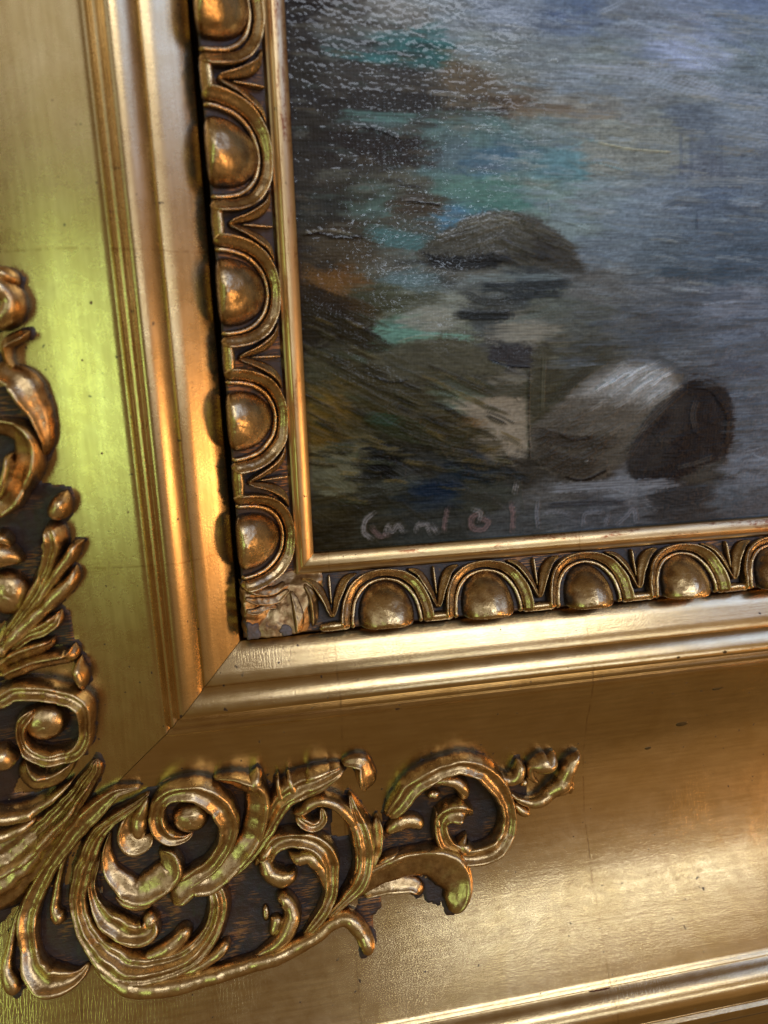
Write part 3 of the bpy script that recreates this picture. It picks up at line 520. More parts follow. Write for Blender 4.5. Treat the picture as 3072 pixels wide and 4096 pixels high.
def placer(side, s0):
    if side == 'b': return lambda s, o: (s0+s, -o)
    return lambda s, o: (-o, s0+s)
def bsurf(side):
    return (lambda x, y: bandz(-y)) if side == 'b' else (lambda x, y: bandz(-x))
def bnorm(side):
    c = .42
    return (lambda x, y: (0, c*.9, .9)) if side == 'b' else (lambda x, y: (c*.9, 0, .9))
def egg(side, s0, parent, seed):
    pl = placer(side, s0); rings, n = 16, 48; v = []; g = []
    rnd = random.Random(seed); tilt = rnd.uniform(-1.2, 1.2); ea = 8.7*rnd.uniform(.95, 1.04); eb = 10.0*rnd.uniform(.95, 1.03); eh = 6.6*rnd.uniform(.92, 1.06); wear = rnd.uniform(-.14, .10)
    for k in range(rings+2):
        r = min(1., k/(rings-1))
        for i in range(n):
            a = i/n*2*math.pi; ca, sa = math.cos(a), math.sin(a)
            if sa >= 0: ss, oo = ea*r*ca, 19.4-eb*r*sa            # inner half: round
            else:
                p = .5; ss = ea*r*(abs(ca)**p)*(1 if ca > 0 else -1); oo = 19.4+3.2*r*abs(sa)**p
            x, y = pl(ss, oo); 
            hh = eh*max(0, 1-r**2.3)**.58
            ridge = .35*math.exp(-((ss-tilt)/2.2)**2)*(1-r)
            z = bandz(min(oo, 21.9)) + hh + ridge - .3 + (.30*n3(x, y, seed, .35)+.12*n3(x, y, seed, 1.4))
            if k > rings-1: z = bandz(min(oo, 21.9))-(1.5 if k == rings else 6)
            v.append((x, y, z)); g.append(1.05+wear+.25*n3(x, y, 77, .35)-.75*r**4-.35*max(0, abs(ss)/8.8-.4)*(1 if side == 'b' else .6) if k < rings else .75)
    f = grid_faces(rings+2, n)+[(i*n+n-1, i*n, (i+1)*n, (i+1)*n+n-1) for i in range(rings+1)]+[tuple(range(n))]
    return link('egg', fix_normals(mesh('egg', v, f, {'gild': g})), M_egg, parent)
def sub(side, name, s0, pts, kind, h, parent, seed, mat=None):
    pl = placer(side, s0)
    q = [(*pl(s, o), w) for s, o, w in pts]
    k = kind
    if side == 'l': k = {'a': 'b', 'b': 'a', 'rb': 'ra'}.get(kind, kind)
    me = stroke_mesh(name, q, k, h, bsurf(side), bnorm(side), seed, .4, .10, .35, 1.0, 1.3)
    return link(name, me, mat or M_egg, parent)
def motif(side, s0, parent, seed):
    egg(side, s0, parent, seed)
    sub(side, 'egg_rim', s0, [(-12.9, 22.5, 1.7), (-12.8, 19.5, 1.7), (-12.0, 15.5, 1.65), (-9.8, 11.5, 1.5), (-6.2, 8.9, 1.3), (-2.6, 7.9, 1.15), (0, 7.7, 1.1), (2.6, 7.9, 1.15), (6.2, 8.9, 1.3), (9.8, 11.5, 1.5), (12.0, 15.5, 1.65), (12.8, 19.5, 1.7), (12.9, 22.5, 1.7)], 'b', 3.0, parent, seed+50)
    sub(side, 'egg_shell', s0, [(-10.6, 22.2, .7), (-10.4, 19.0, .75), (-9.4, 15.2, .75), (-7.2, 12.2, .7), (-4.2, 10.3, .6), (0, 9.5, .5), (4.2, 10.3, .6), (7.2, 12.2, .7), (9.4, 15.2, .75), (10.4, 19.0, .75), (10.6, 22.2, .7)], 'r', 1.0, parent, seed+70)
def dart(side, s0, half, parent, seed):
    d = half-16.8
    for sg in (-1, 1):
        pts = [(sg*(9.0+d), 7.2, .3), (sg*(5.6+d*.6), 8.5, 1.2), (sg*3.3, 11.0, 1.5), (sg*1.7, 14.2, 1.15), (sg*.8, 16.8, .85), (0, 18.6, .5)]
        sub(side, 'dart_leaf', s0, pts, 'a' if sg < 0 else 'b', 2.5, parent, seed+sg)
    sub(side, 'dart_spine', s0, [(0, 6.9, .4), (0, 9.5, .6), (0, 12.5, .45), (0, 15.2, .2)], 'r', 1.6, parent, seed+7)
    sub(side, 'dart_foot', s0, [(-4.4-d, 21.2, 1.2), (-1.5, 21.0, 1.5), (1.5, 21.0, 1.5), (4.4+d, 21.2, 1.2)], 'r', 2.2, parent, seed+9)
EB = [20.6, 53.0, 86.8, 121.2, 155.6, 190]; EL = [7.6, 42.2, 76.2, 110.0, 143.4, 177]
for side, E, par in (('b', EB, band_b), ('l', EL, band_l)):
    for i, s0 in enumerate(E): motif(side, s0, par, i*11+(0 if side == 'b' else 300))
    for i in range(len(E)-1): dart(side, (E[i]+E[i+1])/2, (E[i+1]-E[i])/2, par, i*13+(5 if side == 'b' else 400))
dart('b', 20.6-16.6, 16.6, band_b, 701)
# crumpled gilded patch over the mitre of the liner
def corner_patch():
    st = .35; ZZ = {}; xs = np.arange(-22.9, 2.0, st); ys = np.arange(-23.2, -4.0, st); v = []; g = []
    for x in xs:
        for y in ys:
            o = max(-x, -y); z = bandz(min(o, 21.9))
            u = min(1., max(0., (2.0+(y+14)*.6-x)/5.5))*min(1., max(0., (-3.5-y)/4.5))      # fades towards both bands
            edge = min(1., max(0., (22.9+x)/1.6+.15))*min(1., max(0., (23.1+y)/1.8+.15))
            wr = min(1., max(0., (y+19)/5.))*min(1., max(0., (-7.5-x)/4.))       # wrinkled above, smooth below
            w = .8+.7*n3(x, y, 2, .14)+wr*(.5*abs(n3(x*.6+y*.4, y*1.3, 6, .26))+.25*abs(n3(x, y*1.5, 3, .8)))+.05*n3(x, y, 1, 2.0)
            q = -1.0+u*(2.6+w)
            zz = z+q*edge-(1-edge)*3; ZZ[(round(x/st), round(y/st))] = zz
            v.append((x+.5*n3(x, y, 3, .4), y+.5*n3(x, y, 8, .4), zz)); g.append(.70+.35*n3(x, y, 5, .25)+.2*n3(x, y, 5, 1.0))
    me = fix_normals(mesh('corner_patch', v, grid_faces(len(xs), len(ys)), {'gild': g}))
    o = link('corner_patch', me, M_leaf, liner); o['label'] = 'crumpled gold patch with glue where the liner corner was mended'
    def pz(xx, yy): return ZZ.get((round(xx/st), round(yy/st)), bandz(min(max(-xx, -yy), 21.9)))-.2
    for k, (pts, h) in enumerate(((((-21.2, -5.5, .5), (-17.5, -7.6, 1.2), (-13.2, -8.6, 1.3), (-9.6, -7.0, .5)), 1.5), (((-21.5, -8.6, .5), (-17.0, -10.8, 1.2), (-12.5, -11.4, 1.3), (-8.6, -9.2, .5)), 1.4),
            (((-21.6, -12.4, .4), (-18.5, -13.4, 1.0), (-15.0, -13.0, .9), (-12.0, -13.8, .3)), 1.1), (((-8.0, -9.6, .4), (-6.8, -13.0, 1.2), (-6.2, -17.0, 1.5), (-6.6, -21.4, .9)), 1.2), (((-3.8, -8.2, .4), (-1.8, -11.5, 1.2), (-1.2, -16, 1.3), (-1.6, -21.0, 1.0)), 1.4))):
        link('leaf_fold', stroke_mesh('leaf_fold', pts, 'a', h, pz, lambda xx, yy: (.2, .2, .95), k+90, .4, .16, .4, 1.1, 1.2), M_leaf, o)
    for k, (x, y, rx, ry, h) in enumerate(((-20.2, -19.0, 2.6, 3.4, .55), (-10.2, -20.2, 1.7, 1.9, .35))):
        def f(xx, yy): return ZZ.get((round(xx/st), round(yy/st)), 8.0)-.15
        link('glue_blob', dome_mesh('glue_blob', (x, y), rx, ry, h, f, lambda xx, yy: (0, 0, 1), k+4, rings=8, lump=.55), M_glue, o)
corner_patch()

# ---------------------------------------------------------------- the painting
CP = np.array([(3.6,147.1,40.0,35.0,35.0),(16.7,145.0,85.0,80.0,75.0),(28.6,145.5,110.0,108.0,105.0),(44.9,146.2,110.0,115.0,120.0),(61.6,148.3,105.0,112.0,125.0),(78.8,147.6,85.0,95.0,115.0),(78.7,150.5,80.0,92.0,112.0),(96.5,148.4,100.0,105.0,115.0),(114.9,147.7,110.0,115.0,130.0),(133.5,150.0,95.0,105.0,120.0),(133.2,152.9,92.0,104.0,130.0),(4.7,138.3,50.0,45.0,42.0),(16.4,137.4,75.0,80.0,80.0),(28.4,137.1,50.0,95.0,95.0),(39.1,137.5,45.0,90.0,88.0),(53.3,138.0,105.0,110.0,108.0),(70.4,138.6,105.0,110.0,112.0),(88.2,137.7,105.0,112.0,112.0),(115.5,140.9,130.0,138.0,165.0),(134.7,139.3,100.0,110.0,115.0),(4.3,130.7,50.0,46.0,42.0),(20.2,131.1,62.0,58.0,55.0),(32.4,131.5,60.0,56.0,52.0),(44.9,130.5,95.0,80.0,62.0),(61.9,131.0,105.0,108.0,105.0),(79.5,130.7,105.0,112.0,120.0),(97.7,130.5,110.0,115.0,120.0),(116.3,131.0,105.0,110.0,112.0),(135.6,131.6,95.0,105.0,115.0),(4.0,125.0,45.0,42.0,42.0),(20.0,125.4,58.0,56.0,55.0),(34.8,125.4,50.0,47.0,44.0),(49.1,126.2,88.0,75.0,60.0),(62.0,126.5,90.0,75.0,60.0),(79.7,126.2,112.0,110.0,104.0),(93.3,126.6,110.0,110.0,106.0),(117.0,123.2,85.0,92.0,102.0),(136.4,123.7,105.0,112.0,122.0),(3.6,118.5,52.0,48.0,44.0),(19.8,119.6,70.0,85.0,82.0),(36.4,119.2,72.0,92.0,88.0),(53.4,119.6,75.0,98.0,95.0),(71.0,119.1,100.0,112.0,108.0),(89.1,118.7,116.0,120.0,114.0),(107.8,119.9,112.0,116.0,112.0),(127.3,117.0,88.0,95.0,105.0),(11.5,114.3,45.0,40.0,38.0),(27.9,113.1,50.0,45.0,42.0),(44.8,111.8,78.0,95.0,100.0),(55.2,111.2,60.0,88.0,105.0),(66.7,112.1,75.0,100.0,105.0),(75.8,109.9,78.0,112.0,118.0),(89.5,111.7,115.0,118.0,112.0),(108.4,111.9,112.0,116.0,112.0),(123.0,110.5,85.0,90.0,100.0),(137.9,110.7,85.0,92.0,102.0),(7.0,106.1,55.0,50.0,45.0),(27.7,107.1,80.0,78.0,66.0),(44.8,104.9,75.0,105.0,95.0),(58.0,103.4,70.0,110.0,98.0),(71.5,102.7,95.0,112.0,105.0),(90.0,102.9,105.0,115.0,118.0),(109.0,103.0,100.0,108.0,118.0),(128.8,102.3,75.0,85.0,100.0),(6.7,98.5,45.0,45.0,42.0),(23.3,99.4,72.0,90.0,82.0),(36.1,99.4,66.0,58.0,48.0),(46.5,96.3,60.0,100.0,125.0),(81.0,95.5,100.0,112.0,112.0),(100.0,93.8,95.0,105.0,115.0),(129.6,93.8,78.0,88.0,100.0),(10.4,90.8,62.0,52.0,40.0),(29.1,90.8,70.0,88.0,84.0),(58.2,90.7,72.0,70.0,60.0),(90.8,86.3,88.0,96.0,104.0),(110.5,83.6,75.0,84.0,92.0),(135.9,81.6,62.0,74.0,86.0),(6.0,84.6,55.0,45.0,35.0),(27.2,84.4,82.0,80.0,72.0),(44.7,84.2,45.0,46.0,46.0),(72.0,87.3,62.0,60.0,54.0),(9.9,79.0,100.0,66.0,32.0),(31.4,78.7,78.0,92.0,92.0),(53.7,79.2,85.0,88.0,84.0),(67.6,76.5,52.0,56.0,58.0),(91.3,77.0,85.0,85.0,84.0),(111.1,74.9,82.0,84.0,88.0),(136.9,72.7,95.0,98.0,108.0),(5.4,71.8,45.0,36.0,28.0),(20.8,73.1,62.0,62.0,45.0),(40.2,69.4,110.0,112.0,100.0),(53.8,69.1,56.0,58.0,56.0),(72.5,70.4,78.0,82.0,74.0),(101.6,69.0,82.0,84.0,86.0),(5.4,73.0,52.0,42.0,30.0),(27.0,74.2,75.0,78.0,60.0),(35.7,68.2,115.0,118.0,108.0),(53.8,69.5,70.0,72.0,70.0),(67.9,64.0,112.0,108.0,98.0),(82.1,67.1,75.0,78.0,75.0),(111.8,66.5,68.0,72.0,80.0),(142.9,65.8,80.0,86.0,98.0),(3.3,64.8,45.0,38.0,28.0),(17.9,63.6,50.0,44.0,32.0),(26.7,65.1,80.0,112.0,95.0),(44.7,63.7,85.0,88.0,72.0),(13.4,58.7,62.0,56.0,40.0),(35.5,56.3,72.0,68.0,54.0),(61.4,57.2,58.0,56.0,56.0),(74.8,57.7,75.0,72.0,58.0),(87.5,56.4,62.0,62.0,55.0),(112.7,53.7,70.0,72.0,75.0),(144.2,53.7,75.0,80.0,90.0),(4.5,53.9,62.0,58.0,40.0),(30.9,52.1,58.0,52.0,38.0),(52.1,51.3,62.0,58.0,46.0),(61.5,51.0,95.0,88.0,74.0),(73.1,48.8,62.0,58.0,42.0),(92.8,48.0,80.0,78.0,72.0),(4.0,44.5,88.0,66.0,25.0),(17.3,43.9,62.0,55.0,35.0),(35.4,44.0,60.0,54.0,38.0),(44.6,46.3,85.0,95.0,78.0),(58.8,40.3,120.0,105.0,86.0),(73.3,40.5,55.0,52.0,38.0),(88.2,40.8,75.0,70.0,62.0),(126.4,40.1,50.0,48.0,50.0),(145.8,39.3,72.0,76.0,84.0),(3.6,35.8,85.0,64.0,25.0),(9.6,30.1,85.0,78.0,55.0),(26.1,38.2,48.0,46.0,30.0),(44.6,35.5,52.0,46.0,34.0),(61.9,30.9,110.0,98.0,82.0),(83.6,29.8,62.0,56.0,48.0),(114.5,30.1,46.0,46.0,48.0),(147.3,26.4,70.0,74.0,82.0),(7.5,23.0,85.0,80.0,58.0),(21.3,27.6,32.0,32.0,30.0),(35.1,25.0,48.0,46.0,40.0),(49.4,22.2,36.0,40.0,44.0),(68.9,22.0,48.0,44.0,38.0),(84.0,22.1,48.0,42.0,36.0),(131.5,19.3,52.0,50.0,46.0),(148.2,18.3,85.0,88.0,96.0),(7.1,13.8,55.0,48.0,32.0),(20.9,16.5,48.0,46.0,36.0),(37.9,17.3,32.0,38.0,46.0),(54.3,14.3,52.0,52.0,44.0),(74.2,13.0,75.0,74.0,74.0),(105.2,12.9,90.0,90.0,95.0),(121.6,7.8,44.0,44.0,46.0),(143.6,8.3,70.0,74.0,80.0),(6.7,6.3,45.0,38.0,26.0),(16.0,6.5,50.0,46.0,36.0),(34.9,5.1,50.0,50.0,46.0),(64.3,3.8,62.0,62.0,62.0),(95.2,3.5,66.0,66.0,70.0),(127.5,3.2,52.0,52.0,54.0),(149.9,2.7,66.0,68.0,74.0)], float)
OPS = [
 ('s',3.85,(62,58,55),0.75,0.5,[(9.8,130.5),(23.4,131.1),(38.2,130.6)]),
 ('s',3.27,(46,42,41),0.8,0.5,[(-0.7,125.2),(18.4,125.0),(39.8,125.1)]),
 ('s',3.85,(92,80,64),0.6,0.3,[(40.2,130.0),(48.2,129.8),(57.6,129.4)]),
 ('s',1.25,(48,40,36),0.85,0.5,[(41.5,123.6),(50.8,123.4),(61.2,123.9)]),
 ('s',0.87,(66,54,44),0.8,0.3,[(48.2,126.9),(55.1,126.9),(62.0,126.1)]),
 ('s',1.44,(122,108,90),0.7,0.3,[(62.1,124.1),(75.3,124.0),(93.5,123.6)]),
 ('s',1.16,(96,78,60),0.7,0.3,[(60.3,125.3),(70.8,125.1),(79.8,125.0)]),
 ('p',0.77,(46,88,86),0.7,0.15,[(24.5,141.3),(33.4,139.4),(40.6,137.4),(40.7,134.1),(30.0,134.2),(22.8,136.0),(27.6,137.8)]),
 ('s',1.35,(52,100,100),0.8,0.2,[(9.7,137.0),(17.2,136.1),(26.8,135.3)]),
 ('s',1.54,(74,108,100),0.7,0.3,[(14.2,122.2),(23.1,121.7),(34.7,121.7)]),
 ('s',2.31,(76,100,95),0.5,0.2,[(34.7,121.4),(48.2,122.1),(58.6,121.9)]),
 ('s',4.43,(43,37,36),0.85,0.6,[(7.5,115.0),(22.1,114.3),(38.0,112.9)]),
 ('s',0.48,(20,17,18),0.95,1.2,[(15.7,118.8),(22.6,118.5),(30.0,116.0)]),
 ('s',0.39,(90,92,98),0.6,1.5,[(16.1,119.4),(23.1,119.1),(29.6,116.8)]),
 ('s',2.89,(50,46,44),0.7,0.6,[(-0.1,107.9),(12.9,109.1),(29.5,110.5)]),
 ('s',1.54,(98,98,84),0.5,0.4,[(6.2,106.8),(16.1,107.7)]),
 ('s',1.35,(105,106,92),0.5,0.4,[(27.7,104.8),(33.6,104.7)]),
 ('s',2.89,(68,92,106),0.5,0.1,[(47.4,111.5),(53.5,110.6),(59.7,109.6)]),
 ('s',3.27,(72,104,94),0.5,0.1,[(43.9,101.8),(53.6,102.8),(65.1,103.5)]),
 ('s',1.44,(76,104,114),0.55,0.1,[(70.4,109.2),(77.7,108.8)]),
 ('s',1.35,(60,100,92),0.6,0.1,[(48.3,98.7),(60.7,99.5),(69.8,100.0)]),
 ('s',1.35,(66,90,104),0.6,0.2,[(42.6,97.7),(46.5,96.8),(50.5,95.8)]),
 ('s',2.12,(68,56,44),0.8,0.5,[(26.7,99.1),(34.4,99.4),(42.6,99.1)]),
 ('s',0.48,(26,22,18),0.9,1.2,[(31.0,100.3),(36.1,100.0),(41.3,99.3)]),
 ('s',0.39,(150,150,158),0.7,1.5,[(30.1,100.8),(36.1,100.8)]),
 ('s',2.31,(60,96,96),0.75,0.3,[(20.6,92.0),(27.3,90.4),(36.4,89.0)]),
 ('s',1.93,(72,66,56),0.7,0.4,[(25.7,95.5),(32.6,93.9),(41.2,92.7)]),
 ('s',0.58,(34,26,18),0.9,1.2,[(1.4,91.5),(6.3,92.0),(11.3,90.8),(18.8,91.2)]),
 ('s',0.48,(150,140,120),0.5,1.4,[(2.2,92.2),(8.9,93.0),(15.5,91.6)]),
 ('s',3.47,(74,62,46),0.7,0.4,[(2.0,87.0),(10.3,87.7),(21.2,86.8)]),
 ('s',2.7,(104,68,32),0.7,0.3,[(7.0,80.6),(10.4,79.4),(12.8,77.3)]),
 ('s',2.5,(120,78,36),0.5,0.2,[(0.9,82.3),(5.8,80.6)]),
 ('s',4.81,(44,35,28),0.85,0.4,[(0.5,75.1),(8.8,72.5),(17.2,68.7)]),
 ('s',2.12,(60,60,44),0.7,0.3,[(14.9,74.9),(26.9,73.4),(41.1,74.4)]),
 ('s',1.93,(78,98,100),0.6,0.2,[(24.5,79.6),(33.2,79.0),(41.2,80.2)]),
 ('s',2.89,(130,138,160),0.55,0.4,[(113.9,142.8),(118.3,140.7),(124.3,137.8)]),
 ('s',0.87,(66,80,112),0.6,0.3,[(71.4,148.6),(78.0,147.9),(83.1,149.7)]),
 ('s',1.25,(72,88,120),0.55,0.3,[(77.8,151.7),(85.7,150.1)]),
 ('s',1.06,(90,102,130),0.5,0.3,[(114.4,148.0),(123.6,145.0),(136.5,140.9)]),
 ('s',0.87,(138,140,142),0.7,0.4,[(118.3,150.9),(129.6,151.0)]),
 ('s',2.5,(92,104,126),0.45,0.2,[(104.3,153.5),(119.1,152.3),(139.1,150.9)]),
 ('s',3.08,(124,130,146),0.5,0.2,[(52.4,148.0),(59.9,147.4),(66.8,145.7)]),
 ('s',1.93,(128,132,146),0.5,0.2,[(79.4,134.8),(97.4,134.7),(116.3,131.0),(141.8,128.2)]),
 ('s',1.54,(84,94,112),0.5,0.2,[(92.5,140.5),(106.3,139.1)]),
 ('s',1.73,(88,98,112),0.5,0.2,[(83.1,130.8),(95.9,129.7)]),
 ('s',1.54,(130,134,148),0.5,0.2,[(114.2,133.9),(126.0,130.5)]),
 ('s',2.5,(120,124,130),0.45,0.2,[(125.0,120.2),(143.0,118.1)]),
 ('s',0.77,(76,82,94),0.5,0.2,[(114.0,119.2),(115.2,107.1)]),
 ('s',0.77,(76,82,94),0.5,0.2,[(117.4,119.3),(118.6,107.2)]),
 ('s',0.77,(76,82,94),0.5,0.2,[(124.1,119.4),(125.5,107.2)]),
 ('s',0.77,(76,82,94),0.5,0.2,[(127.0,119.5),(128.5,107.2)]),
 ('s',1.73,(124,126,124),0.45,0.2,[(117.5,106.2),(136.4,106.3)]),
 ('s',0.67,(58,66,78),0.7,0.3,[(121.0,97.6),(121.7,92.0)]),
 ('s',1.73,(46,58,68),0.7,0.3,[(109.7,80.7),(120.8,80.2),(133.5,80.3)]),
 ('s',2.31,(64,75,88),0.6,0.2,[(116.4,84.6),(147.1,83.3)]),
 ('s',1.16,(60,72,84),0.6,0.2,[(127.7,92.1),(146.2,91.2)]),
 ('s',0.48,(146,144,120),0.8,1.2,[(88.3,116.4),(97.7,115.0),(111.0,114.2)]),
 ('s',0.39,(200,205,205),0.5,1.5,[(72.2,136.8),(74.4,137.3),(75.3,136.2)]),
 ('s',0.39,(150,165,150),0.6,1.5,[(72.0,99.5),(73.4,101.1),(74.0,97.1)]),
 ('p',0.67,(70,67,58),0.95,0.15,[(33.3,86.3),(39.5,91.5),(48.3,95.9),(55.4,97.7),(62.6,97.7),(69.9,95.9),(76.4,92.2),(81.3,88.1),(82.8,84.7),(85.3,81.3),(77.7,82.3),(70.2,82.7),(61.0,83.3),(53.7,81.3),(44.7,81.9),(37.6,83.5)]),
 ('p',1.54,(55,52,48),0.75,0.15,[(68.1,92.3),(76.5,91.4),(82.3,86.4),(84.8,82.2),(70.2,83.0)]),
 ('p',0.67,(32,33,35),0.92,0.15,[(35.5,87.1),(41.2,85.2),(51.9,86.0),(60.0,86.7),(62.1,85.1),(57.3,82.5),(44.7,82.1),(37.6,83.5)]),
 ('s',1.93,(46,43,42),0.7,0.2,[(71.9,89.4),(76.1,88.5)]),
 ('s',0.39,(104,102,92),0.55,0.9,[(39.5,89.5),(45.6,91.3),(51.0,92.0)]),
 ('s',0.39,(104,102,92),0.55,0.9,[(41.2,91.1),(47.4,92.9),(52.7,93.7)]),
 ('s',0.39,(104,102,92),0.55,0.9,[(44.8,92.7),(50.9,94.5),(56.3,95.3)]),
 ('s',0.39,(104,102,92),0.55,0.9,[(49.2,93.1),(55.4,94.9),(60.8,95.7)]),
 ('s',0.39,(104,102,92),0.55,0.9,[(52.7,94.7),(59.0,96.5),(64.4,97.3)]),
 ('s',0.39,(104,102,92),0.55,0.9,[(44.8,90.7),(51.0,92.5),(56.3,93.2)]),
 ('s',0.39,(104,102,92),0.55,0.9,[(50.1,91.5),(56.3,93.2),(61.7,94.0)]),
 ('s',0.39,(104,102,92),0.55,0.9,[(55.4,93.1),(61.7,94.9),(67.1,95.7)]),
 ('s',1.16,(88,86,78),0.6,0.3,[(34.1,82.7),(46.5,80.5),(59.2,81.2)]),
 ('s',1.16,(98,108,108),0.6,0.3,[(48.3,79.4),(62.9,79.7),(77.8,79.3)]),
 ('s',1.64,(40,44,46),0.85,0.4,[(52.9,76.9),(64.8,76.9),(80.3,77.6)]),
 ('s',1.25,(38,42,44),0.85,0.4,[(62.1,74.2),(78.0,74.8)]),
 ('s',1.35,(44,46,44),0.75,0.3,[(48.3,75.1),(55.6,72.5),(63.0,73.2)]),
 ('s',1.35,(34,36,35),0.9,0.4,[(45.8,69.4),(53.8,68.8),(62.6,68.9)]),
 ('s',1.16,(52,50,46),0.7,0.3,[(77.7,81.8),(86.3,81.1)]),
 ('s',1.25,(84,122,104),0.8,0.2,[(20.2,65.4),(32.9,64.1),(50.2,62.4)]),
 ('s',3.66,(118,115,103),0.7,0.2,[(33.9,68.7),(44.7,68.0)]),
 ('s',2.89,(115,110,98),0.75,0.2,[(56.6,64.3),(74.6,63.7)]),
 ('s',1.35,(36,38,38),0.9,0.4,[(45.4,69.3),(53.8,68.8),(62.6,68.8)]),
 ('s',2.31,(74,76,70),0.6,0.2,[(72.5,67.4),(83.1,68.0),(96.6,69.5)]),
 ('s',2.89,(46,40,29),0.85,0.4,[(0.3,72.7),(11.9,66.3),(25.7,59.0)]),
 ('s',2.5,(108,72,34),0.8,0.3,[(6.6,79.4),(12.4,76.9)]),
 ('s',2.31,(70,50,28),0.7,0.3,[(13.1,73.6),(21.6,70.2)]),
 ('p',0.77,(73,69,54),0.92,0.15,[(19.9,58.3),(29.3,61.6),(41.0,63.2),(49.3,61.7),(55.8,57.5),(61.9,54.5),(60.8,51.7),(49.3,51.3),(41.0,50.7),(30.0,50.2),(23.8,52.2)]),
 ('s',0.48,(30,28,22),0.7,1.0,[(21.1,52.0),(26.4,50.4),(30.9,51.2)]),
 ('s',0.39,(130,124,105),0.5,1.2,[(27.6,62.1),(33.8,63.6),(41.0,63.4)]),
 ('p',0.48,(50,47,49),0.9,0.15,[(56.5,60.1),(69.1,59.6),(70.3,53.2),(63.4,54.3),(55.8,56.1)]),
 ('s',0.48,(20,20,24),0.95,0.8,[(56.0,56.0),(61.5,54.1),(69.3,53.2)]),
 ('s',0.48,(100,110,118),0.6,1.0,[(56.3,55.4),(62.4,53.4)]),
 ('p',1.16,(62,58,44),0.7,0.15,[(69.6,57.6),(74.2,59.9),(76.5,57.4),(75.8,40.4),(71.8,33.2),(68.9,32.4),(69.0,45.3)]),
 ('s',0.77,(84,80,62),0.6,0.5,[(73.4,55.9),(73.3,40.5)]),
 ('s',0.48,(28,26,20),0.9,0.9,[(68.6,52.5),(68.7,38.0),(69.4,25.3)]),
 ('s',2.31,(60,58,46),0.75,0.3,[(76.8,41.3),(82.9,48.4),(94.4,56.6)]),
 ('s',1.73,(48,46,38),0.6,0.3,[(79.1,44.9),(88.6,52.7)]),
 ('p',1.16,(122,108,90),0.9,0.15,[(41.8,44.8),(68.4,43.0),(68.8,27.7),(56.1,28.2),(53.1,35.1),(48.4,40.8)]),
 ('s',2.12,(62,60,48),0.8,0.3,[(39.6,50.5),(54.0,47.3),(68.3,46.1)]),
 ('s',1.73,(96,90,76),0.6,0.3,[(59.6,50.6),(68.2,49.8)]),
 ('s',1.16,(90,104,86),0.7,0.2,[(40.9,46.8),(48.4,45.7)]),
 ('s',1.93,(64,58,40),0.65,0.5,[(7.2,56.4),(16.6,50.9),(28.1,47.8),(38.2,47.3)]),
 ('s',1.93,(56,50,34),0.65,0.5,[(11.4,53.7),(21.0,48.1),(32.6,45.0),(42.8,44.4)]),
 ('s',1.93,(72,62,40),0.65,0.5,[(13.9,49.3),(23.5,43.6),(35.3,40.4),(45.6,39.8)]),
 ('s',1.93,(50,44,30),0.65,0.5,[(17.4,47.4),(27.1,41.7),(39.0,38.5),(49.3,37.8)]),
 ('s',1.93,(66,56,36),0.65,0.5,[(20.0,44.7),(29.8,38.9),(41.8,35.6),(52.2,34.9)]),
 ('s',1.93,(58,52,34),0.65,0.5,[(24.4,43.6),(34.4,37.8),(46.5,34.5),(57.0,33.8)]),
 ('s',1.93,(48,52,34),0.65,0.5,[(17.2,41.3),(27.0,35.5),(39.0,32.1),(49.3,31.4)]),
 ('s',1.93,(52,46,32),0.65,0.5,[(28.0,39.9),(38.0,34.0),(50.3,30.6),(60.9,29.8)]),
 ('s',3.47,(98,72,28),0.65,0.3,[(3.3,47.1),(8.4,44.3),(13.6,40.6)]),
 ('s',3.47,(96,68,24),0.8,0.3,[(1.5,37.6),(7.1,35.1)]),
 ('s',1.93,(130,100,30),0.5,0.3,[(3.2,45.4),(6.7,46.1)]),
 ('s',2.12,(44,62,48),0.75,0.3,[(18.9,40.5),(27.9,38.8)]),
 ('s',1.73,(100,70,34),0.6,0.3,[(46.5,38.1),(54.1,36.8)]),
 ('s',2.89,(90,84,62),0.7,0.4,[(5.6,31.2),(9.5,28.3),(13.8,23.5)]),
 ('s',2.89,(92,88,64),0.6,0.4,[(4.0,25.0),(10.9,19.1)]),
 ('s',3.27,(27,27,26),0.9,0.5,[(17.6,28.6),(22.1,25.7),(26.7,23.2)]),
 ('s',1.73,(60,60,56),0.6,0.6,[(25.8,25.5),(33.2,20.4)]),
 ('s',2.31,(24,34,48),0.9,0.4,[(32.0,17.5),(38.8,17.1),(45.5,17.4)]),
 ('s',1.54,(30,38,46),0.85,0.3,[(43.6,23.1),(50.3,20.3),(57.2,18.9)]),
 ('s',1.35,(34,38,42),0.7,0.3,[(58.1,23.6),(69.0,18.2)]),
 ('s',2.31,(70,72,64),0.5,0.4,[(15.4,16.9),(27.5,19.8),(35.1,20.3)]),
 ('s',2.5,(40,36,28),0.7,0.4,[(11.6,13.4),(21.8,14.6)]),
 ('s',1.93,(46,44,38),0.6,0.3,[(46.5,14.8),(60.2,12.0)]),
 ('s',0.67,(40,36,26),0.5,0.7,[(27.9,36.3),(37.1,32.2),(48.4,28.8)]),
 ('s',0.67,(74,68,52),0.5,0.7,[(29.9,35.0),(39.1,31.2),(49.9,28.0)]),
 ('s',0.67,(40,36,26),0.5,0.7,[(31.9,33.6),(41.2,30.2),(51.5,27.2)]),
 ('s',0.67,(74,68,52),0.5,0.7,[(33.9,32.2),(43.3,29.1),(53.0,26.3)]),
 ('s',0.67,(40,36,26),0.5,0.7,[(35.9,30.8),(45.3,28.1),(54.6,25.5)]),
 ('s',0.67,(74,68,52),0.5,0.7,[(38.0,29.4),(47.4,27.0),(56.1,24.7)]),
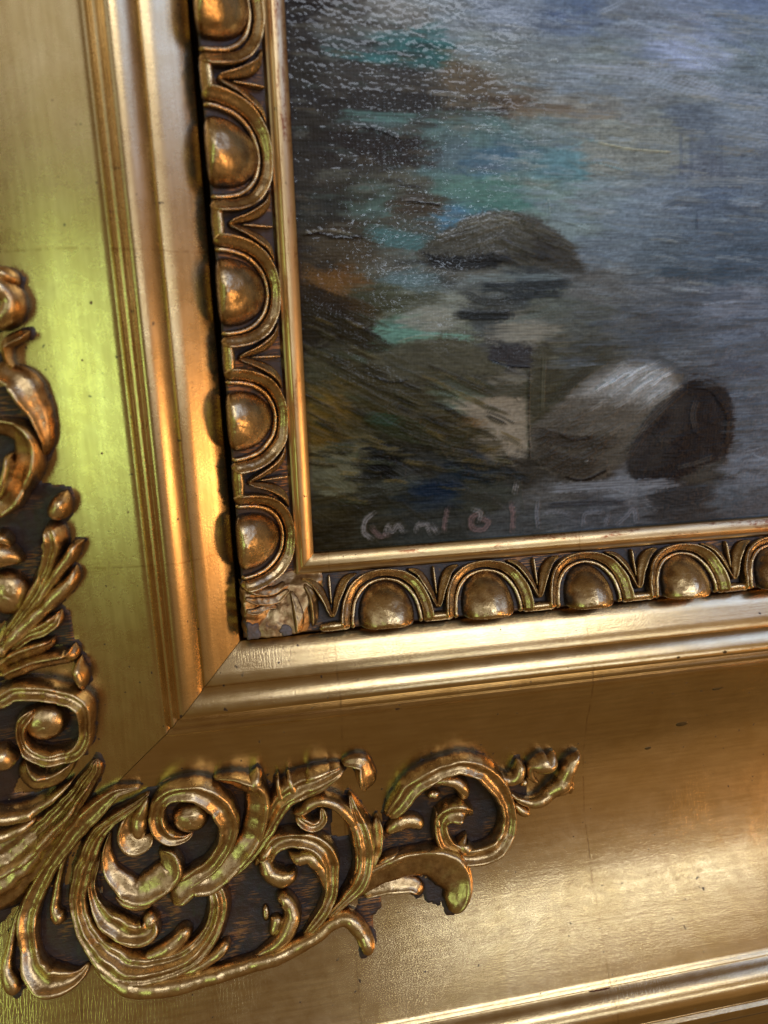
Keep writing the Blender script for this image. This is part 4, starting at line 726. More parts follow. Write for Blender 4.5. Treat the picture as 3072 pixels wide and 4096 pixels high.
 ('s',0.67,(40,36,26),0.5,0.7,[(40.0,28.0),(49.5,26.0),(57.7,23.8)]),
 ('s',0.67,(74,68,52),0.5,0.7,[(42.1,26.6),(51.7,24.9),(59.3,23.0)]),
 ('s',0.67,(40,36,26),0.5,0.7,[(44.2,25.2),(53.8,23.9),(60.8,22.1)]),
 ('p',0.77,(82,75,66),0.95,0.15,[(69.8,34.7),(76.3,40.4),(83.0,44.7),(88.8,49.1),(95.6,52.5),(104.6,53.7),(113.9,52.3),(120.9,48.8),(118.7,43.3),(112.9,37.8),(107.2,30.4),(102.9,22.9),(94.4,17.3),(84.2,17.0),(75.9,21.1),(70.3,24.8)]),
 ('p',2.12,(122,120,119),0.9,0.15,[(83.0,44.5),(90.8,49.5),(98.6,52.4),(106.6,53.3),(116.0,50.9),(118.8,45.2),(109.6,39.9),(97.2,41.8)]),
 ('p',1.93,(66,60,52),0.6,0.15,[(70.6,34.2),(83.3,37.3),(102.0,30.7),(101.5,21.0),(84.2,17.0),(71.9,22.8)]),
 ('s',1.25,(140,140,143),0.34,0.8,[(91.9,45.7),(97.3,49.4),(102.7,51.8)]),
 ('s',1.25,(140,140,143),0.34,0.8,[(96.1,44.2),(101.4,48.2),(106.8,50.7)]),
 ('s',1.25,(140,140,143),0.34,0.8,[(99.9,47.7),(104.3,50.4),(108.8,52.0)]),
 ('s',1.25,(140,140,143),0.34,0.8,[(103.2,43.0),(107.6,47.0),(112.0,49.6)]),
 ('s',1.25,(140,140,143),0.34,0.8,[(107.5,40.0),(111.9,44.3),(116.3,47.1)]),
 ('s',1.25,(140,140,143),0.34,0.8,[(101.8,50.4),(106.7,51.6),(111.8,52.4)]),
 ('s',1.25,(140,140,143),0.34,0.8,[(93.8,48.9),(98.2,51.0),(102.6,52.4)]),
 ('s',2.5,(46,40,34),0.75,0.4,[(71.6,33.2),(81.6,29.9),(96.9,29.0)]),
 ('s',3.47,(48,42,36),0.8,0.4,[(73.3,26.5),(81.9,22.2),(93.2,20.5)]),
 ('s',0.67,(24,21,20),0.8,0.6,[(81.6,18.3),(88.3,16.9),(96.4,19.9)]),
 ('s',0.58,(36,30,26),0.7,0.8,[(79.6,31.9),(84.6,30.2),(90.7,30.8)]),
 ('s',0.48,(190,190,190),0.6,1.5,[(88.0,23.0),(89.2,23.3)]),
 ('p',0.67,(28,28,31),0.97,0.15,[(118.7,43.3),(123.6,47.6),(130.1,47.5),(137.1,42.3),(140.6,34.6),(140.8,26.7),(138.1,21.7),(130.4,19.3),(121.0,14.7),(107.2,14.6),(103.2,19.0),(103.5,25.8),(107.0,33.3),(112.8,38.8)]),
 ('s',1.25,(62,58,56),0.6,0.5,[(126.1,41.1),(125.1,36.3),(126.6,31.4)]),
 ('s',1.06,(72,68,62),0.7,0.4,[(121.8,19.0),(128.1,20.3),(133.4,21.9)]),
 ('s',0.96,(52,50,50),0.6,0.4,[(111.2,32.2),(118.1,25.0)]),
 ('s',0.77,(20,20,22),0.7,0.5,[(132.5,42.7),(137.6,34.8),(137.9,26.9)]),
 ('p',2.5,(58,54,50),0.55,0.15,[(107.9,34.2),(116.8,41.5),(124.0,43.1),(122.9,31.6),(115.3,20.2),(104.9,16.9),(101.4,23.0)]),
 ('s',1.93,(44,42,42),0.6,0.5,[(105.7,28.6),(112.8,38.3),(120.7,44.6)]),
 ('s',1.54,(70,66,62),0.5,0.5,[(103.4,24.8),(109.0,34.2),(116.8,41.5)]),
 ('s',2.12,(36,35,36),0.6,0.5,[(123.7,46.8),(131.2,45.4),(138.3,38.6)]),
 ('s',1.1,(85,78,68),0.42,0.6,[(79.8,33.5),(81.7,35.2),(84.5,35.9)]),
 ('s',0.98,(165,164,165),0.42,0.6,[(109.3,42.7),(111.7,43.8),(113.6,44.9)]),
 ('s',1.02,(158,157,158),0.42,0.6,[(98.4,46.7),(101.4,48.0),(104.0,49.5)]),
 ('s',0.66,(51,46,39),0.42,0.6,[(71.2,26.0),(74.2,27.3),(76.6,28.7)]),
 ('s',1.29,(65,58,50),0.42,0.6,[(87.8,23.6),(90.0,25.2),(92.8,26.1)]),
 ('s',0.86,(58,52,45),0.42,0.6,[(79.2,17.9),(81.7,19.3),(84.2,20.4)]),
 ('s',1.14,(95,87,76),0.42,0.6,[(85.0,31.6),(88.1,32.6),(90.4,34.3)]),
 ('s',1.06,(65,58,49),0.42,0.6,[(75.6,21.6),(79.0,23.5),(82.1,24.9)]),
 ('s',0.85,(48,43,36),0.42,0.6,[(72.7,24.5),(75.3,25.3),(77.5,26.9)]),
 ('s',0.88,(60,54,46),0.42,0.6,[(70.9,31.7),(73.1,32.2),(74.6,33.6)]),
 ('s',1.09,(132,131,132),0.42,0.6,[(96.9,51.4),(98.7,52.9),(101.1,53.5)]),
 ('s',0.92,(129,125,120),0.42,0.6,[(109.8,40.1),(113.1,41.7),(116.5,43.4)]),
 ('s',1.33,(85,78,69),0.42,0.6,[(99.8,30.5),(102.5,31.9),(105.1,33.2)]),
 ('s',1.02,(164,163,164),0.42,0.6,[(103.2,43.7),(105.5,45.3),(107.7,46.0)]),
 ('s',1.1,(85,78,69),0.42,0.6,[(89.1,32.1),(90.6,32.9),(92.8,33.9)]),
 ('s',1.18,(60,54,46),0.42,0.6,[(91.3,28.0),(93.2,29.6),(96.0,30.4)]),
 ('s',0.91,(76,69,61),0.42,0.6,[(79.9,36.5),(82.5,38.0),(85.3,39.2)]),
 ('s',0.66,(124,119,115),0.42,0.6,[(97.0,41.6),(99.4,42.6),(101.7,44.0)]),
 ('s',1.15,(134,133,134),0.42,0.6,[(107.6,43.6),(109.3,44.8),(111.8,45.7)]),
 ('s',0.76,(63,57,49),0.42,0.6,[(84.8,22.5),(87.2,23.6),(89.8,25.0)]),
 ('s',0.77,(127,122,118),0.42,0.6,[(92.8,45.4),(95.7,46.6),(98.9,48.4)]),
 ('s',0.85,(47,42,36),0.42,0.6,[(100.5,22.7),(103.1,24.1),(105.2,25.1)]),
 ('s',1.32,(79,72,63),0.42,0.6,[(84.8,37.9),(86.9,39.6),(89.7,40.3)]),
 ('s',1.02,(59,53,45),0.42,0.6,[(78.5,25.8),(81.4,27.5),(84.7,28.9)]),
 ('s',1.31,(91,88,85),0.42,0.6,[(95.9,41.8),(99.2,42.9),(102.0,44.8)]),
 ('s',1.02,(146,145,146),0.42,0.6,[(104.3,46.0),(106.5,46.7),(108.8,48.3)]),
 ('s',0.99,(128,123,119),0.42,0.6,[(98.1,40.2),(100.5,41.4),(102.5,42.4)]),
 ('s',1.22,(71,65,57),0.42,0.6,[(77.1,33.6),(80.5,34.9),(83.1,36.7)]),
 ('s',1.21,(81,74,65),0.42,0.6,[(81.2,34.0),(83.2,35.7),(86.0,36.5)]),
 ('s',0.87,(127,126,127),0.42,0.6,[(109.3,48.7),(111.7,49.9),(114.4,51.3)]),
 ('s',0.73,(104,100,96),0.42,0.6,[(96.9,39.6),(99.1,40.4),(101.1,41.7)]),
 ('s',0.92,(91,83,73),0.42,0.6,[(76.3,39.7),(79.2,40.9),(81.7,42.4)]),
 ('s',0.95,(121,116,112),0.42,0.6,[(88.8,39.2),(91.5,40.6),(93.9,41.8)]),
 ('s',0.95,(67,62,54),0.42,0.6,[(79.6,33.6),(82.4,34.7),(85.3,36.4)]),
 ('s',1.13,(92,84,74),0.42,0.6,[(81.2,36.6),(83.5,37.3),(85.1,38.6)]),
 ('s',1.07,(47,42,36),0.42,0.6,[(101.3,25.2),(103.5,26.9),(106.7,27.9)]),
 ('s',1.29,(115,115,115),0.42,0.6,[(105.8,50.7),(107.4,52.1),(109.6,52.7)]),
 ('s',1.26,(147,146,147),0.42,0.6,[(108.2,47.2),(111.7,48.7),(114.4,50.4)]),
 ('s',1.17,(138,137,138),0.42,0.6,[(105.9,50.4),(108.6,51.7),(111.9,53.4)]),
 ('s',0.77,(73,67,59),0.42,0.6,[(83.3,32.3),(86.2,33.7),(89.4,35.3)]),
 ('s',0.9,(107,103,99),0.42,0.6,[(105.1,37.8),(107.4,39.4),(109.9,40.2)]),
 ('s',1.2,(60,53,46),0.42,0.6,[(89.0,25.7),(91.3,26.7),(93.2,27.8)]),
 ('s',0.71,(70,64,56),0.42,0.6,[(91.3,28.9),(94.7,30.1),(97.7,32.1)]),
 ('s',0.83,(71,65,57),0.42,0.6,[(92.8,36.3),(95.5,37.7),(98.7,39.2)]),
 ('s',1.07,(63,57,49),0.42,0.6,[(82.8,27.4),(85.0,28.9),(87.6,29.9)]),
 ('s',1.21,(104,100,96),0.42,0.6,[(86.3,46.7),(88.3,47.4),(90.9,49.0)]),
 ('s',1.24,(92,85,74),0.42,0.6,[(91.6,30.8),(94.2,32.1),(96.7,33.4)]),
 ('s',0.81,(55,49,42),0.42,0.6,[(87.2,25.7),(90.2,27.1),(93.8,29.0)]),
 ('s',0.77,(124,123,124),0.42,0.6,[(110.1,43.3),(112.4,44.0),(114.3,45.4)]),
 ('s',0.95,(127,126,127),0.42,0.6,[(111.4,42.2),(114.8,44.2),(117.8,45.4)]),
 ('s',1.07,(52,47,40),0.42,0.6,[(73.1,23.3),(75.5,24.9),(77.6,25.6)]),
 ('s',1.07,(72,66,58),0.42,0.6,[(84.2,37.2),(87.1,38.5),(89.2,39.7)]),
 ('s',0.72,(147,146,147),0.42,0.6,[(94.2,48.3),(96.8,49.0),(98.6,50.5)]),
 ('s',1.14,(51,45,39),0.42,0.6,[(86.2,24.4),(89.4,25.6),(92.2,27.4)]),
 ('s',1.03,(59,53,45),0.42,0.6,[(80.5,25.3),(83.5,26.9),(87.1,28.6)]),
 ('s',0.77,(57,51,44),0.42,0.6,[(85.2,26.6),(88.1,27.9),(90.9,29.5)]),
 ('s',1.33,(47,42,36),0.42,0.6,[(76.9,20.7),(79.4,22.3),(82.5,23.5)]),
 ('s',0.97,(86,79,69),0.42,0.6,[(103.7,30.2),(106.2,31.9),(109.1,32.9)]),
 ('s',1.18,(56,50,43),0.42,0.6,[(71.1,27.4),(73.9,29.1),(77.0,30.3)]),
 ('s',0.82,(56,50,43),0.42,0.6,[(88.0,21.2),(90.1,22.3),(91.7,23.1)]),
 ('s',0.9,(90,83,73),0.42,0.6,[(83.9,38.3),(86.8,40.0),(89.2,40.9)]),
 ('s',0.78,(48,43,37),0.42,0.6,[(73.4,25.0),(76.2,26.2),(79.2,27.9)]),
 ('s',1.03,(121,120,121),0.42,0.6,[(96.5,47.1),(98.9,48.6),(101.2,49.6)]),
 ('s',1.3,(62,56,48),0.42,0.6,[(81.2,25.0),(83.4,26.0),(84.9,26.9)]),
 ('s',1.14,(97,89,78),0.42,0.6,[(95.0,31.1),(97.7,32.2),(100.6,33.9)]),
 ('s',1.21,(65,60,52),0.42,0.6,[(91.5,30.5),(94.5,32.0),(97.3,33.5)]),
 ('s',0.66,(82,75,66),0.42,0.6,[(94.0,36.1),(96.1,37.0),(98.2,38.2)]),
 ('s',0.74,(94,86,76),0.42,0.6,[(89.1,31.8),(92.6,33.3),(95.6,35.1)]),
 ('s',1.27,(47,42,36),0.42,0.6,[(83.9,21.0),(86.9,22.0),(89.7,23.9)]),
 ('s',0.96,(64,57,49),0.42,0.6,[(84.5,23.1),(88.0,24.7),(91.0,26.4)]),
 ('s',0.95,(83,76,66),0.42,0.6,[(75.4,35.2),(78.4,36.8),(81.1,38.0)]),
 ('s',1.3,(48,43,37),0.42,0.6,[(91.3,25.0),(93.9,26.4),(96.2,27.5)]),
 ('s',0.64,(72,66,58),0.42,0.6,[(85.9,33.6),(88.4,34.7),(91.3,36.3)]),
 ('s',0.76,(72,66,58),0.42,0.6,[(75.3,37.0),(77.3,38.3),(79.5,39.0)]),
 ('s',0.97,(66,60,53),0.42,0.6,[(76.8,35.9),(78.6,36.7),(80.5,37.8)]),
 ('s',0.76,(136,135,136),0.42,0.6,[(115.9,44.0),(118.0,45.1),(119.8,46.0)]),
 ('s',1.33,(110,106,102),0.42,0.6,[(102.9,41.9),(105.7,43.7),(109.0,45.0)]),
 ('s',0.7,(52,46,40),0.42,0.6,[(81.1,23.3),(84.0,24.2),(86.7,26.1)]),
 ('s',1.36,(49,44,37),0.42,0.6,[(70.1,29.6),(73.3,30.9),(76.4,32.7)]),
 ('s',1.14,(128,127,128),0.42,0.6,[(109.3,47.8),(112.0,49.3),(114.1,50.2)]),
 ('s',0.67,(170,170,174),0.6,1.2,[(90.6,45.0),(93.9,47.2),(97.4,48.8)]),
 ('s',0.67,(170,170,174),0.6,1.2,[(96.0,47.2),(99.3,49.5),(102.8,51.0)]),
 ('s',0.67,(170,170,174),0.6,1.2,[(100.9,48.9),(104.2,51.2),(107.8,52.7)]),
 ('s',0.67,(170,170,174),0.6,1.2,[(105.8,47.8),(109.1,50.1),(112.7,51.6)]),
 ('s',0.67,(170,170,174),0.6,1.2,[(109.8,46.3),(113.1,48.6),(116.7,50.1)]),
 ('s',0.67,(170,170,174),0.6,1.2,[(103.2,44.5),(106.6,46.7),(110.2,48.3)]),
 ('s',1.48,(42,42,46),0.4,0.05,[(131.7,26.8),(131.4,22.9),(131.2,18.5)]),
 ('s',1.95,(24,24,28),0.4,0.05,[(132.4,34.2),(132.6,31.1),(132.0,28.3)]),
 ('s',1.86,(30,30,34),0.4,0.05,[(113.1,26.6),(109.5,23.6),(106.6,20.0)]),
 ('s',2.13,(27,27,30),0.4,0.05,[(132.8,29.4),(135.4,25.8),(137.6,21.8)]),
 ('s',1.14,(30,30,33),0.4,0.05,[(121.1,17.9),(119.1,16.0),(116.9,13.6)]),
 ('s',1.29,(21,21,25),0.4,0.05,[(127.5,30.4),(127.6,27.9),(127.2,25.5)]),
 ('s',1.79,(23,23,27),0.4,0.05,[(125.4,19.7),(122.5,16.9),(120.5,14.6)]),
 ('s',1.6,(30,30,33),0.4,0.05,[(126.6,21.3),(126.2,18.3),(126.2,16.0)]),
 ('s',1.84,(34,34,38),0.4,0.05,[(126.7,30.1),(126.6,26.3),(126.1,22.1)]),
 ('s',1.6,(28,28,31),0.4,0.05,[(136.7,35.0),(138.6,32.6),(140.3,29.4)]),
 ('s',1.83,(34,34,38),0.4,0.05,[(117.7,34.0),(115.8,32.2),(113.7,29.9)]),
 ('s',1.95,(22,22,26),0.4,0.05,[(117.2,35.9),(114.9,34.1),(113.2,31.7)]),
 ('s',1.27,(41,40,42),0.4,0.05,[(134.9,25.4),(136.9,22.4),(138.7,19.3)]),
 ('s',1.16,(24,24,27),0.4,0.05,[(122.6,30.3),(120.8,28.4),(118.7,26.2)]),
 ('s',1.56,(21,21,25),0.4,0.05,[(124.7,28.4),(122.6,26.2),(120.7,24.4)]),
 ('s',1.58,(41,41,46),0.4,0.05,[(130.5,40.4),(130.1,37.9),(130.1,35.3)]),
 ('s',1.56,(42,42,47),0.4,0.05,[(132.9,41.0),(133.1,37.9),(132.5,34.7)]),
 ('s',2.02,(41,41,46),0.4,0.05,[(137.0,39.6),(138.2,37.7),(139.8,35.3)]),
 ('s',1.04,(28,28,33),0.4,0.05,[(110.6,33.6),(108.2,30.5),(105.1,28.0)]),
 ('s',1.33,(27,27,30),0.4,0.05,[(119.8,18.1),(117.2,15.1),(114.8,12.9)]),
 ('s',1.34,(40,39,41),0.4,0.05,[(132.5,30.6),(135.0,27.0),(137.1,23.3)]),
 ('s',1.94,(28,28,33),0.4,0.05,[(122.2,30.1),(119.5,27.0),(116.3,23.9)]),
 ('s',1.06,(24,24,26),0.4,0.05,[(130.8,38.8),(130.8,35.8),(130.4,33.5)]),
 ('s',1.81,(41,40,42),0.4,0.05,[(134.9,34.8),(136.8,31.9),(139.2,28.1)]),
 ('s',1.38,(35,35,39),0.4,0.05,[(110.9,22.7),(108.6,20.8),(106.8,18.5)]),
 ('s',2.07,(27,27,29),0.4,0.05,[(125.0,30.7),(123.2,28.0),(120.8,26.3)]),
 ('s',1.38,(27,27,30),0.4,0.05,[(124.7,50.0),(124.7,46.2),(124.2,43.1)]),
 ('s',2.2,(50,49,52),0.4,0.05,[(109.5,28.8),(107.2,26.5),(104.6,23.7)]),
 ('s',1.37,(40,39,41),0.4,0.05,[(134.8,43.9),(137.1,40.7),(138.4,38.4)]),
 ('s',1.54,(23,23,27),0.4,0.05,[(116.7,37.5),(114.7,35.1),(112.1,32.7)]),
 ('s',2.03,(29,29,32),0.4,0.05,[(128.2,47.2),(127.5,43.9),(127.7,40.1)]),
 ('s',1.63,(24,24,26),0.4,0.05,[(115.1,34.5),(112.5,32.5),(110.5,29.8)]),
 ('s',1.21,(46,45,47),0.4,0.05,[(130.2,27.6),(129.6,24.0),(129.8,20.9)]),
 ('s',1.07,(38,37,39),0.4,0.05,[(124.6,37.2),(122.2,35.4),(120.5,32.9)]),
 ('s',1.09,(74,71,62),0.55,0.7,[(44.7,90.7),(48.9,92.2),(53.7,93.5)]),
 ('s',1.06,(73,70,61),0.55,0.7,[(39.7,90.0),(42.1,90.5),(44.9,91.6)]),
 ('s',0.79,(82,78,68),0.55,0.7,[(53.7,88.3),(57.3,87.0),(61.1,85.7)]),
 ('s',0.98,(91,88,78),0.55,0.7,[(46.2,94.3),(49.5,95.1),(53.1,96.4)]),
 ('s',0.71,(85,81,71),0.55,0.7,[(65.6,94.7),(70.3,93.5),(74.6,91.7)]),
 ('s',0.87,(83,81,71),0.55,0.7,[(59.4,97.9),(63.0,96.9),(67.2,95.3)]),
 ('s',0.69,(77,74,64),0.55,0.7,[(50.9,88.4),(54.2,89.4),(57.5,90.5)]),
 ('s',0.86,(70,67,58),0.55,0.7,[(47.7,88.2),(50.7,89.1),(53.6,90.1)]),
 ('s',0.94,(43,42,40),0.55,0.7,[(63.9,87.9),(68.0,86.1),(72.4,85.1)]),
 ('s',1.12,(85,82,72),0.55,0.7,[(45.6,93.7),(49.5,95.1),(53.1,96.1)]),
 ('s',1.0,(89,86,76),0.55,0.7,[(52.8,94.6),(55.3,93.6),(58.4,92.7)]),
 ('s',0.75,(64,61,53),0.55,0.7,[(57.7,89.9),(60.7,89.2),(64.1,87.7)]),
 ('s',0.96,(81,78,69),0.55,0.7,[(55.6,97.8),(59.1,96.6),(62.8,95.5)]),
 ('s',0.58,(77,74,64),0.55,0.7,[(48.2,89.9),(52.7,91.4),(57.1,92.7)]),
 ('s',0.96,(58,55,48),0.55,0.7,[(42.5,90.5),(45.2,91.4),(48.2,92.3)]),
 ('s',0.73,(63,61,53),0.55,0.7,[(48.2,86.0),(52.4,87.3),(56.6,88.6)]),
 ('s',0.78,(110,107,94),0.55,0.7,[(58.0,96.7),(61.2,95.9),(63.9,94.8)]),
 ('s',0.88,(101,98,86),0.55,0.7,[(54.3,96.5),(57.6,95.6),(60.3,94.5)]),
 ('s',0.56,(82,79,69),0.55,0.7,[(44.8,87.2),(49.1,88.3),(53.0,89.8)]),
 ('s',0.9,(53,52,50),0.55,0.7,[(47.2,84.5),(50.1,85.4),(53.6,86.5)]),
 ('s',0.91,(42,41,39),0.55,0.7,[(62.3,86.0),(65.7,85.3),(68.5,83.9)]),
 ('s',1.02,(41,40,38),0.55,0.7,[(55.9,85.9),(59.3,84.4),(63.2,83.4)]),
 ('s',0.8,(43,42,40),0.55,0.7,[(70.4,85.5),(74.3,84.5),(77.5,83.1)]),
 ('s',0.74,(74,71,61),0.55,0.7,[(58.1,93.9),(62.0,92.8),(65.8,91.3)]),
 ('s',0.79,(72,69,60),0.55,0.7,[(71.2,90.5),(75.7,88.8),(79.8,87.7)]),
 ('s',0.58,(62,60,52),0.55,0.7,[(60.2,92.0),(64.6,90.1),(69.1,89.0)]),
 ('s',0.72,(50,49,47),0.55,0.7,[(55.5,86.7),(58.6,85.2),(62.0,84.4)]),
 ('s',0.66,(68,65,56),0.55,0.7,[(64.0,88.2),(66.9,87.2),(70.2,86.0)]),
 ('s',0.62,(62,59,52),0.55,0.7,[(66.1,95.6),(69.3,94.8),(72.6,93.4)]),
 ('s',0.84,(77,74,64),0.55,0.7,[(69.9,93.3),(73.1,92.3),(76.2,91.2)]),
 ('s',0.53,(94,91,80),0.55,0.7,[(49.2,95.2),(52.6,96.3),(56.4,97.5)]),
 ('s',0.81,(72,69,60),0.55,0.7,[(51.6,89.5),(54.8,90.4),(58.3,91.5)]),
 ('s',0.73,(42,41,39),0.55,0.7,[(52.1,84.4),(54.7,85.4),(57.8,86.1)]),
 ('s',0.55,(68,65,56),0.55,0.7,[(59.9,96.8),(64.4,95.2),(69.1,93.8)]),
 ('s',0.87,(74,71,62),0.55,0.7,[(59.7,89.1),(64.5,87.7),(69.2,85.9)]),
 ('s',1.08,(76,73,63),0.55,0.7,[(46.1,90.3),(50.5,91.7),(55.0,93.1)]),
 ('s',0.7,(62,60,52),0.55,0.7,[(67.5,92.6),(70.7,91.2),(74.3,90.3)]),
 ('s',0.81,(83,80,69),0.55,0.7,[(65.5,93.8),(68.5,92.9),(71.4,91.9)]),
 ('s',0.89,(78,75,65),0.55,0.7,[(74.3,90.7),(77.9,89.9),(81.2,88.4)]),
 ('s',0.75,(60,58,50),0.55,0.7,[(62.4,97.0),(66.2,95.9),(70.0,94.5)]),
 ('s',0.68,(64,61,53),0.55,0.7,[(44.3,89.5),(48.1,91.0),(52.2,92.0)]),
 ('s',0.68,(102,99,87),0.55,0.7,[(49.4,94.3),(52.9,95.0),(56.0,96.4)]),
 ('s',0.73,(67,64,56),0.55,0.7,[(63.1,95.0),(66.0,93.7),(69.4,92.9)]),
 ('s',0.82,(37,36,35),0.55,0.7,[(38.3,85.0),(41.4,86.2),(43.9,86.7)]),
 ('s',0.78,(85,82,71),0.55,0.7,[(51.6,88.3),(55.2,89.7),(59.1,90.7)]),
 ('s',0.91,(77,74,64),0.55,0.7,[(38.9,86.4),(41.6,87.2),(44.7,88.2)]),
 ('s',0.65,(38,38,36),0.55,0.7,[(58.3,84.9),(62.0,84.1),(65.1,82.6)]),
 ('s',1.01,(89,86,76),0.55,0.7,[(52.5,92.5),(55.4,93.6),(58.0,94.3)]),
 ('s',0.83,(75,72,63),0.55,0.7,[(62.8,97.4),(67.0,96.1),(71.0,94.7)]),
 ('s',0.56,(81,78,67),0.55,0.7,[(63.2,92.2),(66.3,91.3),(69.1,90.2)]),
 ('s',0.65,(37,36,35),0.55,0.7,[(65.9,86.7),(68.9,85.5),(72.7,84.4)]),
 ('s',0.66,(70,67,58),0.55,0.7,[(75.1,88.5),(78.8,87.4),(83.3,85.8)]),
 ('s',0.59,(85,82,71),0.55,0.7,[(39.7,90.9),(43.1,92.2),(46.3,93.0)]),
 ('s',0.91,(96,93,82),0.55,0.7,[(59.1,95.5),(63.0,94.4),(66.2,93.1)]),
 ('s',0.79,(62,60,52),0.55,0.7,[(58.3,89.9),(62.7,88.6),(67.0,87.0)]),
 ('s',0.66,(72,69,60),0.55,0.7,[(39.5,89.2),(42.6,90.4),(45.7,91.2)]),
 ('s',0.53,(58,55,48),0.55,0.7,[(68.5,88.4),(72.9,87.3),(77.2,85.4)]),
 ('s',0.7,(67,64,56),0.55,0.7,[(56.4,91.6),(59.2,90.7),(61.6,89.8)]),
 ('s',0.77,(47,46,44),0.55,0.7,[(68.4,87.1),(71.8,86.3),(75.1,84.9)]),
 ('s',0.97,(68,66,57),0.55,0.7,[(64.0,95.1),(67.1,94.4),(69.9,93.1)]),
 ('s',0.47,(40,39,34),0.55,0.6,[(5.9,14.8),(8.7,14.1),(12.3,13.7)]),
 ('s',0.97,(73,65,43),0.55,0.6,[(43.3,39.3),(46.9,37.5),(50.8,35.7)]),
 ('s',0.81,(62,54,35),0.55,0.6,[(37.4,24.1),(41.9,22.9),(46.1,22.7)]),
 ('s',0.63,(62,55,36),0.55,0.6,[(11.0,39.5),(15.1,37.2),(19.0,35.5)]),
 ('s',0.69,(52,54,39),0.55,0.6,[(25.8,48.0),(29.1,46.1),(33.1,44.5)]),
 ('s',0.54,(40,36,26),0.55,0.6,[(45.3,51.6),(50.1,49.3),(54.4,47.5)]),
 ('s',0.72,(61,64,46),0.55,0.6,[(-2.4,50.6),(1.8,48.5),(6.2,46.3)]),
 ('s',0.94,(45,40,28),0.55,0.6,[(21.0,35.4),(25.5,33.0),(29.7,31.0)]),
 ('s',0.53,(40,36,26),0.55,0.6,[(2.6,39.7),(7.2,36.9),(11.9,34.9)]),
 ('s',0.7,(72,64,42),0.55,0.6,[(5.5,31.9),(9.6,31.5),(13.2,30.7)]),
 ('s',0.57,(35,31,22),0.55,0.6,[(15.7,51.7),(20.4,49.1),(25.3,47.0)]),
 ('s',0.68,(67,59,38),0.55,0.6,[(31.9,25.2),(36.4,24.7),(40.9,23.8)]),
 ('s',0.62,(37,33,24),0.55,0.6,[(47.2,21.2),(50.0,21.0),(52.9,20.3)]),
 ('s',0.49,(75,67,44),0.55,0.6,[(8.0,37.4),(12.6,35.4),(16.7,33.0)]),
 ('s',0.69,(76,61,30),0.55,0.6,[(8.4,17.1),(11.8,16.3),(14.8,16.0)]),
 ('s',0.77,(78,62,30),0.55,0.6,[(49.8,23.7),(52.7,22.9),(56.3,22.7)]),
 ('s',0.79,(57,51,35),0.55,0.6,[(19.3,63.6),(22.3,61.7),(26.0,60.5)]),
 ('s',0.53,(65,57,37),0.55,0.6,[(23.7,30.0),(28.2,28.9),(33.2,28.5)]),
 ('s',0.72,(33,32,28),0.55,0.6,[(27.5,51.0),(31.4,48.9),(35.2,47.3)]),
 ('s',0.56,(56,49,34),0.55,0.6,[(34.2,40.9),(37.3,39.9),(39.7,38.2)]),
 ('s',0.47,(31,30,27),0.55,0.6,[(0.2,42.9),(4.6,40.3),(8.9,38.5)]),
 ('s',0.89,(43,39,28),0.55,0.6,[(6.2,36.2),(10.3,34.2),(13.7,32.5)]),
 ('s',0.51,(28,27,24),0.55,0.6,[(55.6,39.1),(58.9,37.9),(61.7,36.2)]),
 ('s',0.85,(64,67,48),0.55,0.6,[(10.2,30.0),(12.7,29.6),(15.4,29.2)]),
 ('s',0.78,(46,40,28),0.55,0.6,[(53.5,28.6),(57.4,27.6),(61.9,27.3)]),
 ('s',0.96,(69,60,39),0.55,0.6,[(24.6,42.8),(28.7,40.6),(33.1,38.7)]),
 ('s',0.67,(39,35,25),0.55,0.6,[(0.3,28.0),(3.9,27.2),(7.5,26.8)]),
 ('s',0.66,(29,28,25),0.55,0.6,[(16.4,54.3),(20.4,52.4),(25.0,50.2)]),
 ('s',0.58,(54,56,40),0.55,0.6,[(14.7,47.5),(19.2,45.3),(24.3,42.8)]),
 ('s',0.75,(97,78,38),0.55,0.6,[(34.6,52.2),(39.8,50.1),(44.5,47.6)]),
 ('s',0.57,(38,37,32),0.55,0.6,[(54.9,40.7),(59.8,38.7),(64.4,36.3)]),
 ('s',0.85,(75,66,43),0.55,0.6,[(27.3,47.5),(32.0,45.1),(36.0,43.4)]),
 ('s',0.62,(94,75,36),0.55,0.6,[(59.6,34.2),(63.2,32.3),(66.6,30.9)]),
 ('s',0.88,(35,34,30),0.55,0.6,[(25.7,44.1),(28.3,42.8),(31.3,41.4)]),
 ('s',0.5,(73,65,43),0.55,0.6,[(32.2,55.5),(37.2,53.4),(42.1,50.9)]),
 ('s',0.64,(51,45,31),0.55,0.6,[(32.5,52.4),(35.0,51.2),(37.9,49.8)]),
 ('s',0.87,(46,47,34),0.55,0.6,[(50.9,44.3),(54.8,41.9),(59.1,40.5)]),
 ('s',0.65,(37,36,32),0.55,0.6,[(6.3,57.1),(9.2,55.7),(12.4,54.2)]),
 ('s',0.96,(88,79,52),0.55,0.6,[(40.4,49.0),(44.4,47.1),(48.1,45.4)]),
 ('s',0.68,(38,36,32),0.55,0.6,[(17.3,66.2),(19.9,64.7),(23.2,63.4)]),
 ('s',0.61,(63,57,37),0.55,0.6,[(24.9,58.5),(27.6,57.2),(30.6,55.9)]),
 ('s',0.65,(71,62,40),0.55,0.6,[(39.8,17.9),(44.2,17.0),(48.6,16.5)]),
 ('s',0.66,(48,50,36),0.55,0.6,[(50.6,50.7),(54.4,49.2),(58.0,47.3)]),
 ('s',0.98,(33,32,28),0.55,0.6,[(7.5,58.3),(10.6,56.9),(13.2,55.6)]),
 ('s',0.67,(86,77,50),0.55,0.6,[(5.2,23.5),(9.3,22.6),(13.8,22.0)]),
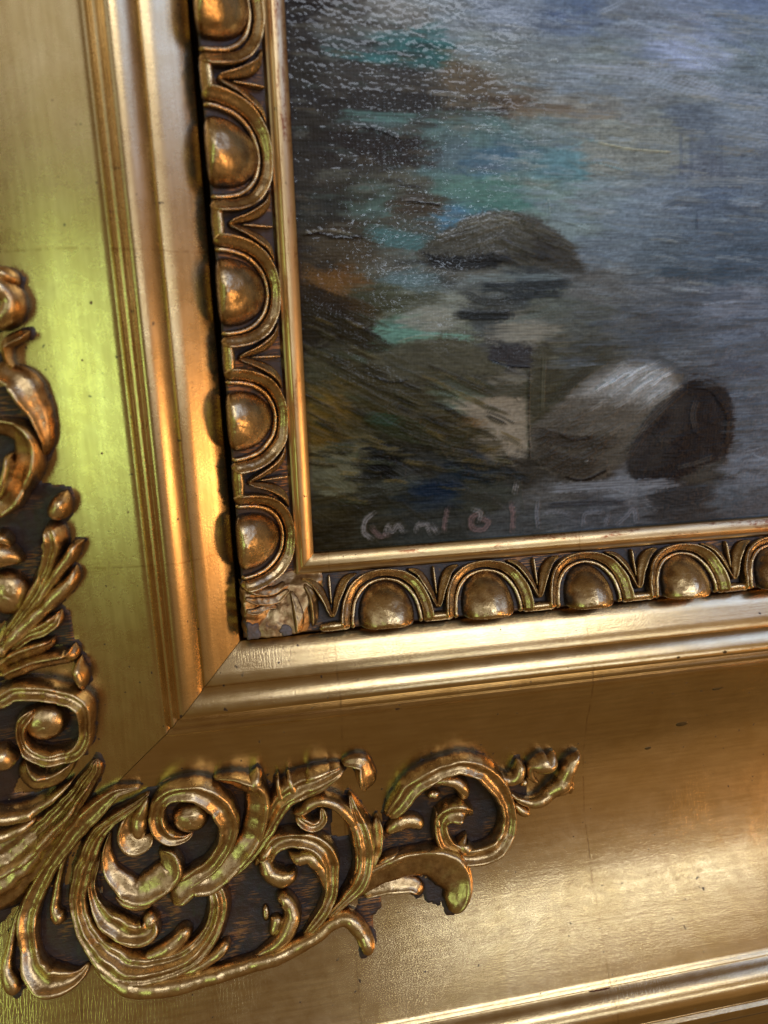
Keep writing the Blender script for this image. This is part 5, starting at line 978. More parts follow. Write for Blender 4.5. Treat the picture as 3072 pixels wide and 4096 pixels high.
 ('s',0.6,(37,36,32),0.55,0.6,[(8.9,27.6),(12.9,26.8),(16.5,26.4)]),
 ('s',0.74,(69,61,40),0.55,0.6,[(38.0,34.6),(42.4,31.9),(47.3,30.1)]),
 ('s',0.84,(57,50,33),0.55,0.6,[(56.2,24.7),(59.5,23.8),(62.9,23.6)]),
 ('s',0.87,(69,61,40),0.55,0.6,[(10.8,20.2),(14.3,20.1),(17.1,19.2)]),
 ('s',0.91,(61,54,37),0.55,0.6,[(38.5,38.8),(43.3,36.1),(48.2,34.1)]),
 ('s',0.96,(59,52,34),0.55,0.6,[(16.0,53.1),(20.4,51.1),(24.5,49.0)]),
 ('s',0.78,(70,62,40),0.55,0.6,[(46.1,50.1),(50.3,48.3),(54.2,46.4)]),
 ('s',0.49,(91,73,35),0.55,0.6,[(7.8,53.8),(12.5,51.2),(17.3,49.2)]),
 ('s',0.78,(42,37,27),0.55,0.6,[(36.6,55.0),(41.4,52.9),(45.8,50.7)]),
 ('s',0.76,(77,62,30),0.55,0.6,[(8.4,32.3),(12.0,31.6),(15.2,31.2)]),
 ('s',0.95,(60,62,45),0.55,0.6,[(17.6,27.1),(22.2,26.8),(26.3,25.7)]),
 ('s',0.89,(49,51,37),0.55,0.6,[(1.4,40.2),(4.1,39.0),(7.1,37.3)]),
 ('s',0.88,(39,38,33),0.55,0.6,[(57.3,20.6),(60.2,20.5),(63.8,19.6)]),
 ('s',0.7,(29,29,25),0.55,0.6,[(-0.5,30.4),(3.0,29.9),(7.2,29.1)]),
 ('s',0.72,(58,51,33),0.55,0.6,[(56.0,42.2),(59.2,40.6),(62.5,39.2)]),
 ('s',0.8,(79,64,31),0.55,0.6,[(14.5,32.5),(18.5,32.2),(23.3,31.1)]),
 ('s',0.76,(43,38,28),0.55,0.6,[(53.5,19.7),(57.4,19.6),(61.6,18.4)]),
 ('s',0.92,(50,44,30),0.55,0.6,[(2.6,59.6),(6.2,57.8),(9.6,56.2)]),
 ('s',0.53,(50,52,38),0.55,0.6,[(5.2,33.8),(9.8,32.8),(14.0,32.4)]),
 ('s',0.76,(58,52,36),0.55,0.6,[(48.9,48.7),(53.4,47.0),(57.4,44.7)]),
 ('s',0.9,(59,51,34),0.55,0.6,[(0.3,46.9),(4.8,44.4),(8.9,42.6)]),
 ('s',0.89,(39,38,33),0.55,0.6,[(27.1,30.1),(30.2,29.6),(33.6,29.1)]),
 ('s',0.48,(59,52,34),0.55,0.6,[(-1.2,52.9),(1.2,51.5),(4.0,50.4)]),
 ('s',0.65,(63,57,37),0.55,0.6,[(52.9,20.8),(57.6,20.2),(61.8,19.4)]),
 ('s',0.58,(55,49,34),0.55,0.6,[(45.9,50.3),(49.7,48.2),(53.3,46.9)]),
 ('s',0.85,(58,51,33),0.55,0.6,[(30.0,26.7),(34.1,25.6),(38.3,25.3)]),
 ('s',0.56,(44,46,33),0.55,0.6,[(5.2,32.3),(9.4,31.8),(13.0,31.1)]),
 ('s',0.62,(78,70,46),0.55,0.6,[(42.9,37.3),(46.6,35.6),(50.5,33.7)]),
 ('s',0.98,(43,38,26),0.55,0.6,[(51.4,35.3),(55.1,33.7),(58.6,31.8)]),
 ('s',0.93,(33,32,28),0.55,0.6,[(9.8,22.5),(13.9,21.6),(18.0,21.1)]),
 ('s',0.83,(66,69,50),0.55,0.6,[(10.9,47.8),(13.3,46.9),(16.1,45.2)]),
 ('s',0.79,(78,70,46),0.55,0.6,[(57.0,26.9),(59.7,26.0),(62.7,26.0)]),
 ('s',0.77,(33,30,21),0.55,0.6,[(7.8,31.1),(10.9,30.3),(13.5,30.2)]),
 ('s',0.81,(48,42,29),0.55,0.6,[(58.4,26.0),(62.0,25.4),(65.5,24.9)]),
 ('s',0.95,(99,80,39),0.55,0.6,[(28.6,26.7),(32.0,25.8),(34.8,25.7)]),
 ('s',0.92,(62,56,36),0.55,0.6,[(17.0,45.8),(20.5,43.6),(24.4,42.1)]),
 ('s',0.63,(71,62,40),0.55,0.6,[(1.2,67.6),(5.7,66.0),(9.8,63.6)]),
 ('s',0.59,(105,84,41),0.55,0.6,[(12.5,69.0),(15.0,67.4),(18.0,66.4)]),
 ('s',0.95,(40,36,26),0.55,0.6,[(15.1,18.7),(19.8,18.3),(23.9,17.3)]),
 ('s',0.53,(59,52,36),0.55,0.6,[(0.9,23.0),(4.1,22.4),(7.3,21.9)]),
 ('s',0.5,(55,48,31),0.55,0.6,[(30.3,43.5),(34.2,41.9),(37.6,39.9)]),
 ('s',0.89,(100,80,39),0.55,0.6,[(16.9,35.2),(20.0,33.5),(23.1,32.2)]),
 ('s',0.92,(54,48,31),0.55,0.6,[(37.0,54.6),(41.8,52.8),(46.8,50.1)]),
 ('s',0.64,(40,36,26),0.55,0.6,[(-1.6,48.2),(2.9,45.9),(7.3,43.8)]),
 ('s',0.72,(41,37,26),0.55,0.6,[(17.3,29.6),(21.4,29.2),(25.4,28.3)]),
 ('s',0.53,(51,45,31),0.55,0.6,[(8.1,17.8),(11.5,17.5),(14.8,16.7)]),
 ('s',0.95,(60,53,35),0.55,0.6,[(0.7,37.9),(3.0,36.6),(5.8,35.2)]),
 ('s',0.74,(41,37,26),0.55,0.6,[(5.2,65.3),(9.0,63.3),(12.5,61.9)]),
 ('s',0.77,(75,66,43),0.55,0.6,[(22.9,29.8),(27.0,28.7),(31.5,28.4)]),
 ('s',0.64,(70,63,41),0.55,0.6,[(5.1,65.5),(7.4,64.4),(10.1,63.2)]),
 ('s',0.55,(71,63,41),0.55,0.6,[(3.2,49.5),(7.5,47.7),(11.8,45.3)]),
 ('s',0.67,(69,62,41),0.55,0.6,[(16.5,49.1),(21.2,47.0),(26.1,44.4)]),
 ('s',0.5,(68,60,39),0.55,0.6,[(12.1,68.8),(14.6,67.6),(17.7,66.2)]),
 ('s',0.73,(48,42,29),0.55,0.6,[(41.6,41.9),(45.3,40.1),(49.5,38.1)]),
 ('s',0.79,(58,60,43),0.55,0.6,[(9.8,60.1),(14.1,58.0),(18.2,56.1)]),
 ('s',0.98,(86,69,33),0.55,0.6,[(46.7,26.1),(50.7,25.7),(54.3,24.9)]),
 ('s',0.48,(41,37,26),0.55,0.6,[(-2.1,48.8),(1.4,47.4),(4.9,45.3)]),
 ('s',0.49,(51,52,38),0.55,0.6,[(25.4,56.3),(29.0,54.2),(32.9,52.8)]),
 ('s',0.76,(65,57,37),0.55,0.6,[(60.1,32.4),(63.1,31.3),(66.7,29.2)]),
 ('s',0.68,(63,65,47),0.55,0.6,[(32.9,37.3),(36.3,35.9),(39.7,34.0)]),
 ('s',0.52,(54,56,40),0.55,0.6,[(26.5,35.1),(29.4,34.0),(32.2,32.3)]),
 ('s',0.68,(56,58,42),0.55,0.6,[(16.1,70.4),(20.8,68.4),(25.6,66.0)]),
 ('s',0.81,(48,42,29),0.55,0.6,[(9.7,44.4),(13.9,42.5),(17.6,40.5)]),
 ('s',0.93,(28,27,24),0.55,0.6,[(3.6,39.7),(6.7,38.0),(9.3,36.8)]),
 ('s',0.73,(40,39,34),0.55,0.6,[(32.2,31.4),(36.5,30.6),(40.3,30.1)]),
 ('s',0.83,(38,37,33),0.55,0.6,[(16.7,56.0),(20.7,53.9),(24.7,52.2)]),
 ('s',0.86,(107,86,41),0.55,0.6,[(8.7,24.3),(11.5,24.0),(14.3,23.4)]),
 ('s',0.62,(54,56,41),0.55,0.6,[(39.6,46.6),(44.3,44.8),(49.2,42.1)]),
 ('s',0.62,(42,37,26),0.55,0.6,[(12.8,22.9),(15.5,22.5),(18.4,22.0)]),
 ('s',0.92,(27,26,23),0.55,0.6,[(59.1,26.2),(61.7,25.7),(64.6,25.4)]),
 ('s',0.68,(62,65,47),0.55,0.6,[(15.6,27.6),(18.8,26.8),(22.3,26.6)]),
 ('s',0.96,(29,28,25),0.55,0.6,[(37.7,43.8),(42.4,42.1),(46.5,39.7)]),
 ('s',0.91,(29,28,24),0.55,0.6,[(13.0,25.8),(16.5,25.4),(19.4,24.8)]),
 ('s',0.6,(65,58,38),0.55,0.6,[(21.3,45.8),(24.8,44.0),(27.6,42.7)]),
 ('s',0.82,(91,82,54),0.55,0.6,[(57.3,25.1),(60.5,25.1),(63.4,24.2)]),
 ('s',0.48,(89,71,34),0.55,0.6,[(3.2,45.0),(6.7,43.6),(10.4,41.4)]),
 ('s',0.76,(70,62,40),0.55,0.6,[(13.9,38.7),(17.4,36.9),(20.5,35.5)]),
 ('s',0.82,(58,61,44),0.55,0.6,[(27.3,40.4),(31.1,39.1),(34.5,36.9)]),
 ('s',0.79,(37,34,24),0.55,0.6,[(36.9,49.5),(41.7,47.4),(45.9,45.3)]),
 ('s',0.78,(62,55,36),0.55,0.6,[(2.5,44.6),(7.0,42.3),(11.2,40.3)]),
 ('s',0.67,(94,75,36),0.55,0.6,[(0.1,28.1),(4.5,27.0),(8.8,26.8)]),
 ('s',0.81,(88,79,52),0.55,0.6,[(-1.0,32.1),(2.5,31.8),(6.2,31.0)]),
 ('s',0.72,(30,29,25),0.55,0.6,[(45.9,21.9),(49.7,21.4),(53.1,20.7)]),
 ('s',0.57,(37,33,24),0.55,0.6,[(19.0,22.1),(23.5,21.7),(27.7,20.7)]),
 ('s',0.82,(40,39,34),0.55,0.6,[(34.8,40.2),(38.6,38.4),(41.9,36.8)]),
 ('s',0.62,(96,77,37),0.55,0.6,[(12.5,28.1),(15.6,27.5),(19.3,27.0)]),
 ('s',0.78,(87,78,51),0.55,0.6,[(13.4,61.8),(17.9,59.4),(22.5,57.5)]),
 ('s',0.93,(33,32,28),0.55,0.6,[(51.7,20.0),(54.7,19.1),(58.5,18.9)]),
 ('s',0.84,(97,78,38),0.55,0.6,[(10.8,15.6),(13.9,15.1),(17.6,14.5)]),
 ('s',0.58,(103,82,40),0.55,0.6,[(3.7,69.5),(6.8,68.2),(9.5,66.8)]),
 ('s',0.93,(71,62,41),0.55,0.6,[(-1.2,59.4),(3.0,57.4),(6.8,55.5)]),
 ('s',0.86,(41,37,27),0.55,0.6,[(54.9,39.4),(57.8,37.6),(61.1,36.5)]),
 ('s',0.75,(66,58,38),0.55,0.6,[(47.4,19.7),(49.9,19.1),(53.0,18.8)]),
 ('s',0.81,(69,62,40),0.55,0.6,[(3.9,51.2),(6.8,49.7),(9.1,48.6)]),
 ('s',0.74,(83,67,32),0.55,0.6,[(52.4,30.4),(56.3,29.4),(59.9,29.3)]),
 ('s',0.95,(55,48,31),0.55,0.6,[(4.4,58.7),(8.8,57.0),(12.7,54.7)]),
 ('s',0.98,(96,77,37),0.55,0.6,[(35.5,35.9),(38.4,34.7),(41.6,32.9)]),
 ('s',0.74,(49,51,36),0.55,0.6,[(29.1,37.8),(33.0,36.2),(36.9,34.0)]),
 ('s',0.73,(31,30,27),0.55,0.6,[(26.1,46.6),(29.6,44.7),(33.1,43.2)]),
 ('s',0.98,(46,47,34),0.55,0.6,[(3.8,61.0),(7.9,59.2),(12.0,57.2)]),
 ('s',0.92,(80,64,31),0.55,0.6,[(0.3,20.2),(4.6,19.9),(9.5,18.7)]),
 ('s',0.63,(37,36,32),0.55,0.6,[(36.8,39.1),(40.3,37.3),(43.9,35.6)]),
 ('s',1.0,(69,62,41),0.55,0.6,[(14.1,36.4),(16.7,34.7),(19.9,33.5)]),
 ('s',0.78,(80,72,47),0.55,0.6,[(-1.5,62.9),(3.1,60.5),(7.6,58.5)]),
 ('s',0.76,(61,53,35),0.55,0.6,[(39.1,28.7),(42.8,28.1),(46.5,27.6)]),
 ('s',0.63,(56,58,42),0.55,0.6,[(8.4,33.0),(10.9,32.4),(13.9,32.2)]),
 ('s',0.78,(49,51,36),0.55,0.6,[(8.3,15.5),(12.6,14.9),(17.5,14.0)]),
 ('s',0.75,(60,53,34),0.55,0.6,[(18.8,56.1),(21.4,54.6),(24.2,53.6)]),
 ('s',0.81,(90,72,35),0.55,0.6,[(19.7,31.6),(23.8,30.8),(28.1,30.4)]),
 ('s',0.95,(44,40,28),0.55,0.6,[(7.6,70.7),(11.1,69.6),(13.9,67.8)]),
 ('s',0.92,(52,54,39),0.55,0.6,[(42.7,23.9),(45.8,23.3),(48.7,23.0)]),
 ('s',0.54,(61,54,38),0.55,0.6,[(16.1,24.7),(19.3,23.8),(22.1,23.7)]),
 ('s',0.73,(91,82,54),0.55,0.6,[(39.7,53.1),(43.0,51.9),(46.0,50.2)]),
 ('s',0.82,(43,39,28),0.55,0.6,[(8.1,67.0),(12.7,64.6),(17.2,62.8)]),
 ('s',0.95,(87,70,34),0.55,0.6,[(45.7,46.8),(50.0,44.7),(54.9,42.5)]),
 ('s',0.84,(85,76,50),0.55,0.6,[(21.8,31.5),(24.7,30.6),(27.6,30.6)]),
 ('s',0.62,(35,31,23),0.55,0.6,[(-0.9,27.8),(3.4,26.7),(8.2,26.3)]),
 ('s',0.92,(87,78,51),0.55,0.6,[(47.9,51.6),(51.6,49.7),(55.0,48.3)]),
 ('s',0.52,(43,39,28),0.55,0.6,[(62.6,20.6),(66.5,20.4),(71.0,19.3)]),
 ('s',0.68,(105,84,41),0.55,0.6,[(22.3,21.0),(26.4,20.7),(30.2,19.7)]),
 ('s',0.67,(33,29,21),0.55,0.6,[(2.4,31.0),(7.0,30.5),(11.4,29.6)]),
 ('s',0.94,(58,60,43),0.55,0.6,[(5.7,28.2),(8.6,27.8),(11.5,27.3)]),
 ('s',0.96,(56,49,32),0.55,0.6,[(12.7,70.7),(17.2,69.0),(21.9,66.5)]),
 ('s',0.82,(84,67,32),0.55,0.6,[(52.3,29.0),(55.8,28.7),(59.0,28.0)]),
 ('s',1.0,(39,38,33),0.55,0.6,[(13.1,43.5),(15.7,42.0),(18.6,40.8)]),
 ('s',0.85,(49,45,41),0.5,0.22,[(13.8,101.7),(17.3,101.2),(21.2,101.4)]),
 ('s',0.63,(33,30,29),0.5,0.22,[(24.5,113.9),(26.6,114.1),(29.2,113.7)]),
 ('s',0.97,(59,67,63),0.5,0.22,[(11.6,113.3),(14.4,112.9),(16.9,113.1)]),
 ('s',0.85,(49,45,41),0.5,0.22,[(0.0,107.0),(2.9,107.2),(5.5,106.8)]),
 ('s',0.77,(68,68,63),0.5,0.22,[(-2.0,97.4),(1.6,97.1),(5.8,97.0)]),
 ('s',0.53,(52,48,43),0.5,0.22,[(7.6,145.6),(10.5,145.7),(12.9,145.6)]),
 ('s',0.81,(71,66,60),0.5,0.22,[(4.9,105.8),(8.2,105.6),(12.1,105.5)]),
 ('s',0.63,(79,79,73),0.5,0.22,[(5.1,106.2),(9.5,106.1),(13.6,105.9)]),
 ('s',0.78,(83,83,77),0.5,0.22,[(31.8,105.1),(35.9,104.9),(40.0,104.8)]),
 ('s',0.55,(63,59,54),0.5,0.22,[(7.9,106.2),(10.8,105.9),(13.9,105.9)]),
 ('s',0.48,(81,81,75),0.5,0.22,[(7.4,131.7),(10.4,131.6),(13.8,131.6)]),
 ('s',0.87,(57,54,49),0.5,0.22,[(21.5,139.2),(24.6,138.8),(28.1,139.1)]),
 ('s',0.94,(89,89,83),0.5,0.22,[(9.4,136.9),(11.5,137.1),(13.9,136.8)]),
 ('s',0.82,(78,68,53),0.5,0.22,[(17.1,111.4),(19.6,111.5),(22.3,111.2)]),
 ('s',0.54,(62,71,67),0.5,0.22,[(26.6,141.1),(29.6,141.0),(32.1,141.1)]),
 ('s',0.58,(71,71,66),0.5,0.22,[(25.0,128.9),(29.2,129.2),(33.4,128.8)]),
 ('s',0.75,(66,76,71),0.5,0.22,[(-1.7,118.3),(1.8,118.3),(5.3,118.1)]),
 ('s',0.56,(68,68,63),0.5,0.22,[(16.0,121.4),(19.7,121.5),(23.4,121.3)]),
 ('s',0.77,(47,43,39),0.5,0.22,[(25.6,143.6),(28.4,143.3),(31.6,143.6)]),
 ('s',0.56,(54,49,45),0.5,0.22,[(9.2,125.9),(12.8,125.9),(16.9,125.8)]),
 ('s',0.89,(67,77,72),0.5,0.22,[(24.0,139.5),(26.6,139.6),(29.9,139.5)]),
 ('s',0.86,(46,42,41),0.5,0.22,[(14.9,146.1),(18.4,146.2),(22.2,146.1)]),
 ('s',0.59,(48,44,40),0.5,0.22,[(-2.5,87.7),(0.5,87.3),(3.9,87.3)]),
 ('s',0.52,(76,76,70),0.5,0.22,[(27.9,123.3),(30.4,123.0),(32.6,123.2)]),
 ('s',0.83,(49,55,52),0.5,0.22,[(5.3,114.5),(9.2,114.5),(13.3,114.3)]),
 ('s',0.78,(53,50,45),0.5,0.22,[(23.8,137.1),(28.1,137.3),(32.2,137.0)]),
 ('s',0.48,(40,37,34),0.5,0.22,[(23.6,128.2),(26.9,128.0),(30.6,128.1)]),
 ('s',0.63,(73,73,68),0.5,0.22,[(32.1,104.1),(35.1,103.7),(38.0,103.9)]),
 ('s',0.84,(51,47,43),0.5,0.22,[(4.1,123.7),(7.4,123.6),(11.1,123.5)]),
 ('s',0.71,(59,67,63),0.5,0.22,[(15.2,141.7),(19.2,141.6),(22.6,141.7)]),
 ('s',0.82,(58,54,49),0.5,0.22,[(10.8,111.2),(13.3,111.2),(16.3,111.0)]),
 ('s',0.48,(44,41,37),0.5,0.22,[(18.7,96.8),(21.4,96.8),(24.7,96.5)]),
 ('s',0.66,(36,33,32),0.5,0.22,[(28.2,104.7),(31.5,104.3),(35.4,104.5)]),
 ('s',0.81,(61,53,41),0.5,0.22,[(16.9,102.4),(19.7,102.2),(22.7,102.2)]),
 ('s',0.96,(56,64,60),0.5,0.22,[(16.4,129.2),(18.9,129.5),(21.2,129.1)]),
 ('s',0.76,(43,40,36),0.5,0.22,[(2.0,115.0),(4.6,114.7),(7.8,114.8)]),
 ('s',0.77,(76,72,65),0.5,0.22,[(27.5,101.7),(31.5,101.5),(36.0,101.3)]),
 ('s',0.68,(54,50,45),0.5,0.22,[(7.8,125.9),(10.3,126.1),(12.3,125.8)]),
 ('s',0.59,(65,57,45),0.5,0.22,[(28.0,116.9),(30.9,116.8),(33.5,116.8)]),
 ('s',0.5,(58,66,62),0.5,0.22,[(4.7,103.2),(7.5,103.3),(10.3,102.9)]),
 ('s',0.48,(57,52,48),0.5,0.22,[(12.6,144.3),(15.1,144.3),(17.0,144.3)]),
 ('s',0.51,(51,47,42),0.5,0.22,[(-0.2,85.8),(2.2,85.4),(4.6,85.5)]),
 ('s',0.83,(79,69,54),0.5,0.22,[(31.2,129.2),(33.3,128.9),(35.9,129.2)]),
 ('s',0.72,(37,34,33),0.5,0.22,[(8.6,135.2),(11.7,135.3),(14.6,135.1)]),
 ('s',0.66,(88,77,60),0.5,0.22,[(0.5,123.0),(4.1,123.2),(7.6,122.8)]),
 ('s',0.84,(84,73,57),0.5,0.22,[(29.2,135.8),(31.7,136.0),(34.7,135.8)]),
 ('s',0.64,(80,80,74),0.5,0.22,[(3.8,122.5),(6.3,122.2),(8.7,122.4)]),
 ('s',0.47,(71,62,49),0.5,0.22,[(9.4,143.1),(12.3,143.2),(14.7,143.1)]),
 ('s',0.91,(86,74,58),0.5,0.22,[(-2.5,101.5),(1.0,101.4),(4.0,101.2)]),
 ('s',0.91,(74,70,63),0.5,0.22,[(29.4,118.1),(32.7,118.3),(36.7,117.9)]),
 ('s',0.99,(48,54,51),0.5,0.22,[(9.6,138.4),(11.8,138.1),(14.3,138.3)]),
 ('s',0.7,(47,53,50),0.5,0.22,[(12.7,121.1),(15.9,121.4),(19.4,121.0)]),
 ('s',0.78,(62,58,52),0.5,0.22,[(-1.8,130.3),(1.0,130.0),(4.1,130.2)]),
 ('s',0.73,(64,56,44),0.5,0.22,[(29.4,128.3),(32.3,128.1),(35.7,128.2)]),
 ('s',0.53,(40,37,36),0.5,0.22,[(13.9,120.3),(16.6,120.0),(19.1,120.2)]),
 ('s',0.51,(40,36,33),0.5,0.22,[(-2.0,122.9),(0.9,122.6),(4.1,122.8)]),
 ('s',0.57,(40,37,34),0.5,0.22,[(10.2,121.8),(13.4,121.6),(16.8,121.6)]),
 ('s',0.56,(44,41,37),0.5,0.22,[(1.2,121.2),(4.2,121.4),(7.8,121.1)]),
 ('s',0.65,(41,38,37),0.5,0.22,[(31.8,133.0),(35.2,132.9),(38.0,132.9)]),
 ('s',0.73,(72,62,49),0.5,0.22,[(11.2,136.9),(14.0,137.0),(17.4,136.9)]),
 ('s',0.89,(65,61,55),0.5,0.22,[(9.5,143.0),(13.5,143.1),(17.2,143.0)]),
 ('s',0.69,(36,33,32),0.5,0.22,[(11.8,100.9),(14.8,100.7),(17.9,100.6)]),
 ('s',0.77,(44,41,40),0.5,0.22,[(5.5,95.9),(9.4,95.7),(13.2,95.5)]),
 ('s',0.74,(93,93,87),0.5,0.22,[(1.7,135.6),(4.8,135.9),(8.5,135.5)]),
 ('s',0.84,(38,35,34),0.5,0.22,[(24.2,105.7),(27.5,105.5),(30.8,105.5)]),
 ('s',0.97,(53,48,44),0.5,0.22,[(31.2,120.9),(34.1,120.6),(37.5,120.7)]),
 ('s',0.53,(56,53,48),0.5,0.22,[(23.9,134.3),(26.1,134.0),(29.0,134.2)]),
 ('s',0.82,(51,58,55),0.5,0.22,[(13.1,147.6),(16.1,147.3),(18.5,147.6)]),
 ('s',0.53,(36,33,32),0.5,0.22,[(2.9,139.0),(6.3,138.7),(10.0,139.0)]),
 ('s',0.78,(42,39,35),0.5,0.22,[(6.8,136.3),(9.5,136.1),(12.2,136.3)]),
 ('s',0.78,(72,68,61),0.5,0.22,[(11.7,118.9),(15.0,118.6),(18.6,118.7)]),
 ('s',0.56,(63,72,68),0.5,0.22,[(11.2,139.1),(13.7,139.4),(15.7,139.1)]),
 ('s',0.8,(77,72,65),0.5,0.22,[(8.9,127.1),(12.9,126.8),(16.4,127.0)]),
 ('s',0.66,(34,31,30),0.5,0.22,[(8.4,125.1),(12.6,125.4),(16.3,125.0)]),
 ('s',0.79,(43,40,39),0.5,0.22,[(33.8,130.3),(37.2,130.1),(40.2,130.2)]),
 ('s',0.77,(60,69,65),0.5,0.22,[(32.1,111.2),(35.4,111.0),(38.5,111.0)]),
 ('s',0.72,(54,61,57),0.5,0.22,[(8.2,101.8),(10.8,101.6),(13.6,101.6)]),
 ('s',0.58,(34,31,30),0.5,0.22,[(11.2,119.1),(14.3,119.2),(17.1,118.9)]),
 ('s',0.76,(90,90,83),0.5,0.22,[(-1.1,125.2),(1.7,125.1),(5.0,125.1)]),
 ('s',0.94,(77,72,65),0.5,0.22,[(20.5,143.3),(23.2,143.3),(26.2,143.3)]),
 ('s',0.71,(54,51,46),0.5,0.22,[(1.3,146.0),(4.6,146.4),(7.5,146.0)]),
 ('s',0.51,(93,93,86),0.5,0.22,[(20.1,132.4),(24.0,132.3),(27.6,132.3)]),
 ('s',0.85,(94,94,87),0.5,0.22,[(9.0,135.6),(12.0,135.3),(15.2,135.6)]),
 ('s',0.72,(47,44,40),0.5,0.22,[(-3.0,104.9),(0.6,104.9),(4.7,104.6)]),
 ('s',0.64,(79,68,54),0.5,0.22,[(12.9,136.3),(16.8,136.5),(20.5,136.3)]),
 ('s',0.79,(46,42,41),0.5,0.22,[(26.4,132.8),(29.8,132.7),(33.3,132.7)]),
 ('s',0.95,(76,72,65),0.5,0.22,[(35.3,130.2),(39.3,130.4),(43.3,130.1)]),
 ('s',0.62,(91,91,85),0.5,0.22,[(31.9,120.1),(35.6,120.2),(39.6,119.9)]),
 ('s',0.81,(51,58,55),0.5,0.22,[(7.3,118.5),(9.9,118.7),(13.0,118.3)]),
 ('s',0.95,(68,64,58),0.5,0.22,[(-0.1,146.3),(3.1,145.9),(6.0,146.3)]),
 ('s',0.48,(73,69,62),0.5,0.22,[(7.2,114.2),(11.2,113.8),(14.9,114.0)]),
 ('s',0.77,(94,94,87),0.5,0.22,[(22.2,104.9),(25.6,104.9),(29.6,104.6)]),
 ('s',0.95,(67,76,71),0.5,0.22,[(3.2,101.7),(7.0,101.5),(11.4,101.4)]),
 ('s',0.93,(80,70,55),0.5,0.22,[(1.2,142.5),(4.4,142.6),(7.1,142.5)]),
 ('s',0.68,(61,57,51),0.5,0.22,[(32.1,141.5),(35.0,141.7),(38.0,141.5)]),
 ('s',0.91,(61,53,42),0.5,0.22,[(15.3,100.5),(17.9,100.1),(20.6,100.2)]),
 ('s',0.95,(58,54,49),0.5,0.22,[(20.2,126.6),(23.6,126.5),(26.8,126.5)]),
 ('s',0.99,(52,48,44),0.5,0.22,[(5.1,98.6),(8.5,98.3),(11.5,98.4)]),
 ('s',0.97,(54,62,58),0.5,0.22,[(3.5,128.8),(6.1,128.5),(8.9,128.7)]),
 ('s',0.99,(81,70,55),0.5,0.22,[(31.1,113.0),(35.0,112.9),(38.7,112.7)]),
 ('s',0.58,(68,63,57),0.5,0.22,[(-1.6,105.8),(0.9,106.0),(4.0,105.6)]),
 ('s',0.76,(77,72,65),0.5,0.22,[(-2.1,139.1),(0.6,139.3),(3.4,139.1)]),
 ('s',0.84,(53,60,56),0.5,0.22,[(24.7,112.5),(27.2,112.6),(30.4,112.4)]),
 ('s',0.53,(73,69,62),0.5,0.22,[(32.1,130.8),(35.8,130.8),(39.2,130.7)]),
 ('s',0.63,(38,35,34),0.5,0.22,[(6.5,146.1),(9.1,145.9),(11.4,146.1)]),
 ('s',0.73,(79,68,54),0.5,0.22,[(17.0,110.2),(20.2,110.5),(23.0,110.0)]),
 ('s',0.88,(83,72,57),0.5,0.22,[(0.7,98.8),(3.5,98.4),(6.5,98.6)]),
 ('s',0.85,(46,42,38),0.5,0.22,[(22.3,123.4),(24.8,123.5),(27.5,123.3)]),
 ('s',0.47,(51,47,43),0.5,0.22,[(30.4,136.6),(34.2,136.3),(37.8,136.6)]),
 ('s',0.91,(48,44,40),0.5,0.22,[(17.8,101.7),(21.1,101.6),(24.0,101.5)]),
 ('s',0.73,(98,98,91),0.5,0.22,[(16.0,104.3),(19.5,104.5),(22.7,104.0)]),
 ('s',0.67,(57,52,48),0.5,0.22,[(34.7,110.1),(37.2,110.4),(39.5,110.0)]),
 ('s',0.49,(88,88,82),0.5,0.22,[(3.8,97.1),(6.2,97.3),(8.9,96.8)]),
 ('s',0.95,(57,52,48),0.5,0.22,[(35.2,122.3),(38.0,122.5),(41.2,122.1)]),
 ('s',0.62,(85,74,58),0.5,0.22,[(-2.0,136.5),(0.8,136.3),(4.0,136.5)]),
 ('s',0.51,(88,88,82),0.5,0.22,[(-0.1,142.7),(4.1,142.7),(7.9,142.7)]),
 ('s',0.57,(80,80,74),0.5,0.22,[(9.9,94.5),(13.7,94.0),(17.8,94.1)]),
 ('s',0.87,(36,33,32),0.5,0.22,[(33.0,120.1),(37.0,119.9),(40.9,119.9)]),
 ('s',0.58,(65,61,55),0.5,0.22,[(27.7,118.7),(31.6,118.8),(35.7,118.5)]),
 ('s',0.92,(40,37,36),0.5,0.22,[(32.4,139.0),(36.4,139.2),(40.3,139.0)]),
 ('s',0.53,(41,37,36),0.5,0.22,[(27.8,104.2),(31.5,104.4),(35.3,103.9)]),
 ('s',0.95,(66,62,56),0.5,0.22,[(13.2,96.3),(17.2,96.4),(21.0,95.9)]),
 ('s',0.68,(42,39,38),0.5,0.22,[(18.7,116.8),(21.9,117.0),(24.6,116.7)]),
 ('s',0.64,(61,69,65),0.5,0.22,[(8.8,113.3),(11.9,112.8),(14.8,113.1)]),
 ('s',0.85,(50,57,54),0.5,0.22,[(25.1,109.3),(27.6,108.9),(30.5,109.1)]),
 ('s',0.76,(36,34,33),0.5,0.22,[(18.1,139.4),(21.7,139.1),(25.3,139.4)]),
 ('s',0.65,(66,75,71),0.5,0.22,[(10.8,97.6),(13.7,97.5),(17.1,97.3)]),
 ('s',0.94,(44,40,39),0.5,0.22,[(-0.1,88.2),(2.3,88.0),(5.3,87.9)]),
 ('s',0.96,(71,66,60),0.5,0.22,[(30.3,119.1),(33.4,119.2),(36.4,119.0)]),
 ('s',0.71,(70,66,59),0.5,0.22,[(25.7,118.4),(28.2,118.5),(30.3,118.3)]),
 ('s',0.74,(43,39,36),0.5,0.22,[(20.0,144.0),(22.7,144.0),(25.2,144.0)]),
 ('s',1.0,(57,53,48),0.5,0.22,[(9.9,118.8),(13.5,118.7),(16.8,118.6)]),
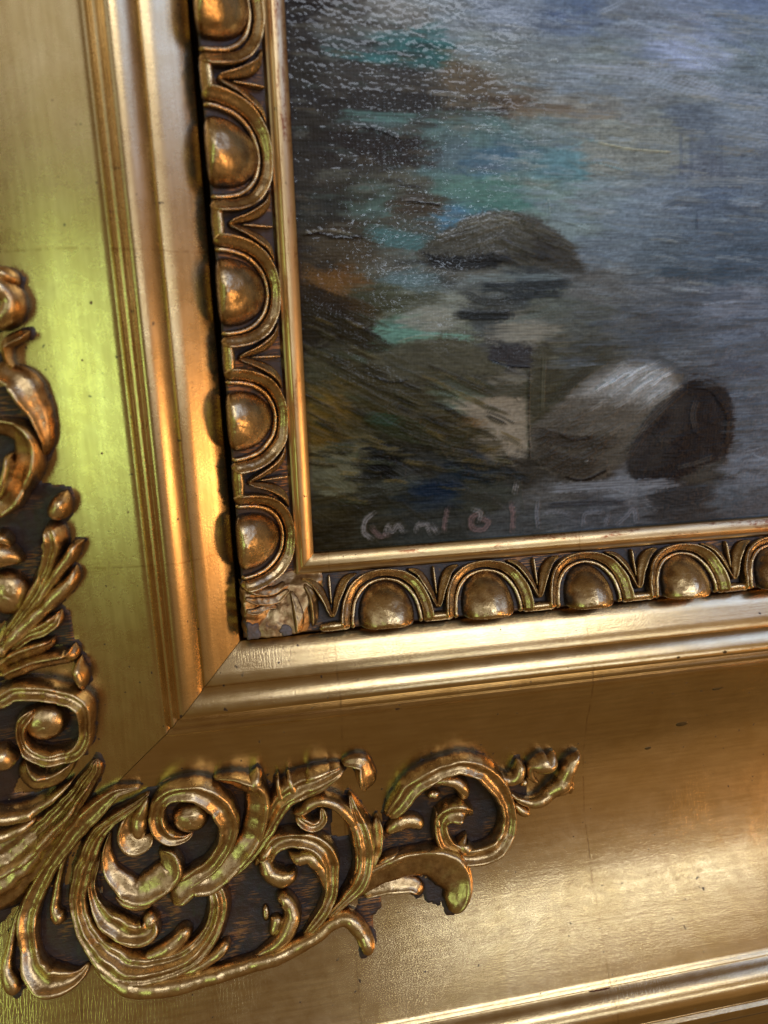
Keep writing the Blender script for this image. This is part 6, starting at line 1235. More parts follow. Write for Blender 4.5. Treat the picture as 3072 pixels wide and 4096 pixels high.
 ('s',0.74,(33,31,30),0.5,0.22,[(8.3,90.8),(12.5,91.0),(16.7,90.4)]),
 ('s',0.89,(45,42,40),0.5,0.22,[(13.0,135.2),(16.2,134.8),(19.6,135.1)]),
 ('s',0.98,(96,96,90),0.5,0.22,[(-0.1,116.8),(2.1,117.0),(4.7,116.7)]),
 ('s',0.65,(76,72,65),0.5,0.22,[(14.0,118.8),(17.1,118.8),(19.8,118.6)]),
 ('s',0.8,(45,41,38),0.5,0.22,[(28.9,137.0),(33.1,137.2),(37.2,136.9)]),
 ('s',0.62,(61,57,52),0.5,0.22,[(34.9,121.8),(38.9,122.0),(43.2,121.6)]),
 ('s',0.66,(40,37,36),0.5,0.22,[(4.1,114.6),(7.3,114.7),(10.9,114.5)]),
 ('s',0.99,(42,39,37),0.5,0.22,[(2.5,93.6),(5.5,93.7),(9.0,93.2)]),
 ('s',0.52,(93,93,86),0.5,0.22,[(16.2,103.1),(19.8,102.8),(23.0,102.9)]),
 ('s',0.89,(45,41,38),0.5,0.22,[(26.9,134.5),(29.8,134.4),(32.8,134.4)]),
 ('s',0.75,(43,40,39),0.5,0.22,[(15.3,116.7),(18.6,116.3),(21.8,116.5)]),
 ('s',0.58,(78,73,66),0.5,0.22,[(20.2,131.0),(23.2,130.8),(25.8,131.0)]),
 ('s',0.81,(89,89,82),0.5,0.22,[(5.9,141.9),(9.1,141.9),(11.8,141.9)]),
 ('s',0.61,(79,68,54),0.5,0.22,[(20.1,134.6),(23.1,134.4),(26.6,134.6)]),
 ('s',0.6,(58,55,49),0.5,0.22,[(-2.4,94.3),(1.3,94.4),(4.6,93.9)]),
 ('s',0.55,(41,38,37),0.5,0.22,[(11.8,108.9),(14.6,108.8),(17.8,108.7)]),
 ('s',0.91,(79,79,73),0.5,0.22,[(11.9,111.9),(15.2,111.6),(17.9,111.7)]),
 ('s',0.91,(64,60,54),0.5,0.22,[(3.0,96.6),(5.5,96.7),(8.1,96.4)]),
 ('s',0.64,(126,124,115),0.4,0.3,[(65.0,105.5),(69.3,105.1),(73.6,104.8)]),
 ('s',0.69,(121,123,125),0.4,0.3,[(107.3,91.7),(112.3,91.6),(117.1,90.8)]),
 ('s',0.81,(119,117,109),0.4,0.3,[(46.9,120.2),(53.1,119.5),(58.8,119.3)]),
 ('s',0.56,(131,128,120),0.4,0.3,[(52.1,142.3),(56.4,142.0),(60.3,141.8)]),
 ('s',0.49,(94,101,109),0.4,0.3,[(119.9,92.8),(126.9,92.0),(134.1,91.5)]),
 ('s',0.49,(98,97,90),0.4,0.3,[(125.9,92.2),(129.7,91.8),(133.9,91.4)]),
 ('s',0.88,(101,106,110),0.4,0.3,[(132.2,150.0),(138.3,150.0),(144.1,149.4)]),
 ('s',0.84,(90,97,105),0.4,0.3,[(99.8,116.0),(105.8,115.7),(112.0,115.1)]),
 ('s',0.69,(146,148,150),0.4,0.3,[(83.1,98.6),(89.2,98.1),(95.3,97.5)]),
 ('s',0.86,(81,87,94),0.4,0.3,[(120.4,139.5),(126.8,138.8),(133.7,138.8)]),
 ('s',0.95,(125,123,114),0.4,0.3,[(128.3,127.2),(134.7,126.6),(140.3,126.5)]),
 ('s',0.95,(128,130,132),0.4,0.3,[(127.3,141.6),(130.8,141.7),(135.0,141.2)]),
 ('s',0.96,(91,98,106),0.4,0.3,[(54.4,138.6),(60.0,138.0),(65.8,138.0)]),
 ('s',0.52,(123,129,134),0.4,0.3,[(74.6,114.4),(78.5,114.5),(81.8,113.9)]),
 ('s',0.8,(79,88,98),0.4,0.3,[(50.1,110.2),(53.7,109.5),(57.9,109.5)]),
 ('s',0.64,(119,125,129),0.4,0.3,[(126.0,95.7),(130.6,95.6),(134.8,94.9)]),
 ('s',0.6,(122,134,148),0.4,0.3,[(86.5,111.7),(91.1,111.8),(95.3,111.0)]),
 ('s',0.74,(120,118,109),0.4,0.3,[(54.5,145.1),(59.7,145.1),(65.2,144.6)]),
 ('s',0.71,(98,108,119),0.4,0.3,[(133.1,111.2),(137.7,110.5),(141.6,110.6)]),
 ('s',0.71,(104,102,95),0.4,0.3,[(93.7,122.4),(100.3,121.6),(106.3,121.5)]),
 ('s',0.79,(91,100,111),0.4,0.3,[(128.7,115.2),(133.0,114.6),(137.5,114.6)]),
 ('s',0.73,(84,93,102),0.4,0.3,[(70.3,122.6),(76.1,121.9),(82.3,121.7)]),
 ('s',0.64,(102,107,111),0.4,0.3,[(107.4,76.6),(113.7,76.0),(120.3,75.2)]),
 ('s',0.81,(104,106,108),0.4,0.3,[(59.7,144.2),(65.1,144.2),(70.4,143.7)]),
 ('s',0.9,(110,112,114),0.4,0.3,[(92.9,141.4),(96.3,141.3),(100.3,141.1)]),
 ('s',0.96,(119,121,123),0.4,0.3,[(88.8,103.8),(94.5,103.4),(100.4,102.8)]),
 ('s',0.8,(144,146,149),0.4,0.3,[(131.6,100.8),(136.9,100.1),(142.5,99.8)]),
 ('s',0.53,(111,117,121),0.4,0.3,[(134.2,119.4),(138.5,119.1),(142.4,118.8)]),
 ('s',0.66,(93,102,112),0.4,0.3,[(77.5,135.8),(81.8,135.3),(86.2,135.3)]),
 ('s',0.61,(119,121,123),0.4,0.3,[(115.5,76.4),(119.9,75.5),(124.9,75.4)]),
 ('s',0.59,(115,113,105),0.4,0.3,[(131.8,96.6),(139.0,96.1),(146.0,95.3)]),
 ('s',0.89,(97,106,118),0.4,0.3,[(48.5,137.1),(53.5,137.0),(57.9,136.5)]),
 ('s',0.49,(113,123,132),0.4,0.3,[(60.2,136.2),(64.1,135.9),(68.0,135.7)]),
 ('s',0.63,(105,114,123),0.4,0.3,[(135.3,83.6),(139.5,83.6),(144.6,82.7)]),
 ('s',0.93,(114,116,118),0.4,0.3,[(125.4,148.0),(130.4,148.0),(135.6,147.5)]),
 ('s',0.49,(132,139,144),0.4,0.3,[(111.5,149.4),(118.1,149.2),(124.1,148.8)]),
 ('s',0.75,(102,100,93),0.4,0.3,[(139.2,98.3),(144.3,98.2),(149.0,97.4)]),
 ('s',0.7,(140,142,145),0.4,0.3,[(79.9,136.0),(85.9,135.4),(91.9,135.3)]),
 ('s',0.63,(82,92,101),0.4,0.3,[(123.6,101.2),(128.6,100.9),(133.4,100.4)]),
 ('s',0.96,(91,96,99),0.4,0.3,[(78.6,100.8),(83.3,100.1),(87.9,100.0)]),
 ('s',0.57,(108,106,99),0.4,0.3,[(76.5,147.0),(80.7,146.6),(84.6,146.7)]),
 ('s',0.85,(126,133,137),0.4,0.3,[(81.9,130.4),(85.6,130.5),(89.6,129.9)]),
 ('s',0.59,(100,112,123),0.4,0.3,[(112.0,97.0),(119.0,96.3),(125.3,95.8)]),
 ('s',0.85,(77,86,95),0.4,0.3,[(67.9,99.6),(72.0,99.4),(76.8,98.8)]),
 ('s',0.49,(138,136,127),0.4,0.3,[(85.0,112.9),(88.9,112.9),(93.0,112.3)]),
 ('s',0.89,(88,98,108),0.4,0.3,[(91.2,91.8),(95.1,91.0),(98.8,91.1)]),
 ('s',0.93,(89,98,108),0.4,0.3,[(53.2,142.0),(57.3,141.8),(61.6,141.5)]),
 ('s',0.94,(111,117,120),0.4,0.3,[(55.9,110.6),(62.0,110.0),(67.5,109.6)]),
 ('s',0.96,(103,112,121),0.4,0.3,[(129.2,121.1),(133.9,120.7),(138.2,120.5)]),
 ('s',0.66,(132,134,136),0.4,0.3,[(128.1,84.9),(134.5,84.5),(141.2,83.6)]),
 ('s',0.81,(110,108,101),0.4,0.3,[(45.9,133.2),(49.9,133.3),(53.5,132.7)]),
 ('s',0.91,(121,123,124),0.4,0.3,[(63.3,112.9),(67.4,112.8),(71.2,112.3)]),
 ('s',0.77,(100,105,109),0.4,0.3,[(116.9,146.5),(123.3,146.2),(130.0,145.9)]),
 ('s',0.8,(108,114,118),0.4,0.3,[(130.7,118.0),(136.2,117.9),(142.3,117.2)]),
 ('s',0.52,(120,126,131),0.4,0.3,[(73.1,131.7),(78.6,131.1),(84.5,131.0)]),
 ('s',0.77,(108,114,118),0.4,0.3,[(64.3,140.8),(67.8,140.7),(71.5,140.4)]),
 ('s',0.98,(96,104,112),0.4,0.3,[(44.3,138.4),(49.7,138.1),(55.0,137.8)]),
 ('s',0.71,(94,103,114),0.4,0.3,[(94.6,149.5),(98.3,149.4),(102.2,149.1)]),
 ('s',0.5,(86,93,101),0.4,0.3,[(123.3,123.9),(127.9,124.0),(132.4,123.3)]),
 ('s',0.81,(138,140,143),0.4,0.3,[(119.0,139.9),(125.3,139.9),(131.2,139.3)]),
 ('s',0.57,(109,115,119),0.4,0.3,[(71.2,108.0),(75.8,107.9),(81.0,107.2)]),
 ('s',0.64,(140,142,145),0.4,0.3,[(68.6,126.9),(73.2,126.5),(78.4,126.2)]),
 ('s',0.86,(140,143,145),0.4,0.3,[(93.7,105.7),(99.0,105.1),(104.0,104.8)]),
 ('s',0.47,(99,110,122),0.4,0.3,[(93.9,142.5),(98.4,142.6),(102.3,142.0)]),
 ('s',0.76,(139,137,127),0.4,0.3,[(116.0,129.0),(121.3,129.0),(126.2,128.4)]),
 ('s',1.0,(101,107,111),0.4,0.3,[(112.4,143.1),(117.1,142.7),(121.0,142.6)]),
 ('s',0.73,(135,133,124),0.4,0.3,[(130.1,149.7),(137.0,149.2),(143.2,149.2)]),
 ('s',0.84,(129,131,133),0.4,0.3,[(130.4,130.0),(135.7,129.8),(140.7,129.4)]),
 ('s',0.55,(121,128,132),0.4,0.3,[(78.4,137.0),(82.8,137.0),(86.5,136.5)]),
 ('s',0.57,(99,109,121),0.4,0.3,[(135.3,85.8),(142.7,84.9),(150.3,84.3)]),
 ('s',0.57,(111,109,102),0.4,0.3,[(62.7,132.5),(66.6,132.1),(69.9,132.1)]),
 ('s',0.86,(124,122,114),0.4,0.3,[(55.7,112.1),(61.5,111.3),(67.3,111.1)]),
 ('s',0.69,(99,111,122),0.4,0.3,[(117.8,84.9),(124.2,84.3),(129.9,83.7)]),
 ('s',0.61,(95,104,115),0.4,0.3,[(70.7,98.1),(77.4,97.2),(83.8,96.9)]),
 ('s',0.99,(103,104,106),0.4,0.3,[(107.1,147.7),(112.7,147.4),(117.8,147.2)]),
 ('s',0.77,(111,112,114),0.4,0.3,[(132.4,132.2),(137.9,131.7),(143.2,131.6)]),
 ('s',0.49,(90,95,98),0.4,0.3,[(117.6,134.9),(123.9,134.2),(130.6,134.1)]),
 ('s',0.81,(82,88,95),0.4,0.3,[(133.3,137.4),(137.2,136.8),(141.2,136.9)]),
 ('s',0.58,(70,78,87),0.4,0.3,[(102.1,91.1),(109.0,90.1),(115.2,89.8)]),
 ('s',0.85,(96,107,118),0.4,0.3,[(55.1,104.1),(60.2,103.6),(65.8,103.1)]),
 ('s',0.92,(101,103,105),0.4,0.3,[(118.5,82.1),(123.7,81.2),(128.4,81.0)]),
 ('s',0.88,(113,123,132),0.4,0.3,[(132.1,101.3),(137.8,101.2),(143.3,100.3)]),
 ('s',0.59,(132,134,136),0.4,0.3,[(54.4,106.6),(58.7,106.4),(63.0,105.9)]),
 ('s',0.5,(112,118,122),0.4,0.3,[(102.3,97.3),(107.9,96.5),(113.1,96.3)]),
 ('s',0.55,(102,104,105),0.4,0.3,[(123.8,115.9),(127.4,115.9),(131.6,115.3)]),
 ('s',0.79,(107,113,116),0.4,0.3,[(93.9,94.3),(98.9,93.8),(104.1,93.4)]),
 ('s',0.49,(114,116,117),0.4,0.3,[(106.6,85.0),(111.4,85.0),(115.9,84.1)]),
 ('s',0.86,(124,136,150),0.4,0.3,[(76.6,133.6),(81.1,133.3),(85.9,133.0)]),
 ('s',0.67,(116,118,119),0.4,0.3,[(59.9,114.0),(64.9,113.7),(70.0,113.2)]),
 ('s',0.66,(95,106,117),0.4,0.3,[(54.7,129.0),(59.4,128.4),(64.1,128.4)]),
 ('s',0.89,(100,108,116),0.4,0.3,[(122.6,120.1),(128.1,119.7),(133.6,119.3)]),
 ('s',0.56,(91,99,107),0.4,0.3,[(106.3,128.9),(111.7,128.5),(117.8,128.2)]),
 ('s',0.5,(78,87,96),0.4,0.3,[(69.9,141.3),(74.0,140.8),(77.7,140.9)]),
 ('s',0.55,(117,128,141),0.4,0.3,[(106.7,99.6),(113.5,98.8),(120.6,98.4)]),
 ('s',0.8,(107,105,98),0.4,0.3,[(121.0,150.6),(127.1,150.2),(133.6,150.1)]),
 ('s',0.56,(92,97,100),0.4,0.3,[(83.2,77.5),(88.2,76.9),(93.7,76.3)]),
 ('s',0.69,(87,97,107),0.4,0.3,[(61.6,131.2),(67.2,130.8),(72.9,130.5)]),
 ('s',0.88,(100,101,103),0.4,0.3,[(81.3,97.5),(86.4,97.3),(91.1,96.6)]),
 ('s',0.61,(112,118,122),0.4,0.3,[(124.9,121.7),(130.2,121.4),(135.6,121.0)]),
 ('s',0.73,(91,99,107),0.4,0.3,[(87.0,74.9),(92.5,74.5),(98.6,73.6)]),
 ('s',0.95,(104,112,121),0.4,0.3,[(84.1,124.3),(88.3,124.4),(92.1,123.8)]),
 ('s',0.56,(141,138,129),0.4,0.3,[(37.3,128.1),(42.7,127.6),(48.3,127.4)]),
 ('s',0.85,(92,103,113),0.4,0.3,[(131.5,147.1),(137.3,146.8),(143.2,146.6)]),
 ('s',0.5,(97,96,89),0.4,0.3,[(48.8,109.1),(54.9,108.6),(60.9,108.1)]),
 ('s',0.82,(101,113,125),0.4,0.3,[(77.7,118.4),(82.5,118.3),(87.5,117.6)]),
 ('s',0.79,(89,97,108),0.4,0.3,[(53.3,109.5),(57.0,109.2),(61.4,108.8)]),
 ('s',0.81,(80,90,99),0.4,0.3,[(97.7,108.3),(101.4,108.2),(105.7,107.6)]),
 ('s',0.84,(130,132,134),0.4,0.3,[(88.9,140.8),(94.8,140.7),(100.1,140.2)]),
 ('s',0.81,(103,101,94),0.4,0.3,[(126.3,115.8),(132.9,115.7),(139.4,114.9)]),
 ('s',0.46,(86,94,104),0.4,0.3,[(64.8,125.4),(68.4,125.3),(71.9,124.9)]),
 ('s',0.54,(81,91,100),0.4,0.3,[(63.1,142.3),(67.4,141.8),(72.0,141.9)]),
 ('s',0.76,(87,95,105),0.4,0.3,[(65.3,116.1),(71.7,115.9),(77.6,115.2)]),
 ('s',0.89,(119,131,144),0.4,0.3,[(46.6,138.9),(51.2,138.9),(55.8,138.3)]),
 ('s',0.98,(115,116,118),0.4,0.3,[(82.0,85.3),(86.8,84.9),(91.0,84.4)]),
 ('s',0.59,(92,103,114),0.4,0.3,[(87.9,142.5),(93.0,142.4),(97.6,142.0)]),
 ('s',0.58,(119,125,130),0.4,0.3,[(67.5,146.2),(71.5,146.3),(76.1,145.8)]),
 ('s',0.46,(101,107,110),0.4,0.3,[(102.3,139.6),(106.5,139.6),(110.3,139.2)]),
 ('s',0.85,(84,91,98),0.4,0.3,[(68.3,140.8),(72.7,140.4),(77.8,140.3)]),
 ('s',0.63,(98,106,115),0.4,0.3,[(119.5,142.8),(124.4,142.7),(129.4,142.3)]),
 ('s',0.73,(70,78,87),0.4,0.3,[(122.5,79.6),(129.5,78.9),(136.2,78.1)]),
 ('s',0.9,(134,132,123),0.4,0.3,[(104.1,144.2),(110.3,144.0),(117.1,143.5)]),
 ('s',0.47,(110,119,128),0.4,0.3,[(107.9,135.0),(111.8,135.1),(116.0,134.6)]),
 ('s',0.73,(107,116,125),0.4,0.3,[(76.9,148.2),(81.4,148.1),(85.9,147.8)]),
 ('s',0.73,(122,120,111),0.4,0.3,[(98.8,137.4),(103.7,136.8),(109.0,136.9)]),
 ('s',0.91,(114,125,138),0.4,0.3,[(63.5,103.8),(69.1,103.0),(74.8,102.8)]),
 ('s',0.63,(74,82,91),0.4,0.3,[(71.5,141.9),(74.8,141.5),(78.7,141.5)]),
 ('s',1.0,(104,102,95),0.4,0.3,[(107.0,146.3),(111.3,145.9),(115.9,145.8)]),
 ('s',0.94,(125,132,137),0.4,0.3,[(92.9,81.6),(97.3,80.9),(101.9,80.6)]),
 ('s',0.5,(140,138,128),0.4,0.3,[(105.5,90.2),(110.5,90.0),(115.9,89.2)]),
 ('s',0.71,(131,129,120),0.4,0.3,[(119.5,77.5),(124.7,77.0),(129.2,76.5)]),
 ('s',0.65,(113,111,103),0.4,0.3,[(58.5,107.1),(63.9,106.3),(68.6,106.2)]),
 ('s',0.87,(102,101,94),0.4,0.3,[(113.3,101.7),(118.8,101.2),(124.9,100.7)]),
 ('s',0.58,(102,108,111),0.4,0.3,[(129.7,112.3),(135.7,112.1),(142.1,111.4)]),
 ('s',0.6,(89,98,109),0.4,0.3,[(119.7,123.3),(124.1,122.9),(128.1,122.7)]),
 ('s',0.86,(114,116,118),0.4,0.3,[(117.3,141.8),(123.7,141.7),(130.9,141.2)]),
 ('s',0.69,(90,101,111),0.4,0.3,[(106.1,150.0),(110.2,149.6),(114.4,149.7)]),
 ('s',0.96,(109,108,100),0.4,0.3,[(43.9,119.4),(47.3,119.1),(51.0,118.8)]),
 ('s',0.58,(104,102,95),0.4,0.3,[(91.8,83.8),(95.7,83.3),(99.7,83.0)]),
 ('s',0.69,(104,106,108),0.4,0.3,[(57.1,130.7),(60.4,130.8),(64.1,130.3)]),
 ('s',0.81,(129,127,118),0.4,0.3,[(126.9,146.6),(131.0,146.5),(134.9,146.2)]),
 ('s',0.74,(77,84,90),0.4,0.3,[(123.7,137.7),(128.8,137.3),(133.5,137.2)]),
 ('s',0.47,(85,95,105),0.4,0.3,[(101.2,147.0),(105.5,146.7),(109.3,146.7)]),
 ('s',0.76,(94,102,110),0.4,0.3,[(134.6,102.7),(139.8,102.1),(145.4,101.8)]),
 ('s',0.76,(86,95,105),0.4,0.3,[(73.7,115.5),(78.6,115.3),(83.2,114.7)]),
 ('s',0.58,(86,96,106),0.4,0.3,[(90.1,93.4),(94.3,93.1),(98.6,92.6)]),
 ('s',0.69,(113,124,138),0.4,0.3,[(90.2,117.8),(94.1,117.4),(98.5,117.2)]),
 ('s',0.9,(103,108,112),0.4,0.3,[(134.8,146.6),(138.6,146.8),(142.4,146.3)]),
 ('s',0.97,(131,133,135),0.4,0.3,[(94.7,123.0),(98.2,122.8),(102.3,122.5)]),
 ('s',0.59,(102,103,105),0.4,0.3,[(92.8,125.3),(97.0,125.1),(100.8,124.7)]),
 ('s',0.92,(85,95,105),0.4,0.3,[(73.5,96.4),(80.2,95.5),(86.5,95.2)]),
 ('s',0.87,(111,109,101),0.4,0.3,[(127.9,115.4),(134.5,114.8),(141.1,114.4)]),
 ('s',0.93,(114,123,133),0.4,0.3,[(68.0,118.6),(73.1,118.4),(78.1,117.8)]),
 ('s',0.75,(79,88,97),0.4,0.3,[(90.0,104.1),(95.1,104.0),(99.5,103.3)]),
 ('s',0.61,(107,105,98),0.4,0.3,[(128.8,118.7),(134.9,118.5),(141.1,117.8)]),
 ('s',0.49,(127,134,139),0.4,0.3,[(45.1,138.0),(51.0,137.8),(56.7,137.3)]),
 ('s',0.95,(135,137,139),0.4,0.3,[(51.0,112.6),(54.7,112.1),(58.2,112.0)]),
 ('s',0.47,(104,110,113),0.4,0.3,[(62.3,136.2),(67.1,135.6),(71.9,135.6)]),
 ('s',0.62,(81,91,100),0.4,0.3,[(70.9,117.2),(76.9,116.7),(82.5,116.3)]),
 ('s',0.62,(131,133,135),0.4,0.3,[(94.4,122.3),(101.4,121.5),(107.8,121.4)]),
 ('s',0.75,(101,107,110),0.4,0.3,[(113.0,105.8),(119.6,105.0),(125.8,104.8)]),
 ('s',0.72,(110,112,114),0.4,0.3,[(75.9,100.8),(80.2,100.7),(85.1,100.0)]),
 ('s',0.96,(111,122,135),0.4,0.3,[(102.6,131.6),(106.6,131.7),(110.7,131.1)]),
 ('s',0.97,(112,110,102),0.4,0.3,[(86.8,148.7),(91.3,148.8),(96.4,148.3)]),
 ('s',0.99,(97,108,119),0.4,0.3,[(65.2,100.9),(71.4,100.3),(77.6,99.8)]),
 ('s',0.59,(112,118,122),0.4,0.3,[(77.9,105.5),(82.6,104.8),(87.4,104.7)]),
 ('s',0.55,(115,117,119),0.4,0.3,[(111.0,113.7),(115.5,113.4),(120.3,113.0)]),
 ('s',0.83,(106,112,115),0.4,0.3,[(82.3,99.1),(87.6,98.2),(93.7,98.1)]),
 ('s',0.7,(137,135,125),0.4,0.3,[(65.2,110.6),(69.2,109.9),(73.7,109.9)]),
 ('s',0.76,(120,122,124),0.4,0.3,[(64.0,133.6),(69.5,133.0),(74.7,133.0)]),
 ('s',0.89,(91,96,100),0.4,0.3,[(92.3,95.4),(98.5,94.6),(105.6,94.2)]),
 ('s',0.7,(99,108,119),0.4,0.3,[(78.3,123.9),(81.5,123.5),(85.4,123.4)]),
 ('s',0.74,(141,138,129),0.4,0.3,[(47.9,135.9),(51.4,135.6),(55.6,135.5)]),
 ('s',0.52,(140,143,145),0.4,0.3,[(49.6,123.8),(54.9,123.8),(61.0,123.0)]),
 ('s',0.62,(107,116,125),0.4,0.3,[(116.0,138.4),(120.3,138.4),(124.1,138.0)]),
 ('s',0.71,(101,99,92),0.4,0.3,[(120.9,114.5),(128.0,114.1),(134.5,113.5)]),
 ('s',0.61,(114,120,124),0.4,0.3,[(57.4,115.6),(61.3,115.4),(65.0,115.0)]),
 ('s',0.55,(124,122,113),0.4,0.3,[(112.6,109.3),(118.1,109.1),(123.8,108.4)]),
 ('s',0.7,(100,105,109),0.4,0.3,[(133.6,77.5),(140.8,76.6),(147.3,76.1)]),
 ('s',0.87,(78,85,92),0.4,0.3,[(116.7,83.6),(122.3,82.9),(127.2,82.5)]),
 ('s',0.54,(134,136,138),0.4,0.3,[(114.7,75.4),(121.8,74.9),(128.8,73.9)]),
 ('s',0.49,(95,107,118),0.4,0.3,[(118.6,89.2),(124.7,88.3),(130.6,88.0)]),
 ('s',0.68,(102,114,125),0.4,0.3,[(98.8,101.6),(104.1,101.5),(109.3,100.7)]),
 ('s',0.59,(134,141,146),0.4,0.3,[(106.4,147.0),(112.7,146.5),(119.3,146.4)]),
 ('s',0.53,(98,99,101),0.4,0.3,[(70.3,145.7),(74.9,145.3),(80.2,145.3)]),
 ('s',0.6,(130,128,119),0.4,0.3,[(57.5,121.7),(61.5,121.2),(64.9,121.1)]),
 ('s',0.57,(103,108,112),0.4,0.3,[(87.2,144.3),(91.2,144.1),(95.7,143.9)]),
 ('s',0.96,(118,116,108),0.4,0.3,[(114.6,119.7),(118.6,119.8),(122.7,119.1)]),
 ('s',0.47,(100,101,103),0.4,0.3,[(122.6,145.0),(127.3,144.8),(132.3,144.5)]),
 ('s',0.94,(108,110,112),0.4,0.3,[(111.6,141.0),(118.4,140.3),(124.9,140.3)]),
 ('s',0.65,(97,102,106),0.4,0.3,[(42.5,128.2),(48.2,127.7),(54.4,127.4)]),
 ('s',0.91,(100,105,109),0.4,0.3,[(105.1,105.9),(110.1,105.7),(115.2,105.1)]),
 ('s',0.63,(75,84,93),0.4,0.3,[(124.0,148.7),(127.3,148.7),(131.4,148.4)]),
 ('s',0.95,(113,119,123),0.4,0.3,[(66.9,120.0),(71.6,119.8),(76.3,119.3)]),
 ('s',0.96,(113,124,137),0.4,0.3,[(81.3,99.5),(85.1,98.9),(89.5,98.8)]),
 ('s',0.67,(90,99,109),0.4,0.3,[(112.8,135.3),(116.8,134.9),(121.5,134.8)]),
 ('s',0.8,(97,105,113),0.4,0.3,[(47.0,121.9),(50.3,121.5),(54.2,121.4)]),
 ('s',0.64,(129,135,140),0.4,0.3,[(120.2,141.8),(126.3,141.4),(131.6,141.2)]),
 ('s',0.99,(128,130,132),0.4,0.3,[(132.9,107.5),(138.3,106.8),(144.3,106.6)]),
 ('s',0.48,(110,115,119),0.4,0.3,[(128.8,114.3),(133.7,114.3),(138.0,113.7)]),
 ('s',0.59,(96,94,88),0.4,0.3,[(108.0,138.3),(113.3,138.4),(118.0,137.8)]),
 ('s',1.08,(85,89,96),0.45,0.3,[(145.2,25.1),(153.0,25.4),(160.7,24.8)]),
 ('s',0.76,(72,77,84),0.45,0.3,[(89.7,59.1),(95.2,59.4),(100.7,59.2)]),
 ('s',0.84,(52,56,61),0.45,0.3,[(87.3,65.4),(91.8,65.8),(95.9,65.4)]),
 ('s',0.77,(55,58,64),0.45,0.3,[(139.0,40.1),(144.4,39.8),(150.4,40.0)]),
 ('s',0.69,(81,85,92),0.45,0.3,[(139.6,32.7),(145.2,33.1),(151.7,32.5)]),
 ('s',0.94,(64,69,75),0.45,0.3,[(81.1,53.9),(87.8,53.8),(93.9,53.9)]),
 ('s',0.54,(55,58,63),0.45,0.3,[(75.3,58.8),(81.2,58.6),(87.7,58.9)]),
 ('s',0.92,(81,85,92),0.45,0.3,[(113.2,55.0),(117.7,54.7),(122.7,55.0)]),
 ('s',1.11,(75,79,85),0.45,0.3,[(127.4,57.5),(133.6,57.1),(139.4,57.5)]),
 ('s',0.77,(81,86,92),0.45,0.3,[(142.7,27.3),(150.6,27.0),(158.6,27.0)]),
 ('s',1.09,(67,67,67),0.45,0.3,[(79.1,55.3),(84.3,55.5),(89.5,55.3)]),
 ('s',0.71,(68,72,79),0.45,0.3,[(98.1,67.5),(103.7,68.0),(108.6,67.6)]),
 ('s',0.7,(72,72,72),0.45,0.3,[(101.4,61.4),(105.3,61.2),(109.9,61.5)]),
 ('s',0.6,(97,102,111),0.45,0.3,[(81.9,53.7),(86.4,53.3),(90.9,53.7)]),
 ('s',0.65,(61,65,70),0.45,0.3,[(120.8,54.4),(127.6,54.1),(135.1,54.4)]),
 ('s',0.74,(60,60,60),0.45,0.3,[(82.1,67.9),(88.7,67.7),(95.4,68.1)]),
 ('s',0.79,(84,88,95),0.45,0.3,[(128.5,50.3),(133.6,50.7),(138.9,50.3)]),
 ('s',0.72,(60,63,68),0.45,0.3,[(111.4,65.4),(115.1,65.3),(119.4,65.4)]),
 ('s',0.64,(78,83,89),0.45,0.3,[(142.8,42.5),(150.1,42.1),(157.2,42.4)]),
 ('s',0.99,(78,82,88),0.45,0.3,[(97.1,68.9),(102.8,69.1),(108.7,69.0)]),
 ('s',0.84,(90,94,102),0.45,0.3,[(143.3,43.5),(148.0,43.1),(153.5,43.4)]),
 ('s',0.58,(78,82,89),0.45,0.3,[(126.7,69.1),(132.5,68.8),(137.6,69.2)]),
 ('s',1.05,(96,101,109),0.45,0.3,[(112.2,56.3),(119.2,56.6),(125.9,56.3)]),
 ('s',0.76,(67,71,78),0.45,0.3,[(111.9,57.4),(118.7,57.5),(125.2,57.5)]),
 ('s',0.57,(73,78,85),0.45,0.3,[(122.5,64.4),(128.5,64.7),(134.5,64.5)]),
 ('s',0.95,(60,60,60),0.45,0.3,[(141.3,55.5),(148.7,55.5),(156.1,55.5)]),
 ('s',0.77,(87,92,99),0.45,0.3,[(72.9,53.2),(78.6,53.0),(84.8,53.1)]),
 ('s',0.84,(59,59,59),0.45,0.3,[(131.7,69.9),(138.5,70.5),(146.3,70.1)]),
 ('s',1.0,(70,74,79),0.45,0.3,[(122.0,66.1),(126.3,66.3),(130.7,66.2)]),
 ('s',1.08,(100,105,114),0.45,0.3,[(117.7,52.7),(124.0,52.7),(130.6,52.7)]),
 ('s',1.0,(61,64,69),0.45,0.3,[(122.4,56.9),(129.1,56.8),(135.6,56.9)]),
 ('s',1.08,(57,57,57),0.45,0.3,[(102.1,68.1),(106.2,67.8),(111.2,68.2)]),
 ('s',0.64,(57,57,57),0.45,0.3,[(136.0,65.8),(142.8,65.8),(150.5,65.9)]),
 ('s',0.59,(93,97,106),0.45,0.3,[(114.4,54.7),(121.2,55.0),(128.8,54.7)]),
 ('s',0.99,(67,67,67),0.45,0.3,[(107.2,58.2),(113.2,58.1),(118.6,58.2)]),
 ('s',0.98,(63,67,72),0.45,0.3,[(86.5,59.9),(91.8,59.8),(96.4,59.9)]),
 ('s',0.86,(62,62,62),0.45,0.3,[(136.0,32.7),(142.1,32.8),(149.0,32.5)]),
 ('s',0.74,(64,64,64),0.45,0.3,[(110.8,52.6),(114.7,52.7),(119.5,52.6)]),
 ('s',0.63,(59,63,69),0.45,0.3,[(113.3,64.1),(118.9,64.2),(125.1,64.2)]),
